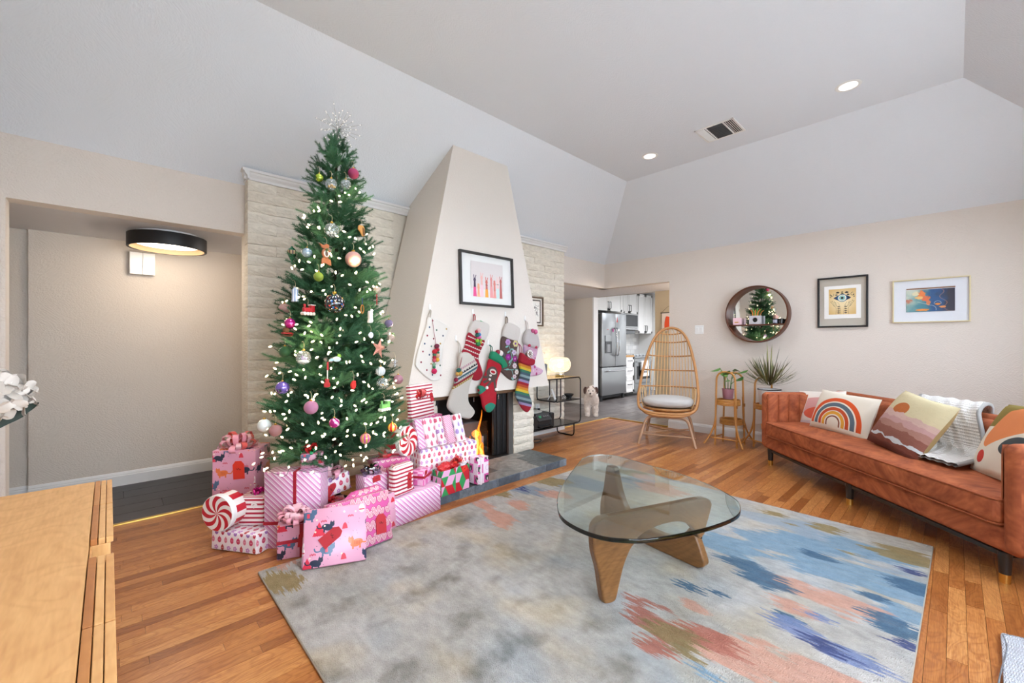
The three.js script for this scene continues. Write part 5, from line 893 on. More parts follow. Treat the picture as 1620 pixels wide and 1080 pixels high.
  o = fig('boot_ornament', 'white felt boot ornament left of the lavender bauble', 1.218, 1.364, -2.595); part('boot', ex([[-0.015, 0.038], [0.013, 0.038], [0.014, -0.006], [0.018, -0.024], [0.004, -0.036], [-0.022, -0.034], [-0.016, -0.01]], 0.02, 0.4), std('#e1dad2', 0.9), o); hang(o, 0.036);
  o = fig('photo_tag', 'round white tag ornament above the rose star', 1.208, 1.25, -2.57); part('disc', rot(cyl(0.019, 0.019, 0.004, 0, 0, 0, 24), Math.PI / 2), std('#d7dde4', 0.5), o); part('disc_ring', new THREE.TorusGeometry(0.019, 0.0022, 6, 28), M.chrome, o); hang(o, 0.02);
  o = fig('star_ornament', 'rose gold five pointed star ornament on the right side of the tree', 1.262, 1.165, -2.565);
  { const pts = []; for (let i = 0; i < 10; i++) { const a = i * Math.PI / 5 + 0.25, r = i % 2 ? 0.026 : 0.07; pts.push([r * Math.sin(a), r * Math.cos(a)]); } const v = [], f = (a, b, c) => v.push(...a, ...b, ...c); for (let i = 0; i < 10; i++) { const a = [...pts[i], 0], b = [...pts[(i + 1) % 10], 0]; f([0, 0, 0.017], b, a); f([0, 0, -0.017], a, b); } const g = new THREE.BufferGeometry(); g.setAttribute('position', new THREE.Float32BufferAttribute(v, 3)); g.computeVertexNormals(); part('star', metric(g), glitter('#cf8f7c'), o); hang(o, 0.07); }
  o = fig('bird_ornament', 'white and green bird ornament near the centre of the tree', 0.99, 1.103, -2.56); part('body', ball(0.02, 0, 0, 0, 14).scale(1.4, 0.8, 0.8), std('#cfe2e6', 0.5), o); part('head', ball(0.012, 0.018, 0.018, 0, 12), std('#7fae3c', 0.5), o); part('tail', ex([[-0.026, 0.006], [-0.05, 0.002], [-0.048, -0.012], [-0.022, -0.006]], 0.006), std('#a9c9d4', 0.5), o); part('beak', rot(new THREE.ConeGeometry(0.004, 0.012, 8), 0, 0, -1.57).translate(0.034, 0.018, 0), M.gold, o);
  o = fig('snowflake_ornament', 'silver tinsel snowflake ornament at the right edge above the rose glitter bauble', 1.436, 1.06, -2.68); part('snowflake', merge(Array.from({ length: 8 }, (_, k) => rod([0, 0, 0], [0.03 * Math.cos(k * 0.785), 0.03 * Math.sin(k * 0.785), 0.004 * (k % 2)], 0.0022, 5))), M.chrome, o); hang(o, 0.028);
  o = fig('guitar_ornament', 'small red guitar ornament hanging at the lower centre of the tree', 0.934, 0.985, -2.562); part('guitar_body', ex([[-0.017, -0.045], [0.017, -0.045], [0.021, -0.028], [0.012, -0.014], [0.015, -0.002], [0, 0.006], [-0.015, -0.002], [-0.012, -0.014], [-0.021, -0.028]], 0.008, 0.4), std('#a8252a', 0.35), o); part('neck', rbox(0.006, 0.055, 0.004, 0.001, 0, 0.028, 0.003), std('#d9d2c8', 0.5), o); part('ribbon', rbox(0.012, 0.05, 0.004, 0.001, 0.006, 0.078, 0), std('#b3262b', 0.6), o);
  o = fig('mitten_ornament', 'small red mitten ornament at the lower right centre of the tree', 1.07, 0.953, -2.508); part('mitten', ex([[-0.012, -0.03], [0.008, -0.028], [0.016, -0.008], [0.012, 0.018], [-0.006, 0.018], [-0.02, -0.004]], 0.014, 0.4), std('#cf2a24', 0.7), o); hang(o, 0.018, 0.06);
}
// ---------------------------------------------------------------- wrapping paper
const PINK = '#dd9fb8';
const cat = (c, x, y, s, col, dir = 1) => { c.save(); c.translate(x, y); c.scale(s * dir, s); c.fillStyle = col; c.beginPath(); c.ellipse(0, 0, 34, 20, -0.25, 0, 7); c.fill(); c.beginPath(); c.arc(-30, -16, 15, 0, 7); c.fill(); for (const k of [-40, -24]) { c.beginPath(); c.moveTo(k - 6, -24); c.lineTo(k, -40); c.lineTo(k + 8, -25); c.fill(); } c.strokeStyle = col; c.lineWidth = 7; c.lineCap = 'round'; c.beginPath(); c.moveTo(30, 0); c.quadraticCurveTo(60, 10, 62, -14); c.stroke(); c.fillRect(-24, 8, 9, 24); c.fillRect(14, 8, 9, 22); c.restore(); };
const catsTex = canvasTex(768, 768, (c, w, h) => {
  c.fillStyle = PINK; c.fillRect(0, 0, w, h);
  const bell = (x, y, s) => { c.fillStyle = '#d32f45'; c.beginPath(); c.moveTo(x - 24 * s, y + 22 * s); c.quadraticCurveTo(x - 16 * s, y - 30 * s, x, y - 30 * s); c.quadraticCurveTo(x + 16 * s, y - 30 * s, x + 24 * s, y + 22 * s); c.fill(); };
  const tree = (x, y, s) => { c.fillStyle = '#d8304a'; c.beginPath(); c.moveTo(x, y - 60 * s); c.lineTo(x + 46 * s, y + 40 * s); c.lineTo(x - 46 * s, y + 40 * s); c.fill(); };
  const bunny = (x, y, s) => { c.fillStyle = '#efe6e6'; c.beginPath(); c.ellipse(x, y, 20 * s, 28 * s, 0, 0, 7); c.fill(); for (const k of [-9, 9]) { c.beginPath(); c.ellipse(x + k * s, y - 40 * s, 6 * s, 20 * s, k * 0.02, 0, 7); c.fill(); } c.fillStyle = '#cf3550'; c.fillRect(x - 18 * s, y + 2 * s, 36 * s, 9 * s); };
  const spots = [[120, 110], [390, 90], [640, 140], [250, 270], [520, 290], [90, 420], [360, 440], [660, 420], [200, 590], [470, 610], [690, 620], [80, 700], [330, 720], [560, 735]];
  spots.forEach(([x, y], i) => { const k = i % 6; if (k === 0) cat(c, x, y, 1.75, '#26344f'); else if (k === 1) { tree(x - 40, y + 10, 1.3); cat(c, x + 34, y - 10, 1.5, '#1f2c44', -1); } else if (k === 2) { cat(c, x, y, 1.75, '#e0753f'); c.fillStyle = '#c9502a'; for (let q = 0; q < 4; q++) c.fillRect(x - 20 + q * 14, y - 18, 5, 34); } else if (k === 3) bunny(x, y, 1.4); else if (k === 4) { cat(c, x, y, 1.75, '#4d6a8a', -1); c.fillStyle = '#d8425c'; c.fillRect(x - 12, y - 24, 26, 42); } else bell(x, y, 1.1); });
  c.strokeStyle = '#6a5266'; c.lineWidth = 3; for (let i = 0; i < 46; i++) { const x = rnd() * w, y = rnd() * h; c.beginPath(); c.moveTo(x, y); c.lineTo(x + 7, y + 9); c.stroke(); }
  c.fillStyle = '#f0d9c4'; for (let i = 0; i < 12; i++) { c.beginPath(); c.arc(rnd() * w, rnd() * h, 9, 0, 7); c.fill(); } c.fillStyle = '#c83248'; for (let i = 0; i < 9; i++) { const x = rnd() * w, y = rnd() * h; for (let q = 0; q < 5; q++) c.fillRect(x + q * 11, y - q % 2 * 5, 8, 16); }
}, [2.4, 2.4]);
const diag = (a, b, n, thin, rep) => canvasTex(256, 256, (c, w, h) => { c.fillStyle = a; c.fillRect(0, 0, w, h); for (let i = -n; i < n * 2; i++) { const x = i * w / n; c.fillStyle = b; const band = (o, q) => { c.beginPath(); c.moveTo(x + o, 0); c.lineTo(x + o + q, 0); c.lineTo(x + o + q + w, h); c.lineTo(x + o + w, h); c.fill(); }; band(0, w / n * 0.3); if (thin) band(w / n * 0.42, w / n * 0.12); } }, rep);
const lilacStripe = diag('#d184b6', '#f1e4ee', 4, true, [7.5, 7.5]), pinkStripe = diag('#e3c8d8', '#cf6f93', 4, true, [12, 12]);
const redStripe = canvasTex(64, 256, (c, w, h) => { c.fillStyle = '#f2ebe8'; c.fillRect(0, 0, w, h); c.fillStyle = '#b32440'; for (let i = 0; i < 4; i++) c.fillRect(0, i * 64, w, 28); }, [10, 9.5]);
const ornamentTex = canvasTex(512, 512, (c, w, h) => { c.fillStyle = '#eee4e6'; c.fillRect(0, 0, w, h); const cols = ['#c94467', '#b52b49', '#c78bc4', '#d9788f', '#9e6fb0', '#b8413f']; for (let j = 0; j < 5; j++) for (let i = 0; i < 5; i++) { const x = (i + (j % 2) * 0.5 + 0.25) * w / 5 % w, y = (j + 0.5) * h / 5, k = (i * 3 + j * 2) % 6; c.fillStyle = cols[k]; if (k === 2) { for (let q = 0; q < 5; q++) { c.beginPath(); c.ellipse(x + 20 * Math.cos(q * 1.257), y + 20 * Math.sin(q * 1.257), 15, 11, q, 0, 7); c.fill(); } } else { c.beginPath(); c.ellipse(x, y, 30 - (k % 2) * 6, 38, 0, 0, 7); c.fill(); c.fillRect(x - 6, y - 48, 12, 13); c.strokeStyle = '#eedbe2'; c.lineWidth = 3; c.beginPath(); c.moveTo(x - 18, y); c.lineTo(x + 18, y); c.stroke(); } } }, [4.6, 4.6]);
const candyTex = canvasTex(512, 512, (c, w, h) => { c.fillStyle = '#d85c9e'; c.fillRect(0, 0, w, h); for (let j = 0; j < 4; j++) for (let i = 0; i < 3; i++) { const x = i * 190 + (j % 2) * 80, y = j * 128 + 64; for (const [lw, col] of [[40, '#a8213d'], [32, '#f0d3dc'], [20, '#c2425c'], [13, '#f0d3dc'], [4, '#b3304c']]) { c.strokeStyle = col; c.lineWidth = lw; c.lineCap = 'round'; c.lineJoin = 'round'; for (const ox of [0, -w]) { c.beginPath(); for (let k = 0; k <= 60; k++) { const f = k / 60, px = x + ox + f * 150, py = y + 34 * Math.sin(f * 6.283 * 2.5); k ? c.lineTo(px, py) : c.moveTo(px, py); } c.stroke(); } } } }, [3.4, 3.4]);
const triTex = canvasTex(512, 512, (c, w, h) => { const n = 4, s = w / n, cols = ['#c3182d', '#e5a9cf', '#2f9a56', '#c3182d', '#e5a9cf']; for (let j = 0; j < n; j++) for (let i = -1; i < n + 1; i++) { const o = (j % 2) * s / 2; const x = i * s + o, y = j * s; c.fillStyle = cols[(i * 2 + j + 8) % 3]; c.beginPath(); c.moveTo(x, y); c.lineTo(x + s, y); c.lineTo(x + s / 2, y + s); c.fill(); c.fillStyle = cols[(i + j * 2 + 9) % 3 + 1 > 2 ? 0 : (i + j * 2 + 9) % 3 + 1]; c.beginPath(); c.moveTo(x + s, y); c.lineTo(x + s * 1.5, y + s); c.lineTo(x + s / 2, y + s); c.fill(); } }, [3.6, 3.6]);
const dogTex = canvasTex(256, 512, (c, w, h) => { c.fillStyle = '#ecdce8'; c.fillRect(0, 0, w, h); for (let j = 0; j < 4; j++) for (let i = 0; i < 2; i++) { const x = i * 128, y = j * 128; if ((i + j) % 2) { c.fillStyle = '#d857a4'; c.fillRect(x + 8, y + 8, 112, 112); c.fillStyle = '#26232a'; c.beginPath(); c.arc(x + 64, y + 64, 34, 0, 7); c.fill(); for (const k of [-1, 1]) { c.beginPath(); c.moveTo(x + 64 + k * 14, y + 40); c.lineTo(x + 64 + k * 34, y + 18); c.lineTo(x + 64 + k * 34, y + 54); c.fill(); } c.fillStyle = '#e9e4e2'; c.beginPath(); c.ellipse(x + 64, y + 76, 9, 20, 0, 0, 7); c.fill(); } else { c.strokeStyle = '#d9a7cc'; c.lineWidth = 5; c.beginPath(); c.arc(x + 64, y + 64, 30, 0, 7); c.stroke(); } } }, [6, 3]);
const swirlTex = canvasTex(512, 512, (c, w) => { const R = w / 2; c.fillStyle = '#ece6e0'; c.fillRect(0, 0, w, w); c.fillStyle = '#c0192f'; for (let k = 0; k < 8; k++) { const a0 = k * Math.PI / 4; c.beginPath(); c.moveTo(R, R); for (let i = 0; i <= 20; i++) { const f = i / 20, a = a0 + 0.75 * f * f; c.lineTo(R + f * R * 1.02 * Math.cos(a), R + f * R * 1.02 * Math.sin(a)); } for (let i = 20; i >= 0; i--) { const f = i / 20, a = a0 + 0.4 + 0.75 * f * f; c.lineTo(R + f * R * 1.02 * Math.cos(a), R + f * R * 1.02 * Math.sin(a)); } c.fill(); } });
const bandTex = canvasTex(512, 32, (c, w, h) => { c.fillStyle = '#ece6e0'; c.fillRect(0, 0, w, h); c.fillStyle = '#c0192f'; for (let k = 0; k < 8; k++) c.fillRect(k * 64, 0, 32, h); });
const paper = (map, gloss = 0.38) => phys('#ffffff', gloss, { map, clearcoat: 0.25 });
const W = { cats: paper(catsTex), lilac: paper(lilacStripe, 0.3), pinkStripe: paper(pinkStripe, 0.3), red: paper(redStripe), orn: paper(ornamentTex), candy: paper(candyTex), tri: paper(triTex), dogs: paper(dogTex), swirl: paper(swirlTex), band: paper(bandTex) };
const R_ = { red: phys('#a3162c', 0.6, { sheen: 0.8, sheenColor: new THREE.Color('#d04a5a') }), scarlet: phys('#c41f26', 0.35), pink: phys('#eba3b6', 0.4), pale: phys('#f3c3cd', 0.4), magenta: phys('#cf1f8e', 0.2, { metalness: 0.4 }), purple: phys('#4a35a0', 0.2, { metalness: 0.4 }), plum: phys('#8d7796', 0.2, { metalness: 0.5 }), green: phys('#17894f', 0.25, { metalness: 0.35 }), coral: phys('#e2635f', 0.3), tag: std('#b51f2b', 0.6), orange: phys('#e23a2a', 0.35) };
// a bow of ribbon loops
function bow(parent, x, y, z, r, mats, n = 16, flat = 0.6) {
  const lists = mats.map(() => []);
  for (let i = 0; i < n; i++) {
    const lay = i % 2, az = i * 2.39996, el = lay ? rr(0.55, 1.15) : rr(0.05, 0.5), L = r * rr(0.8, 1.05), w = r * rr(0.24, 0.32), N = 10, pos = [], idx = [];
    for (let k = 0; k <= N; k++) { const f = k / N * Math.PI * 2, px = L * 0.5 * (1 - Math.cos(f)), py = L * 0.24 * Math.sin(f), q = w * (0.55 + 0.45 * Math.sin(k / N * Math.PI)); pos.push(px, py, -q / 2, px, py, q / 2); if (k < N) idx.push(2 * k, 2 * k + 1, 2 * k + 2, 2 * k + 1, 2 * k + 3, 2 * k + 2); }
    const g = new THREE.BufferGeometry(); g.setAttribute('position', new THREE.Float32BufferAttribute(pos, 3)); g.setIndex(idx); g.computeVertexNormals(); rot(g, 0, 0, el); rot(g, 0, az, 0); g.scale(1, flat + 0.4, 1).translate(x, y, z); lists[i % mats.length].push(g);
  }
  const b = part('bow', merge(lists[0]), mats[0], parent);
  for (let i = 1; i < mats.length; i++) part('bow_loops', merge(lists[i]), mats[i], b);
  return b;
}
const tag = (parent, x, y, z, w, h, roll, m = R_.tag) => { const k = slab([[-w / 2, -h / 2], [w / 2, -h / 2], [w / 2, h * 0.3], [w * 0.25, h / 2], [-w * 0.25, h / 2], [-w / 2, h * 0.3]], 0.003, 0.0005); rot(k, 0, 0, roll); const t = part('gift_tag', metric(mv(k, x, y, z)), m, parent); const s = tube([[-w * 0.2, h * 0.1, 0], [-w * 0.08, h * 0.02, 0], [0, h * 0.12, 0], [w * 0.1, 0, 0], [w * 0.22, h * 0.06, 0]], 0.0011, false, 20, 4); rot(s, 0, 0, roll); part('ink_mark', mv(s, x, y, z + 0.0035), std('#3a1414', 0.7), t); return t; };
const DEG = Math.PI / 180;
// a wrapped box: origin at the middle of its base, front face to local +z
function gift(label, paperMat, c, yawDeg, w, h, d, o = {}) {
  const t = thing('wrapped_gift', label, 'gift', [c[0], c[1], c[2]], yawDeg * DEG); if (o.lean) { t.rotation.order = 'YXZ'; t.rotation.x = -o.lean * DEG; } if (o.roll) { t.rotation.order = 'YXZ'; t.rotation.z = o.roll * DEG; }
  const g = new RoundedBoxGeometry(w, h, d, 3, Math.min(o.r ?? 0.006, w / 2.1, h / 2.1, d / 2.1)), p = g.attributes.position;
  for (let i = 0; i < p.count; i++) { const x = p.getX(i), y = p.getY(i), z = p.getZ(i), k = o.soft ?? 0.0022; p.setXYZ(i, x + k * noise.noise(y * 22, z * 22, w * 50), y + k * noise.noise(x * 22, z * 22, w * 70), z + k * noise.noise(x * 22, y * 22, w * 90)); }
  part('wrapped_box', metric(resmooth(g).translate(0, h / 2, 0)), paperMat, t);
  // folded flaps of paper on the two ends
  for (const s of [-1, 1]) { const fl = slab([[-d * 0.46, -h * 0.46], [d * 0.46, -h * 0.46], [0, h * 0.04]], 0.002, 0.0005); rot(fl, 0, s * Math.PI / 2, 0); part('end_flap', metric(mv(fl, s * (w / 2 + 0.001), h / 2, 0)), paperMat, t); }
  if (o.vr !== undefined) part('ribbon', merge([rspan(o.vr - 0.009, o.vr + 0.009, -0.0005, h + 0.003, d / 2 - 0.002, d / 2 + 0.003, 0.001), rspan(o.vr - 0.009, o.vr + 0.009, h - 0.001, h + 0.003, -d / 2, d / 2, 0.001)]), o.rm ?? R_.red, t);
  if (o.hr !== undefined) part('ribbon', merge([rspan(-w / 2 - 0.003, w / 2 + 0.003, o.hr - 0.009, o.hr + 0.009, d / 2 - 0.002, d / 2 + 0.0035, 0.001), rspan(w / 2 - 0.001, w / 2 + 0.003, o.hr - 0.009, o.hr + 0.009, -d / 2, d / 2, 0.001), rspan(-w / 2 - 0.003, -w / 2 + 0.001, o.hr - 0.009, o.hr + 0.009, -d / 2, d / 2, 0.001)]), o.rm ?? R_.red, t);
  if (o.seam) part('paper_seam', rspan(o.seam - 0.001, o.seam + 0.001, 0.004, h - 0.004, d / 2, d / 2 + 0.0012, 0.0005), paperMat, t);
  for (const b of o.bows ?? []) bow(t, ...b);
  for (const b of o.tags ?? []) tag(t, ...b);
  return t;
}
gift('tall pink cat print gift with a large pink bow beside the hallway', W.cats, [0.665, 0, -3.38], -36, 0.27, 0.49, 0.22, { bows: [[-0.01, 0.49, 0.03, 0.12, [R_.coral, R_.pale, R_.pink], 26]], tags: [[0.03, 0.36, 0.112, 0.07, 0.12, 0.05, R_.orange]] });
gift('long low ornament print gift at the far left on the wooden floor', W.orn, [0.585, 0, -2.90], -56.5, 0.319, 0.115, 0.16, { r: 0.012, soft: 0.005 });
{
  const mint = (label, pos, turn, r, L, tilt = 0) => { const t = thing('peppermint_box', label, 'gift', pos, turn); t.rotation.order = 'YXZ'; t.rotation.x = tilt; const face = new THREE.CircleGeometry(r * 0.96, 48); part('swirl_face', face.translate(0, 0, 0.0035), W.swirl, t); part('round_box', rot(new THREE.CylinderGeometry(r * 0.96, r * 0.96, L, 48, 1), Math.PI / 2).translate(0, 0, -L / 2), W.band, t); part('lid_rim', rot(lathe([[r * 0.955, -0.03], [r, -0.03], [r, -0.003], [r * 0.985, 0.002], [r * 0.955, 0.003]], 48), Math.PI / 2), M.white, t); return t; };
  mint('round red and white peppermint swirl box lying on the low ornament print gift', [0.452, 0.222, -2.925], -54 * DEG, 0.104, 0.105);
  mint('round red and white peppermint swirl box facing the fireplace beside the tree', [1.545, 0.502, -2.69], 24 * DEG, 0.107, 0.13, -0.08);
}
gift('red and white striped box with a magenta bow on the low ornament print gift', W.red, [0.652, 0.116, -2.93], -43, 0.15, 0.172, 0.12, { r: 0.012, seam: -0.04, bows: [[0.01, 0.172, 0.0, 0.045, [R_.magenta], 16]], tags: [[0.02, 0.125, 0.062, 0.03, 0.03, 0.8, std('#e9e0dc', 0.6)]] });
gift('large lilac diagonal striped gift with a crossed dark red velvet ribbon', W.lilac, [0.818, 0, -2.726], -39.4, 0.318, 0.445, 0.13, { vr: 0.015, hr: 0.15 });
gift('little cat print gift with a green and red bow on the large lilac striped gift', W.cats, [0.905, 0.447, -2.72], -20, 0.125, 0.085, 0.09, { bows: [[-0.01, 0.085, 0.0, 0.062, [R_.green, R_.scarlet], 18]] });
gift('small cat print gift with red ribbon and a pink pull bow', W.cats, [0.784, 0, -2.596], -19.9, 0.2, 0.19, 0.11, { vr: 0.02, hr: 0.095, bows: [[-0.01, 0.205, 0.035, 0.098, [R_.pink, R_.pale], 30]], tags: [[0.03, 0.1, 0.062, 0.05, 0.085, -0.1]] });
gift('flat cat print gift with a slanting red tag leaning at the very front', W.cats, [0.876, 0.016, -2.29], -23.9, 0.314, 0.292, 0.03, { lean: 15, tags: [[-0.02, 0.145, 0.018, 0.062, 0.115, -0.95]] });
gift('wide flat ribbon candy print gift with a red tag, leaning near the front', W.candy, [1.06, 0.016, -2.372], 4, 0.36, 0.285, 0.085, { lean: 11, tags: [[0.11, 0.105, 0.045, 0.066, 0.11, -0.05]] });
gift('pink cat print gift showing its narrow end right of the ribbon candy gift', W.cats, [1.268, 0.0, -2.515], 12, 0.14, 0.235, 0.09, { lean: 5 });
{ const t = thing('wrapped_gift', 'soft rolled ribbon candy print parcel lying on top of the leaning ribbon candy gift', 'gift', [1.135, 0.29, -2.475], 8 * DEG); const g = rot(new THREE.CapsuleGeometry(0.036, 0.13, 6, 20), 0, 0, Math.PI / 2), p = g.attributes.position; for (let i = 0; i < p.count; i++) p.setY(i, p.getY(i) * 0.8 + 0.005 * noise.noise(p.getX(i) * 20, p.getZ(i) * 20, 1)); g.computeVertexNormals(); part('wrapped_roll', metric(g), W.candy, t); part('paper_end', metric(rot(new THREE.ConeGeometry(0.03, 0.05, 16, 1, true), 0, 0, Math.PI / 2).translate(-0.118, 0, 0)), W.candy, t); }
gift('small square ribbon candy print gift tied with a flat red bow', W.candy, [1.03, 0, -2.755], -15.6, 0.165, 0.195, 0.15, { vr: 0, rm: R_.scarlet, bows: [[0, 0.197, 0.03, 0.075, [R_.scarlet], 8, 0.1]] });
{
  const t = gift('ornament print gift with a looped pink bow and a red tag, propped at a tilt', W.orn, [1.06, 0.225, -2.80], 6, 0.2, 0.125, 0.11, { r: 0.014, soft: 0.006, roll: 7, bows: [[-0.02, 0.12, 0.03, 0.095, [R_.pink, R_.pale], 12, 0.9]], tags: [[-0.045, 0.05, 0.064, 0.045, 0.085, -0.8]] });
  void t;
  for (const [x, y, z, r, l] of [[0.945, 0.365, -2.73, 0.033, 'clear glass bauble, leftmost of three beside the looped pink bow'], [0.972, 0.385, -2.775, 0.03, 'clear glass bauble, hindmost of three beside the looped pink bow'], [0.985, 0.35, -2.715, 0.028, 'clear glass bauble, lowest of three beside the looped pink bow']]) { const b = thing('clear_bauble', l, 'ornament', [x, y, z]); part('glass_ball', ball(r, 0, 0, 0, 20), phys('#ffffff', 0.02, { transmission: 1, thickness: 0, ior: 1.35 }), b); part('cap', cyl(r * 0.2, r * 0.18, r * 0.2, 0, r * 0.96, 0, 12), M.chrome, b); }
}
gift('white and pink striped gift with a plum foil bow and a small red tag', W.lilac, [1.262, 0, -2.672], 4, 0.165, 0.335, 0.12, { seam: 0.01, bows: [[-0.005, 0.335, 0.0, 0.075, [R_.plum, M.chrome], 20]], tags: [[0.0, 0.315, 0.062, 0.055, 0.04, 0.1]] });
{
  const t = gift('tall ribbon candy print gift topped with a red bow and a purple bow', W.candy, [1.445, 0, -2.79], -9.8, 0.255, 0.395, 0.18, { bows: [[-0.03, 0.395, 0.02, 0.062, [R_.scarlet, R_.coral], 16], [0.07, 0.4, 0.02, 0.055, [R_.purple], 20]] });
  void t;
}
gift('rounded red and white striped gift with a red tag standing on the wide lilac gift', W.red, [1.423, 0.184, -2.572], 14.3, 0.178, 0.205, 0.07, { r: 0.022, tags: [[0.04, 0.09, 0.037, 0.035, 0.11, 0]] });
gift('wide lilac striped gift lying on the floor at the end of the hearth', W.lilac, [1.514, 0, -2.647], 9.2, 0.413, 0.183, 0.23, {});
gift('small pink gift with a dark red ribbon lying on the wide lilac gift', paper(canvasTex(64, 64, (c) => { c.fillStyle = '#e8b3cf'; c.fillRect(0, 0, 64, 64); c.fillStyle = '#d766a4'; c.fillRect(0, 0, 32, 32); c.fillRect(32, 32, 32, 32); }, [12, 12])), [1.645, 0.184, -2.68], 35, 0.13, 0.1, 0.10, { hr: 0.06, tags: [[-0.04, 0.09, 0.052, 0.035, 0.03, 0]] });
gift('wide ornament print gift on the hearth carrying the row of five slim gifts', W.orn, [1.937, 0.068, -2.845], -2.4, 0.52, 0.33, 0.24, { r: 0.012, soft: 0.005 });
[['slim lilac striped gift, leftmost of the five leaning on the hearth', W.lilac, 1.704, -2.80, 5, 0.062], ['slim gift with large red ornaments, second of the five leaning on the hearth', null, 1.792, -2.80, 8, 0.105], ['slim ornament print gift, middle of the five leaning on the hearth', W.orn, 1.888, -2.80, 12, 0.07], ['slim pale pink pinstripe gift, fourth of the five leaning on the hearth', W.pinkStripe, 1.972, -2.80, 12, 0.082], ['slim gift with lilac ornaments, rightmost of the five leaning on the hearth', 1, 2.072, -2.80, 14, 0.095]].forEach(([label, m, x, z, yaw, w], i) => {
  const mat = m === null || m === 1 ? paper(canvasTex(256, 256, (c) => { c.fillStyle = '#efe6ea'; c.fillRect(0, 0, 256, 256); for (let j = 0; j < 4; j++) for (let k = 0; k < 4; k++) { c.fillStyle = m === null ? (k % 3 ? '#b8273f' : '#cf6a86') : ((k + j) % 3 ? '#a58ac9' : '#c0405a'); const x2 = (k + (j % 2) * 0.5) * 64 + 20, y2 = j * 64 + 32; c.beginPath(); c.ellipse(x2, y2, 15, 20, 0, 0, 7); c.fill(); c.fillRect(x2 - 4, y2 - 28, 8, 10); } }, [4.5, 4.5])) : m;
  gift(label, mat, [x, 0.40, z + 0.03], yaw, w, 0.225, 0.045, { lean: 17, r: 0.01 });
  void i;
});
gift('red and pink patterned box standing at the back against the fireplace', W.candy, [1.88, 0.068, -3.02], 8, 0.34, 0.53, 0.07, {});
gift('flat red and white striped gift with a red foil bow propped against the fireplace', W.red, [1.845, 0.59, -3.0], 20, 0.285, 0.275, 0.045, { lean: 5, seam: -0.03, bows: [[-0.03, 0.175, 0.03, 0.068, [R_.scarlet, R_.coral], 20, 0.8]], tags: [[0.115, 0.155, 0.026, 0.04, 0.075, 0.25]] });
{
  const t = thing('gift_bag', 'gift bag with red, green and pink triangles and red tissue on the hearth edge', 'gift bag', [1.9, 0.068, -2.665], 5.4 * DEG);
  const wq = 0.28, hq = 0.185, dq = 0.1, th = 0.003;
  part('bag_body', merge([span(-wq / 2, wq / 2, 0, hq, dq / 2 - th, dq / 2), span(-wq / 2, wq / 2, 0, hq, -dq / 2, -dq / 2 + th), span(-wq / 2, -wq / 2 + th, 0, hq, -dq / 2, dq / 2), span(wq / 2 - th, wq / 2, 0, hq, -dq / 2, dq / 2), span(-wq / 2, wq / 2, 0, th, -dq / 2, dq / 2)]), W.tri, t);
  const tis = (x, z, r, m) => { const g = new THREE.IcosahedronGeometry(r, 3), p = g.attributes.position; for (let i = 0; i < p.count; i++) { const k = 1 + 0.35 * noise.noise(p.getX(i) * 45, p.getY(i) * 45, p.getZ(i) * 45); p.setXYZ(i, p.getX(i) * k, p.getY(i) * k * 0.8, p.getZ(i) * k); } g.computeVertexNormals(); part('tissue_paper', g.translate(x, hq + r * 0.25, z), m, t); };
  tis(-0.06, 0, 0.045, R_.scarlet); tis(-0.1, 0.01, 0.035, R_.scarlet); tis(0.09, -0.01, 0.05, std('#ece8ea', 0.8)); tis(0.02, 0, 0.04, R_.scarlet);
  bow(t, 0.03, hq + 0.035, 0.04, 0.052, [R_.orange, R_.scarlet], 20); tag(t, 0.085, hq - 0.025, dq / 2 + 0.003, 0.05, 0.04, 0.4, R_.orange);
}
gift('small upright gift with pink squares and black and white dog faces at the hearth edge', W.dogs, [2.175, 0.068, -2.665], 5.8, 0.125, 0.215, 0.1, { r: 0.012, vr: -0.03, rm: std('#e9dfe6', 0.5), tags: [[0.066, 0.15, 0.03, 0.02, 0.05, 0.6]] });
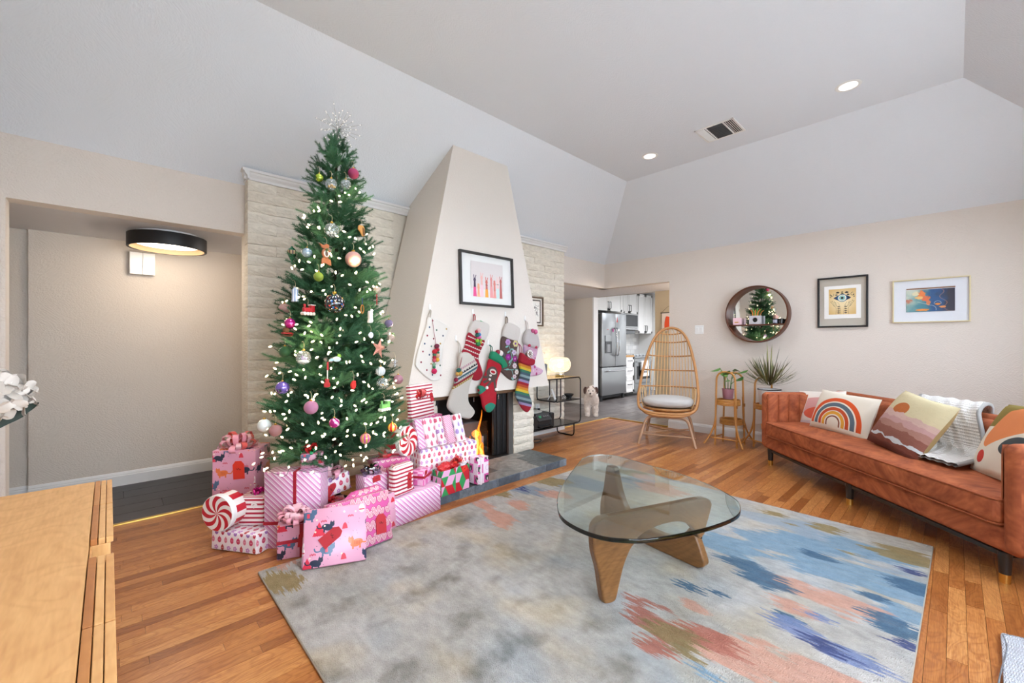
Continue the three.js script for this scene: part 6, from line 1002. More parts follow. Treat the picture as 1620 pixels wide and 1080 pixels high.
// ---------------------------------------------------------------- stockings on adhesive hooks
{
  const knit = dataTex(256, 256, (u, v) => { const a = Math.abs(((u * 16 + v * 16) % 1 + 1) % 1 - 0.5), b = Math.abs(((u * 16 - v * 16) % 1 + 1) % 1 - 0.5); return g3(40 + 330 * Math.min(a, b)); }, [1, 1], false);
  const wool = (map, rep = 8) => { const k = knit.clone(); k.repeat.set(rep, rep); return std(map ? '#ffffff' : '#fff', 0.95, { map, bumpMap: k, bumpScale: 0.003 }); };
  const plain = (c) => { const k = knit.clone(); k.repeat.set(30, 30); return std(c, 0.95, { bumpMap: k, bumpScale: 0.003 }); };
  // puffed outline: local x, y on the hood face, z outward
  function puff(pts, depth, map, mat) {
    const [a, b, c, d] = bbox(pts), g = slab(pts, depth, depth * 0.42, 0.45, 4); const p = g.attributes.position; for (let i = 0; i < p.count; i++) p.setZ(i, p.getZ(i) + 0.002 * noise.noise(p.getX(i) * 20, p.getY(i) * 20, 3)); g.computeVertexNormals();
    return map ? planarUV(g, a, b, c, d) : metric(g);
  }
  const at = (y) => hoodZ(y);
  function stocking(label, hook, layer, parts, loopColor) {
    const [hx, hy] = hook, z0 = at(hy) + 0.004 + layer;
    const t = thing('stocking', label, 'stocking', [hx, hy, z0]); t.rotation.x = -0.02;
    let top = null;
    for (const [name, pts, mat, mapped, depth = 0.03, dz = 0] of parts) { const q = pts.map(([x, y]) => [x - hx, y - hy]); const m = part(name, puff(q, depth, mapped).translate(0, 0, dz), mat, t); if (!top) top = q; void m; }
    const best = [...top].sort((p, q) => q[1] - p[1])[0];
    part('hanging_loop', tube([[best[0] + 0.004, best[1] - 0.03, 0.018], [best[0] * 0.6 + 0.008, best[1] * 0.5, 0.02], [0, -0.012, 0.012 - layer * 0.8], [-0.008 + best[0] * 0.4, best[1] * 0.5, 0.014], [best[0] - 0.012, best[1] - 0.03, 0.014]], 0.0045, false, 40, 6), loopColor, t);
    return t;
  }
  function hook(x, y, label) {
    const t = thing('adhesive_hook', label, 'hook', [x, y, at(y)], 0);
    part('plate', rbox(0.018, 0.05, 0.004, 0.002, 0, 0.012, 0.002), M.whiteGloss, t); part('hook_arm', tube([[0, 0.0, 0.004], [0, -0.016, 0.008], [0, -0.02, 0.016], [0, -0.008, 0.019]], 0.0032, false, 20, 8), M.whiteGloss, t);
  }
  const H = [[1.974, 1.49, 'white adhesive hook holding the dotted felt stocking'], [2.236, 1.228, 'white adhesive hook holding the cream knitted stocking'], [2.436, 1.474, 'white adhesive hook holding the red stocking with white stripes'], [2.61, 1.19, 'white adhesive hook holding the green cuffed red stocking'], [2.842, 1.47, 'white adhesive hook holding the brown flowered stocking'], [2.985, 1.205, 'white adhesive hook holding the rainbow striped stocking'], [3.117, 1.44, 'white adhesive hook holding the pink plush stocking']];
  H.forEach((q) => hook(...q));
  const dotTex = canvasTex(256, 384, (c, w, h) => { c.fillStyle = '#e7e2db'; c.fillRect(0, 0, w, h); const cols = ['#7d1f2c', '#2d4768', '#b58f4a', '#4a6a5c', '#8a2436', '#33415c']; let i = 0; for (const [x, y] of [[128, 22], [104, 62], [236, 70], [158, 78], [86, 112], [208, 112], [134, 130], [66, 160], [186, 160], [116, 176], [52, 206], [100, 226], [38, 268], [160, 250], [112, 280], [182, 292], [80, 316], [122, 346], [186, 352], [160, 200]]) { c.fillStyle = cols[i++ % 6]; c.beginPath(); c.arc(x, y, 5.5, 0, 7); c.fill(); } });
  const s1 = stocking('cream felt stocking with small coloured dots and a pompom tassel, leftmost on the hood', [1.974, 1.49], 0.002, [['felt_body', [[1.952, 1.417], [2.146, 1.344], [2.126, 1.275], [2.087, 1.169], [2.070, 1.063], [2.072, 0.950], [2.052, 0.888], [1.999, 0.876], [1.947, 0.891], [1.873, 0.949], [1.820, 1.006], [1.816, 1.042], [1.836, 1.127], [1.880, 1.235], [1.925, 1.346]], std('#ffffff', 0.95, { map: dotTex, bumpMap: speckle, bumpScale: 0.002 }), true, 0.024]], plain('#ddd5c8'));
  const pom = (t, list) => list.forEach(([x, y, z, r, c]) => { const g = new THREE.IcosahedronGeometry(r, 3), p = g.attributes.position; for (let i = 0; i < p.count; i++) { const k = 1 + 0.16 * noise.noise(p.getX(i) * 160, p.getY(i) * 160, p.getZ(i) * 160); p.setXYZ(i, p.getX(i) * k, p.getY(i) * k, p.getZ(i) * k); } g.computeVertexNormals(); part('pompom', g.translate(x, y, z), std(c, 1), t); });
  pom(s1, [[0.035, -0.32, 0.04, 0.021, '#6d2a3f'], [0.042, -0.35, 0.04, 0.017, '#9d1f30'], [0.012, -0.366, 0.042, 0.021, '#b3202f'], [0.045, -0.375, 0.04, 0.014, '#2f5b45'], [0.012, -0.39, 0.04, 0.016, '#3f6b52'], [0.04, -0.40, 0.042, 0.02, '#c79a7c'], [0.01, -0.415, 0.04, 0.016, '#8f1c2c'], [0.038, -0.435, 0.04, 0.019, '#c79a35'], [0.008, -0.437, 0.042, 0.017, '#b9485a'], [0.006, -0.475, 0.04, 0.015, '#7fa58a'], [0.006, -0.495, 0.04, 0.013, '#2f6b4a'], [0.006, -0.53, 0.042, 0.023, '#b81f52']]);
  part('pompom_cord', tube([[-0.0, -0.09, 0.03], [0.012, -0.2, 0.034], [0.03, -0.31, 0.036], [0.02, -0.4, 0.036], [0.006, -0.51, 0.036]], 0.0022, false, 30, 5), std('#a8636b', 0.9), s1);
  const bandsV = (w, h, list) => canvasTex(w, h, (c) => { let y = 0; for (const [k, col, fn] of list) { c.fillStyle = col; c.fillRect(0, y * h, w, k * h + 1); if (fn) fn(c, y * h, k * h, w); y += k; } });
  const slantTex = canvasTex(256, 384, (c, w, h) => { c.fillStyle = '#a8162c'; c.fillRect(0, 0, w, h); c.strokeStyle = '#ece4dd'; c.lineWidth = 10; for (let i = 0; i < 5; i++) { c.setLineDash([18, 5]); c.beginPath(); c.moveTo(0, 10 + i * 37); c.lineTo(w, 90 + i * 37); c.stroke(); } });
  const s2 = stocking('red knitted stocking with white stripes, white cuff and a bunch of small pompoms', [2.436, 1.474], 0.004, [['cuff', [[2.431, 1.404], [2.604, 1.365], [2.545, 1.219], [2.371, 1.290]], plain('#e6dfd8'), false, 0.036, 0], ['knit_body', [[2.372, 1.294], [2.546, 1.223], [2.505, 1.133], [2.471, 1.053], [2.510, 0.954], [2.519, 0.896], [2.475, 0.854], [2.414, 0.858], [2.369, 0.904], [2.327, 0.993], [2.282, 1.097], [2.323, 1.167]], wool(slantTex), true, 0.032]], plain('#a8162c'));
  pom(s2, [[0.02, -0.165, 0.05, 0.021, '#d9a9a9'], [-0.005, -0.175, 0.05, 0.015, '#9f1f30'], [0.005, -0.205, 0.05, 0.02, '#2c5f5a'], [0.03, -0.2, 0.05, 0.015, '#3f79b5'], [0.035, -0.225, 0.05, 0.014, '#c76aa0'], [0.01, -0.235, 0.05, 0.014, '#c23a6a'], [0.0, -0.258, 0.052, 0.018, '#7db33a'], [0.04, -0.252, 0.05, 0.014, '#8fc04a'], [0.012, -0.285, 0.052, 0.022, '#2d7d4a'], [0.04, -0.275, 0.05, 0.012, '#d9a83c']]);
  part('green_clip', rot(rbox(0.04, 0.01, 0.006, 0.002), 0, 0, -0.4).translate(0.075, -0.08, 0.03), std('#3f9a5a', 0.5), s2);
  const fair = bandsV(256, 512, [[0.20, '#e2dad0'], [0.03, '#c58fa0', (c, y, k, w) => { c.fillStyle = '#e2dad0'; for (let i = 0; i < 16; i++) c.fillRect(i * 16, y + 2, 7, k - 4); }], [0.035, '#e2dad0'], [0.03, '#22242c', (c, y, k, w) => { c.fillStyle = '#e2dad0'; for (let i = 0; i < 12; i++) c.fillRect(i * 22, y, 9, k / 2); }], [0.025, '#e2dad0'], [0.03, '#3f6573'], [0.03, '#dcd4ca', (c, y, k, w) => { c.fillStyle = '#6d8794'; for (let i = 0; i < 16; i++) c.fillRect(i * 16, y + 3, 6, k - 6); }], [0.03, '#8f1f2f'], [0.03, '#a88a3a', (c, y, k, w) => { c.fillStyle = '#d8cfc2'; for (let i = 0; i < 16; i++) c.fillRect(i * 16, y + 3, 5, k - 6); }], [0.56, '#d8d1c7']]);
  fair.center.set(0.5, 0.5); fair.rotation = 0.24;
  const s3 = stocking('long cream knitted stocking with patterned bands and small pompoms hanging over the firebox', [2.236, 1.228], 0.036, [['knit_body', [[2.233, 1.105], [2.341, 1.103], [2.427, 0.994], [2.369, 0.896], [2.327, 0.793], [2.318, 0.678], [2.383, 0.591], [2.370, 0.548], [2.313, 0.520], [2.205, 0.559], [2.112, 0.621], [2.099, 0.691], [2.182, 0.865], [2.221, 0.983]], wool(fair, 14), true, 0.04]], plain('#d9cfc2'));
  pom(s3, [[-0.03, -0.27, 0.04, 0.022, '#2f5b52'], [-0.02, -0.295, 0.045, 0.022, '#b08a3a'], [-0.045, -0.3, 0.04, 0.017, '#b98f4a'], [-0.06, -0.35, 0.04, 0.019, '#7d1f36']]);
  part('pompom_cord', tube([[0.02, -0.11, 0.03], [-0.0, -0.18, 0.04], [-0.03, -0.27, 0.04], [-0.055, -0.34, 0.04]], 0.003, false, 24, 5), plain('#a8484f'), s3);
  const monkeyTex = canvasTex(256, 448, (c, w, h) => {
    c.fillStyle = '#bd1a2c'; c.fillRect(0, 0, w, h); c.save(); c.translate(150, 120); c.rotate(0.3); c.fillStyle = '#5b4a45'; c.beginPath(); c.ellipse(0, 10, 62, 66, 0, 0, 7); c.fill(); c.fillStyle = '#e6ddd2'; c.beginPath(); c.ellipse(4, -12, 38, 24, 0, 0, 7); c.fill(); c.fillStyle = '#bd1a2c'; c.beginPath(); c.ellipse(4, -10, 25, 11, 0, 0, 7); c.fill(); c.restore();
    c.strokeStyle = '#5b4a45'; c.lineWidth = 24; c.lineCap = 'round'; for (const [a, b] of [[[120, 170], [58, 190]], [[130, 190], [60, 250]], [[170, 190], [182, 270]], [[110, 150], [70, 150]]]) { c.beginPath(); c.moveTo(...a); c.lineTo(...b); c.stroke(); }
  });
  const s4 = stocking('red stocking with a brown monkey, green cuff, green heel and green toe', [2.61, 1.19], 0.034, [['cuff', [[2.601, 1.117], [2.694, 1.095], [2.786, 0.996], [2.778, 0.961], [2.716, 0.958], [2.710, 0.989], [2.579, 1.048], [2.578, 1.083]], plain('#1f8a63'), false, 0.05, 0], ['knit_body', [[2.579, 1.048], [2.710, 0.989], [2.715, 0.928], [2.671, 0.850], [2.655, 0.771], [2.652, 0.671], [2.636, 0.603], [2.563, 0.552], [2.494, 0.598], [2.472, 0.687], [2.437, 0.767], [2.451, 0.795], [2.496, 0.860], [2.544, 0.955]], wool(monkeyTex, 10), true, 0.034], ['heel', [[2.437, 0.785], [2.445, 0.805], [2.485, 0.808], [2.528, 0.768], [2.500, 0.742], [2.452, 0.728]], plain('#2b8a70'), false, 0.038, -0.001], ['toe', [[2.494, 0.612], [2.52, 0.635], [2.57, 0.648], [2.62, 0.632], [2.637, 0.606], [2.600, 0.566], [2.563, 0.550], [2.52, 0.572]], plain('#2b8a70'), false, 0.038, -0.001]], plain('#2b7a66'));
  pom(s4, [[-0.045, -0.295, 0.045, 0.011, '#ece6e2'], [-0.055, -0.33, 0.045, 0.011, '#ece6e2'], [-0.09, -0.405, 0.045, 0.014, '#ece6e2'], [0.025, -0.43, 0.045, 0.014, '#ece6e2']]);
  { const b = thing('small_toy', 'little patchwork toy bundle peeking out of the green stocking cuff', 'toy', [2.70, 1.098, at(1.1) + 0.07]); part('toy_head', ball(0.03, 0, 0.0, 0, 16), std('#d9cfcc', 0.8), b); part('toy_hat', ball(0.024, -0.03, 0.012, 0, 14), std('#8a2436', 0.8), b); part('toy_body', ball(0.026, 0.03, -0.014, 0, 14), std('#4a4350', 0.8), b); }
  const flowerTex = canvasTex(256, 448, (c, w, h) => {
    c.fillStyle = '#5d4842'; c.fillRect(0, 0, w, h); c.strokeStyle = '#7fb8b0'; c.lineWidth = 7; for (const p of [[120, 90, 150, 180], [150, 180, 120, 300], [170, 160, 190, 330], [60, 330, 180, 340], [150, 340, 170, 420]]) { c.beginPath(); c.moveTo(p[0], p[1]); c.quadraticCurveTo(p[0] + 20, (p[1] + p[3]) / 2, p[2], p[3]); c.stroke(); }
    const leaf = (x, y, a) => { c.fillStyle = '#86c0b6'; c.save(); c.translate(x, y); c.rotate(a); c.beginPath(); c.ellipse(14, 0, 20, 9, 0, 0, 7); c.fill(); c.restore(); }; [[110, 100, 2.8], [150, 130, 0.2], [128, 150, 2.6], [150, 240, -0.6], [110, 330, 3], [200, 340, 0.2], [150, 420, 0.8], [120, 270, -1]].forEach((q) => leaf(...q));
    const fl = (x, y, r, a, b) => { c.fillStyle = a; for (let k = 0; k < 6; k++) { c.beginPath(); c.arc(x + r * 0.65 * Math.cos(k * 1.047), y + r * 0.65 * Math.sin(k * 1.047), r * 0.45, 0, 7); c.fill(); } c.fillStyle = b; c.beginPath(); c.arc(x, y, r * 0.35, 0, 7); c.fill(); };
    fl(110, 60, 30, '#c39ad0', '#a86fbf'); fl(205, 75, 32, '#e3d59a', '#7a3f9a'); fl(185, 165, 26, '#d9c9dc', '#b694c4'); fl(110, 210, 30, '#a3279c', '#c95fc0'); fl(195, 230, 28, '#a8258f', '#e0a8d0'); fl(190, 300, 26, '#e3d3d8', '#c9a3b4'); fl(215, 365, 24, '#eee4e0', '#d9bfb4'); fl(185, 410, 22, '#e0d0d4', '#c48f96');
  });
  stocking('brown stocking embroidered with flowers under a plain white cuff', [2.842, 1.47], 0.003, [['cuff', [[2.843, 1.394], [3.009, 1.351], [2.981, 1.217], [2.782, 1.268]], plain('#e2dad3'), false, 0.036, 0], ['felt_body', [[2.789, 1.263], [2.981, 1.217], [2.961, 1.085], [3.001, 0.957], [2.989, 0.862], [2.922, 0.824], [2.851, 0.844], [2.722, 0.948], [2.730, 0.978], [2.775, 1.068], [2.756, 1.140]], wool(flowerTex, 12), true, 0.03]], plain('#6b5640'));
  const pinkTex = canvasTex(256, 256, (c, w, h) => { c.fillStyle = '#ddb3cc'; c.fillRect(0, 0, w, h); for (let i = 0; i < 40; i++) { c.fillStyle = pick(['#eddbe6', '#c24f86', '#e6c6da', '#c9a3cc']); c.beginPath(); c.arc(rnd() * w, rnd() * h, rr(4, 13), 0, 7); c.fill(); } });
  const s6 = stocking('pink and white plush stocking with a fluffy white top and a pink rosette', [3.117, 1.44], 0.003, [['fluffy_top', [[3.074, 1.288], [3.138, 1.337], [3.217, 1.334], [3.270, 1.246], [3.265, 1.140], [3.070, 1.185]], std('#e9e1df', 1, { bumpMap: speckle, bumpScale: 0.01 }), false, 0.06, 0], ['plush_body', [[3.086, 1.191], [3.265, 1.146], [3.236, 1.014], [3.233, 0.959], [3.346, 0.909], [3.319, 0.866], [3.197, 0.851], [3.111, 0.866], [3.077, 0.965]], wool(pinkTex, 10), true, 0.034]], plain('#e2d6cf'));
  pom(s6, [[0.085, -0.13, 0.06, 0.026, '#b8587e'], [0.045, -0.12, 0.06, 0.022, '#b8587e'], [0.0, -0.27, 0.055, 0.015, '#b03a56'], [0.1, -0.29, 0.055, 0.015, '#b03a56']]);
  const rb = ['#c2512a', '#dc8c2c', '#e5c53a', '#3f7f63', '#49606e', '#8aa3a8', '#3c4a56', '#9f8fb8', '#a5152b'];
  const rainbowTex = canvasTex(64, 512, (c, w, h) => { for (let i = 0; i < 20; i++) { c.fillStyle = i > 17 ? '#a5152b' : rb[i % 9]; c.fillRect(0, i * h / 20, w, h / 20 + 1); } }); rainbowTex.center.set(0.5, 0.5); rainbowTex.rotation = -0.12;
  stocking('slim rainbow striped knitted stocking with a red cuff and red toe', [2.985, 1.205], 0.036, [['cuff', [[2.991, 1.100], [3.080, 1.050], [3.172, 1.026], [3.162, 0.972], [3.077, 0.965], [2.958, 1.006], [2.968, 1.074]], plain('#a5152b'), false, 0.05, 0], ['knit_body', [[2.965, 1.001], [3.123, 0.963], [3.110, 0.845], [3.082, 0.717], [3.131, 0.595], [3.121, 0.542], [3.065, 0.495], [2.992, 0.545], [2.915, 0.657], [2.907, 0.700], [2.951, 0.822], [2.984, 0.905]], wool(rainbowTex, 10), true, 0.036]], plain('#a8486a'));
  { const b = thing('wrapped_treat', 'brown treat in clear crinkled wrapping poking out of the rainbow stocking', 'treat', [3.095, 1.075, at(1.08) + 0.062]); part('treat', ball(0.034, 0, 0, 0, 16), std('#6d5747', 0.7), b); const g = new THREE.IcosahedronGeometry(0.05, 2), p = g.attributes.position; for (let i = 0; i < p.count; i++) { const k = 1 + 0.18 * noise.noise(p.getX(i) * 60, p.getY(i) * 60, p.getZ(i) * 60); p.setXYZ(i, p.getX(i) * k, p.getY(i) * k, p.getZ(i) * k); } g.computeVertexNormals(); part('clear_wrap', g, phys('#ffffff', 0.12, { transmission: 0.9, thickness: 0, ior: 1.3 }), b); part('white_collar', new THREE.TorusGeometry(0.032, 0.008, 8, 20).translate(0, 0.012, 0.02), std('#e3ddd8', 0.8), b); }
}
// ---------------------------------------------------------------- black metal console with three levels
{
  const t = thing('console_shelf', 'black metal console shelf with rounded frame and three levels beside the fireplace', 'shelf', [3.95, 0, -3.52]);
  const L = (x) => x - 3.95, F = 0.165, B = -0.165, m = M.blackMetal, r = 0.008;
  for (const z of [F, B]) part('frame', bent([[L(3.44), 0.755, z], [L(4.425), 0.755, z], [L(4.425), 0.175, z], [L(3.44), 0.175, z], [L(3.44), 0.755, z]], r, 0.06), m, t);
  part('side_loop', bent([[L(3.955), 0.755, F], [L(3.955), 0.47, F], [L(3.955), 0.47, B], [L(3.955), 0.755, B]], r, 0.05), m, t);
  part('middle_rail', merge([rod([L(3.955), 0.472, F], [L(4.425), 0.472, F], r * 0.9), rod([L(3.955), 0.472, B], [L(4.425), 0.472, B], r * 0.9)]), m, t);
  for (const x of [3.54, 4.315]) part('leg_loop', bent([[L(x), 0.175, F - 0.02], [L(x), 0.008, F - 0.02], [L(x), 0.008, B + 0.03], [L(x), 0.175, B + 0.03]], r, 0.05), m, t);
  part('top_shelf', rspan(L(3.44), L(4.41), 0.752, 0.762, B, F, 0.002), phys('#b39a62', 0.22, { metalness: 0.5 }), t);
  const sh = phys('#2a2a2c', 0.25); part('middle_shelf', rspan(L(3.96), L(4.42), 0.468, 0.477, B, F, 0.002), sh, t); part('bottom_shelf', rspan(L(3.44), L(4.41), 0.17, 0.179, B, F, 0.002), sh, t);
  part('back_post', rod([L(4.2), 0.176, B], [L(4.2), 0.752, B], r * 0.8), m, t);
  // lamp
  const la = thing('table_lamp', 'small table lamp with a glowing ribbed amber glass globe on the console', 'lamp', [4.205, 0.763, -3.52]);
  part('lamp_base', lathe([[0, 0], [0.058, 0], [0.058, 0.035], [0.045, 0.04], [0.045, 0.06], [0, 0.06]], 32), M.chrome, la);
  const globe = lathe([[0.05, 0.055], [0.1, 0.07], [0.13, 0.1], [0.14, 0.145], [0.138, 0.185], [0.12, 0.225], [0.09, 0.245], [0.06, 0.25], [0, 0.252]], 72), gp = globe.attributes.position; for (let i = 0; i < gp.count; i++) { const a = Math.atan2(gp.getZ(i), gp.getX(i)), k = 1 + 0.012 * Math.cos(a * 36); gp.setX(i, gp.getX(i) * k); gp.setZ(i, gp.getZ(i) * k); } globe.computeVertexNormals();
  part('glass_shade', globe, phys('#fffaf0', 0.4, { transmission: 0.92, thickness: 0, ior: 1.3 }), la);
  part('bulb', ball(0.032, 0, 0.145, 0, 16), glow('#fff0d0', 4), la);
  const l = new THREE.PointLight('#ffe9cc', LAMP.table, 0, 2); l.position.set(4.205, 0.763 + 0.145, -3.52); l.shadow.radius = 1.4; l.castShadow = true; l.name = 'lamp_bulb'; scene.add(l);
  const sp = thing('smart_speaker', 'small slate grey faceted speaker beside the amber lamp on the console', 'speaker', [3.86, 0.763, -3.50], 0.4);
  part('speaker_body', new THREE.CylinderGeometry(0.062, 0.05, 0.17, 6).translate(0, 0.085, 0), std('#6c7076', 0.6), sp); part('speaker_top', cyl(0.05, 0.05, 0.006, 0, 0.17, 0, 6), std('#4d5157', 0.4), sp);
  const wl = thing('brass_hook', 'thin brass wire stand behind the grey speaker on the console', 'stand', [3.95, 0.763, -3.6]); part('wire_loop', bent([[-0.05, 0, 0], [-0.05, 0.21, 0], [0.05, 0.21, 0], [0.05, 0.0, 0]], 0.004, 0.04), M.brass, wl); part('foot', rbox(0.13, 0.006, 0.06, 0.002, 0, 0.003, 0), M.brass, wl);
  const ph = thing('phone_stand', 'white card propped upright on the middle console shelf', 'stand', [4.06, 0.478, -3.5], 0.5); part('white_card', rot(rbox(0.08, 0.14, 0.01, 0.003), -0.35).translate(0, 0.07, 0), M.white, ph); part('prop', rot(rbox(0.05, 0.1, 0.006, 0.002), 0.5).translate(0, 0.045, -0.045), M.white, ph);
  const bo = thing('glass_bowl', 'small dark glass bowl on the right of the middle console shelf', 'bowl', [4.33, 0.478, -3.47]); part('bowl', lathe([[0, 0.004], [0.03, 0.004], [0.05, 0.03], [0.068, 0.055], [0.064, 0.056], [0.045, 0.032], [0.028, 0.01], [0, 0.01]], 10), phys('#38393a', 0.1), bo); part('bowl_foot', cyl(0.03, 0.03, 0.005, 0, 0, 0, 16), phys('#38393a', 0.1), bo);
  const g2 = thing('crystal_ornament', 'clear crystal piece beside the dark glass bowl on the console', 'ornament', [4.2, 0.478, -3.45]); part('crystal', new THREE.IcosahedronGeometry(0.032, 0).translate(0, 0.03, 0), phys('#ffffff', 0.05, { transmission: 0.9, thickness: 0.05, ior: 1.5 }), g2); part('crystal_base', cyl(0.028, 0.022, 0.006, 0, 0, 0, 8), M.chrome, g2);
  const pr = thing('printer', 'black desktop printer on the bottom console shelf', 'printer', [3.72, 0.18, -3.5]);
  part('printer_body', merge([rspan(-0.21, 0.2, 0, 0.11, -0.14, 0.12, 0.012), rspan(-0.21, -0.09, 0.0, 0.16, -0.14, 0.13, 0.015), rspan(0.14, 0.21, 0.0, 0.17, -0.12, 0.13, 0.015)]), std('#242526', 0.45), pr);
  part('control_panel', rot(rbox(0.24, 0.1, 0.012, 0.004), -0.6).translate(0.03, 0.135, 0.11), std('#343638', 0.35), pr); part('scanner_lid', rspan(-0.2, 0.14, 0.155, 0.175, -0.14, 0.07, 0.008), std('#2b2c2d', 0.5), pr);
  part('screen', rot(rbox(0.04, 0.03, 0.003, 0.001), -0.6).translate(-0.04, 0.142, 0.118), std('#2e8a5a', 0.4), pr); for (let i = 0; i < 3; i++) part('button', rot(rbox(0.016, 0.014, 0.004, 0.001), -0.6).translate(0.03 + i * 0.035, 0.142, 0.118), std('#8b8d8e', 0.5), pr);
  part('paper_tray', rspan(-0.08, 0.13, 0.02, 0.035, 0.06, 0.16, 0.003), std('#121213', 0.5), pr);
  const di = thing('white_disc', 'flat round white plate lying on top of the black printer', 'plate', [3.68, 0.357, -3.53]); part('plate', lathe([[0, 0], [0.1, 0], [0.13, 0.01], [0.135, 0.016], [0.125, 0.016], [0.1, 0.008], [0, 0.006]], 40), std('#c9cbc8', 0.5), di); part('plate_centre', cyl(0.05, 0.05, 0.002, 0, 0.006, 0, 24), std('#bcbfbd', 0.5), di);
  const ca = thing('power_cable', 'black power cable looping down behind the console shelf', 'cable', [0, 0, 0]);
  part('cable', tube([[3.58, 0.47, -3.69], [3.72, 0.4, -3.70], [3.9, 0.36, -3.71], [4.02, 0.33, -3.715], [3.98, 0.2, -3.71], [3.8, 0.12, -3.7], [3.6, 0.03, -3.55], [3.72, 0.008, -3.45], [3.85, 0.008, -3.52], [3.75, 0.008, -3.6]], 0.0045, false, 90, 6), M.black, ca); part('plug', rbox(0.03, 0.03, 0.025, 0.004, 4.03, 0.335, -3.722), M.black, ca);
  const ou = thing('wall_outlet', 'white wall outlet with a plugged black cable behind the console', 'outlet', [4.03, 0.345, -3.746]); part('plate', rbox(0.075, 0.115, 0.006, 0.002, 0, 0, 0.0), M.white, ou); part('socket', rbox(0.034, 0.03, 0.004, 0.002, 0, 0.025, 0.003), M.trim, ou);
}
// ---------------------------------------------------------------- kitchen beyond the opening
{
  const steel = phys('#a9acae', 0.3, { metalness: 0.9, anisotropy: 0.5 }), steelDark = std('#3d3f41', 0.5, { metalness: 0.5 }), cab = std('#e9e8e5', 0.45), handleM = M.black;
  const f = thing('refrigerator', 'stainless steel french door refrigerator with a water dispenser and bottom freezer', 'refrigerator', [7.655, 0, -5.25]);
  part('cabinet_body', rspan(-0.455, 0.455, 0.06, 1.78, -0.38, 0.26, 0.01), steelDark, f);
  const door = (a, b, y0, y1, name) => { const g = rspan(a, b, y0, y1, 0.265, 0.33, 0.014, 4), p = g.attributes.position; for (let i = 0; i < p.count; i++) if (p.getZ(i) > 0.3) p.setZ(i, p.getZ(i) + 0.02 * (1 - (p.getX(i) / 0.46) ** 2)); return part(name, metric(resmooth(g)), steel, f); };
  const dl = door(-0.455, -0.003, 0.70, 1.80, 'door'), dr = door(0.003, 0.455, 0.70, 1.80, 'door'), fz = door(-0.455, 0.455, 0.115, 0.685, 'freezer_drawer');
  const hnd = (x) => tube([[x, 0.92, 0.35], [x, 0.96, 0.40], [x, 1.2, 0.425], [x, 1.45, 0.40], [x, 1.5, 0.35]], 0.014, false, 40, 10);
  part('handle', hnd(-0.045), M.chrome, dl); part('handle', hnd(0.045), M.chrome, dr); part('handle', tube([[-0.33, 0.61, 0.345], [-0.3, 0.615, 0.39], [0, 0.615, 0.405], [0.3, 0.615, 0.39], [0.33, 0.61, 0.345]], 0.014, false, 40, 10), M.chrome, fz);
  part('dispenser', merge([rspan(-0.36, -0.13, 1.22, 1.34, 0.345, 0.352, 0.003)]), steel, dl); part('dispenser_recess', rspan(-0.36, -0.13, 0.98, 1.22, 0.34, 0.349, 0.003), std('#4a4c4e', 0.4), dl); part('dispenser_lip', rspan(-0.3, -0.19, 1.0, 1.16, 0.345, 0.353, 0.003), std('#8a8c8e', 0.4), dl);
  part('magnet', rspan(-0.1, -0.07, 1.42, 1.48, 0.346, 0.352, 0.002), std('#d23f9a', 0.6), dl); part('magnet', rspan(-0.3, -0.25, 1.455, 1.465, 0.346, 0.352, 0.002), std('#d2584a', 0.6), dl); part('magnet', metric(slab([[0.04, 1.62], [0.09, 1.62], [0.065, 1.74]], 0.006).translate(0, 0, 0.345)), std('#b8382e', 0.6), dr);
  part('kick_grille', rspan(-0.43, 0.43, 0.04, 0.11, 0.2, 0.25, 0.004), M.black, f); for (const x of [-0.41, 0.41]) part('foot', cyl(0.03, 0.03, 0.1, x, 0, 0.27, 12), steelDark, f);
  // shaker cabinet: carcass + doors with recessed panels
  function cabinet(name, label, x0, x1, y0, y1, z0, z1, doors) {
    const t = thing(name, label, 'cabinet', [(x0 + x1) / 2, y0, z0]); const X = (x) => x - (x0 + x1) / 2, Yy = (y) => y - y0, D = z1 - z0;
    part('carcass', rspan(X(x0), X(x1), 0, y1 - y0, 0, D, 0.003), cab, t);
    for (const [a, b, c, d, kind, hx, hy] of doors) {
      const o = part(kind, merge([rspan(X(a) + 0.003, X(b) - 0.003, Yy(c) + 0.003, Yy(d) - 0.003, D, D + 0.012, 0.002), rspan(X(a) + 0.003, X(a) + 0.06, Yy(c) + 0.003, Yy(d) - 0.003, D + 0.01, D + 0.02, 0.003), rspan(X(b) - 0.06, X(b) - 0.003, Yy(c) + 0.003, Yy(d) - 0.003, D + 0.01, D + 0.02, 0.003), rspan(X(a) + 0.003, X(b) - 0.003, Yy(c) + 0.003, Yy(c) + 0.055, D + 0.01, D + 0.02, 0.003), rspan(X(a) + 0.003, X(b) - 0.003, Yy(d) - 0.055, Yy(d) - 0.003, D + 0.01, D + 0.02, 0.003)]), cab, t);
      part('handle', kind === 'door' ? bent([[X(hx), Yy(hy) - 0.07, D + 0.018], [X(hx), Yy(hy) - 0.07, D + 0.05], [X(hx), Yy(hy) + 0.07, D + 0.05], [X(hx), Yy(hy) + 0.07, D + 0.018]], 0.007, 0.012) : bent([[X(hx) - 0.07, Yy(hy), D + 0.018], [X(hx) - 0.07, Yy(hy), D + 0.05], [X(hx) + 0.07, Yy(hy), D + 0.05], [X(hx) + 0.07, Yy(hy), D + 0.018]], 0.007, 0.012), handleM, o);
    }
    return t;
  }
  cabinet('wall_cabinet', 'white shaker cabinet with two doors above the refrigerator', 7.12, 8.12, 1.86, 2.38, -5.6, -5.05, [[7.12, 7.61, 1.86, 2.38, 'door', 7.57, 1.98], [7.61, 8.12, 1.86, 2.38, 'door', 7.65, 1.98]]);
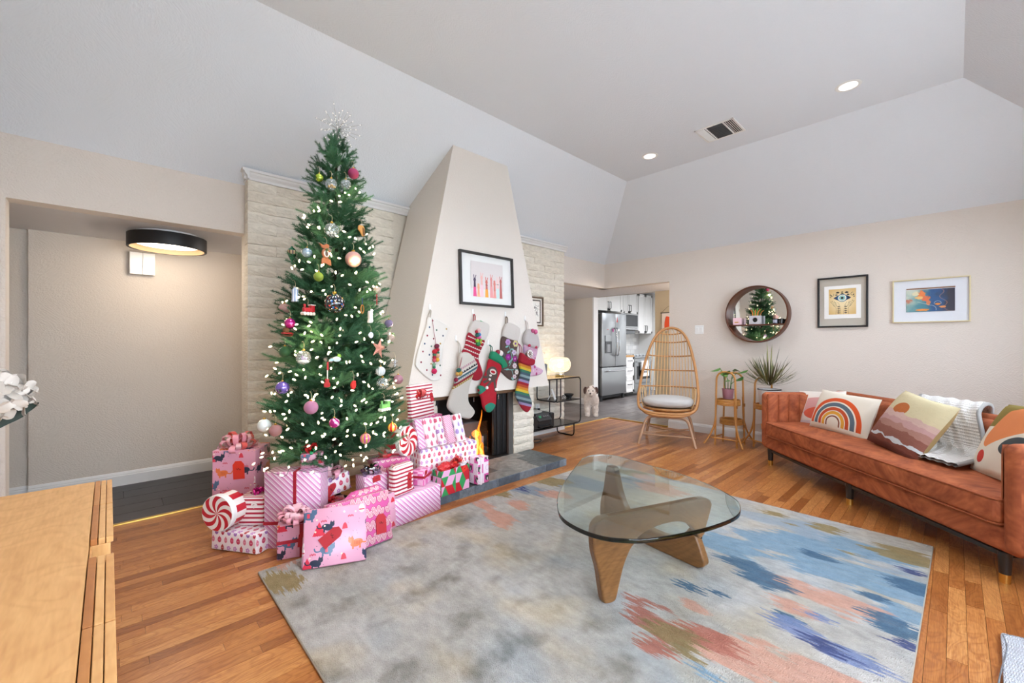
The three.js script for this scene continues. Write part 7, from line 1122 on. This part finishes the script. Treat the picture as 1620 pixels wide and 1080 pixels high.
  cabinet('wall_cabinet', 'white shaker cabinet with two doors above the microwave', 8.50, 9.28, 1.88, 2.38, -5.69, -5.33, [[8.50, 8.89, 1.88, 2.38, 'door', 8.85, 2.0], [8.89, 9.28, 1.88, 2.38, 'door', 8.93, 2.0]]);
  cabinet('wall_cabinet', 'tall white shaker wall cabinet right of the microwave', 9.30, 9.98, 1.42, 2.38, -5.69, -5.33, [[9.30, 9.64, 1.42, 2.38, 'door', 9.60, 1.54], [9.64, 9.98, 1.42, 2.38, 'door', 9.68, 1.54]]);
  cabinet('drawer_base', 'white base cabinet with three drawers between refrigerator and range', 8.14, 8.52, 0.09, 0.875, -5.69, -4.99, [[8.14, 8.52, 0.70, 0.875, 'drawer', 8.33, 0.79], [8.14, 8.52, 0.41, 0.70, 'drawer', 8.33, 0.57], [8.14, 8.52, 0.1, 0.41, 'drawer', 8.33, 0.27]]);
  cabinet('side_panel', 'tall white filler cabinet between refrigerator and microwave cabinets', 8.14, 8.48, 1.86, 2.38, -5.69, -5.2, [[8.14, 8.48, 1.86, 2.38, 'door', 8.2, 1.98]]);
  const co = thing('countertop', 'butcher block countertop over the drawer base', 'countertop', [8.33, 0.876, -5.34]); part('block', rspan(-0.19, 0.19, 0, 0.036, -0.35, 0.37, 0.004), std('#c79a63', 0.45), co); part('front_edge', rspan(-0.19, 0.19, 0.002, 0.034, 0.37, 0.375, 0.002), std('#b98a52', 0.5), co);
  const cp = thing('tray', 'small dark tray on the butcher block countertop', 'tray', [8.36, 0.913, -5.2]); part('tray_base', rbox(0.2, 0.02, 0.14, 0.006, 0, 0.01, 0), M.black, cp); part('tray_rim', rbox(0.21, 0.008, 0.15, 0.003, 0, 0.022, 0), M.black, cp);
  const mi = thing('microwave', 'stainless over the range microwave with a dark glass door', 'microwave', [8.9, 1.50, -5.5]); part('microwave_body', rspan(-0.375, 0.375, 0, 0.37, -0.19, 0.2, 0.008), std('#d5d6d6', 0.4), mi); part('door_glass', rspan(-0.355, 0.33, 0.075, 0.35, 0.2, 0.214, 0.004), phys('#3a3c3f', 0.1), mi); part('control_strip', rspan(-0.375, 0.375, 0.0, 0.06, 0.2, 0.212, 0.004), std('#c4c6c7', 0.35), mi); part('handle', rod([-0.3, 0.045, 0.23], [0.3, 0.045, 0.23], 0.008), M.chrome, mi); part('vent_panel', rspan(-0.33, 0.3, -0.1, -0.005, -0.1, 0.16, 0.01), std('#6d7072', 0.5), mi);
  const ra = thing('range', 'stainless slide in range with a towel on the oven door', 'range', [8.92, 0, -5.34]); part('range_body', rspan(-0.38, 0.38, 0.06, 0.9, -0.33, 0.34, 0.006), std('#b6b8b9', 0.35, { metalness: 0.6 }), ra); part('control_panel', rot(rbox(0.76, 0.1, 0.03, 0.006), -0.5).translate(0, 0.89, 0.35), steel, ra); for (let i = 0; i < 5; i++) part('knob', rot(cyl(0.018, 0.02, 0.025, 0, 0, 0, 14), Math.PI / 2 - 0.5).translate(-0.3 + i * 0.15, 0.9, 0.37), M.chrome, ra); const od = part('oven_door', rspan(-0.375, 0.375, 0.28, 0.82, 0.34, 0.375, 0.008), steel, ra); part('oven_window', rspan(-0.29, 0.29, 0.36, 0.66, 0.372, 0.38, 0.004), phys('#1a1b1d', 0.08), od); part('handle', rod([-0.34, 0.76, 0.41], [0.34, 0.76, 0.41], 0.012), M.chrome, od); part('bottom_drawer', rspan(-0.375, 0.375, 0.08, 0.26, 0.34, 0.37, 0.006), steel, ra); part('cooktop', rspan(-0.38, 0.38, 0.9, 0.912, -0.33, 0.32, 0.004), phys('#161718', 0.1), ra);
  const tw = thing('dish_towel', 'white dish towel with a dark print hanging on the oven door handle', 'towel', [8.93, 0.765, -4.925]); part('towel_cloth', rspan(-0.17, 0.17, -0.34, 0.012, -0.0, 0.008, 0.003), std('#e7e5e2', 0.9), tw); part('towel_back', rspan(-0.17, 0.17, -0.2, 0.012, -0.026, -0.02, 0.003), std('#e7e5e2', 0.9), tw); for (let i = 0; i < 4; i++) part('printed_mark', rbox(0.05, 0.045, 0.002, 0.0008, -0.1 + i * 0.065, -0.24, 0.0085), std('#5d5f62', 0.8), tw);
  // backsplash tiles
  const bs = struct('backsplash', span(8.14, 10, 0.91, 1.9, -5.702, -5.694), std('#c9c9c8', 0.7)); const tileM = [phys('#ededeb', 0.15), phys('#e3e4e3', 0.15)]; const tg = rbox(0.196, 0.096, 0.008, 0.002, 0, 0, 0, 1);
  for (let r = 0; r < 7; r++) for (let k = 0; k < 8; k++) { const m = part('tile', tg, tileM[(r * 3 + k) % 2], bs); m.position.set(8.26 + k * 0.2 + (r % 2) * 0.1, 0.965 + r * 0.1, -5.69); }
  // wall hanging on the tan partition
  const wh = thing('wall_hanging', 'orange and white fabric wall hanging on a thin rod on the tan wall', 'wall hanging', [6.685, 1.55, -3.24], -Math.PI / 2); part('hanging_rod', rod([-0.16, 0.14, 0.01], [0.16, 0.14, 0.01], 0.006), M.black, wh); part('cord', tube([[-0.15, 0.14, 0.01], [0, 0.25, 0.006], [0.15, 0.14, 0.01]], 0.002), M.black, wh); part('fabric', rspan(-0.14, 0.14, -0.16, 0.135, 0.006, 0.01, 0.001), std('#d9cdc6', 0.9), wh); part('orange_patch', metric(slab([[-0.08, -0.14], [0.12, -0.13], [0.12, 0.08], [0.03, 0.06], [-0.06, 0.08], [-0.09, -0.02]], 0.004, 0.001, 0.3).translate(0, 0, 0.01)), std('#d9502a', 0.9), wh);
}
// ---------------------------------------------------------------- dog standing in the hall
{
  const joints = { hip: [0, 0.27, -0.17], chest: [0, 0.28, 0.06], neck: [0.0, 0.34, 0.12], head: [-0.015, 0.42, 0.17], muzzle: [-0.03, 0.385, 0.235] };
  const bones = [['hip', 'chest', 0.095, 0.105], ['chest', 'neck', 0.1, 0.07], ['neck', 'head', 0.066, 0.078], ['head', 'muzzle', 0.058, 0.034]].map(([a, b, r, s]) => [joints[a], joints[b], r, s]);
  for (const s of [-1, 1]) {
    bones.push([[s * 0.06, 0.25, 0.08], [s * 0.065, 0.12, 0.085], 0.045, 0.034], [[s * 0.065, 0.12, 0.085], [s * 0.065, 0.028, 0.09], 0.034, 0.03], [[s * 0.065, 0.024, 0.09], [s * 0.066, 0.022, 0.12], 0.028, 0.024]);
    bones.push([[s * 0.055, 0.24, -0.17], [s * 0.065, 0.17, -0.13], 0.066, 0.045], [[s * 0.065, 0.17, -0.13], [s * 0.066, 0.095, -0.205], 0.042, 0.03], [[s * 0.066, 0.095, -0.205], [s * 0.066, 0.026, -0.195], 0.03, 0.028], [[s * 0.066, 0.023, -0.19], [s * 0.066, 0.022, -0.16], 0.027, 0.023]);
  }
  bones.push([[0, 0.33, -0.24], [0.01, 0.42, -0.3], 0.028, 0.026], [[0.01, 0.42, -0.3], [0.03, 0.46, -0.24], 0.03, 0.02]);
  const N = 56, S = 0.34, c0 = [0, 0.25, -0.02], mc = new MarchingCubes(N, M.white, false, false, 200000), q = V(0, 0, 0);
  const seg = (p, a, b, r, s) => { const abx = b[0] - a[0], aby = b[1] - a[1], abz = b[2] - a[2], k = Math.max(0, Math.min(1, ((p.x - a[0]) * abx + (p.y - a[1]) * aby + (p.z - a[2]) * abz) / (abx * abx + aby * aby + abz * abz))); return Math.hypot(p.x - a[0] - abx * k, p.y - a[1] - aby * k, p.z - a[2] - abz * k) - (r + (s - r) * k); };
  const field = (p) => { let e = 0; const K = 60; for (const b of bones) e += Math.exp(-K * seg(p, ...b)); return -Math.log(e) / K; };
  mc.isolation = 0;
  for (let k = 0; k < N; k++) for (let j = 0; j < N; j++) for (let i = 0; i < N; i++) { q.set(c0[0] + (i / (N / 2) - 1) * S, c0[1] + (j / (N / 2) - 1) * S, c0[2] + (k / (N / 2) - 1) * S); mc.field[i + j * N + k * N * N] = -field(q) + 0.006 * noise.noise(q.x * 60, q.y * 34, q.z * 60); }
  mc.update();
  const pos = new Float32Array(mc.count * 3), col = new Float32Array(mc.count * 3);
  for (let i = 0; i < mc.count; i++) {
    const x = mc.positionArray[3 * i] * S + c0[0], y = mc.positionArray[3 * i + 1] * S + c0[1], z = mc.positionArray[3 * i + 2] * S + c0[2];
    pos.set([x, y, z], 3 * i); const patch = (y > 0.40 && z > 0.06 && z < 0.215 && Math.abs(x + 0.015) > 0.022) || fbm(x * 7, y * 7, z * 7 + 3) > 0.3 && y > 0.26 ? 1 : 0, n = 0.9 + 0.2 * noise.noise(x * 80, y * 40, z * 80);
    const c = patch ? [0.22, 0.15, 0.13] : [0.72, 0.66, 0.62]; col.set(c.map((v) => v * n), 3 * i);
  }
  const g = new THREE.BufferGeometry(); g.setAttribute('position', new THREE.BufferAttribute(pos, 3)); g.setAttribute('color', new THREE.BufferAttribute(col, 3)); g.computeVertexNormals();
  const t = thing('dog', 'small shaggy white dog with brown ears standing in the hall beside the refrigerator', 'dog', [5.74, 0.0, -4.13], -0.9);
  part('fur_coat', g, new THREE.MeshStandardMaterial({ vertexColors: true, roughness: 1 }), t);
  const brown = std('#4a3530', 1), earG = (s) => { const e = slab([[0, 0.02], [s * 0.03, 0.03], [s * 0.055, -0.01], [s * 0.05, -0.07], [s * 0.025, -0.085], [s * 0.005, -0.04]], 0.022, 0.009, 0.4, 3); return rot(e, 0, s * 0.5, 0).translate(-0.015 + s * 0.062, 0.455, 0.145); };
  part('ear', earG(1), brown, t); part('ear', earG(-1), brown, t); const surf = (x, y) => { for (let z = 0.4; z > 0; z -= 0.002) if (field(q.set(x, y, z)) < 0) return z; return 0.2; };
  part('nose', ball(0.014, -0.03, 0.392, surf(-0.03, 0.392), 10), M.black, t);
  for (const s of [-1, 1]) part('eye', ball(0.009, -0.02 + s * 0.032, 0.432, surf(-0.02 + s * 0.032, 0.432), 10), phys('#120d0b', 0.1), t);
}
renderer.render(scene, camera);
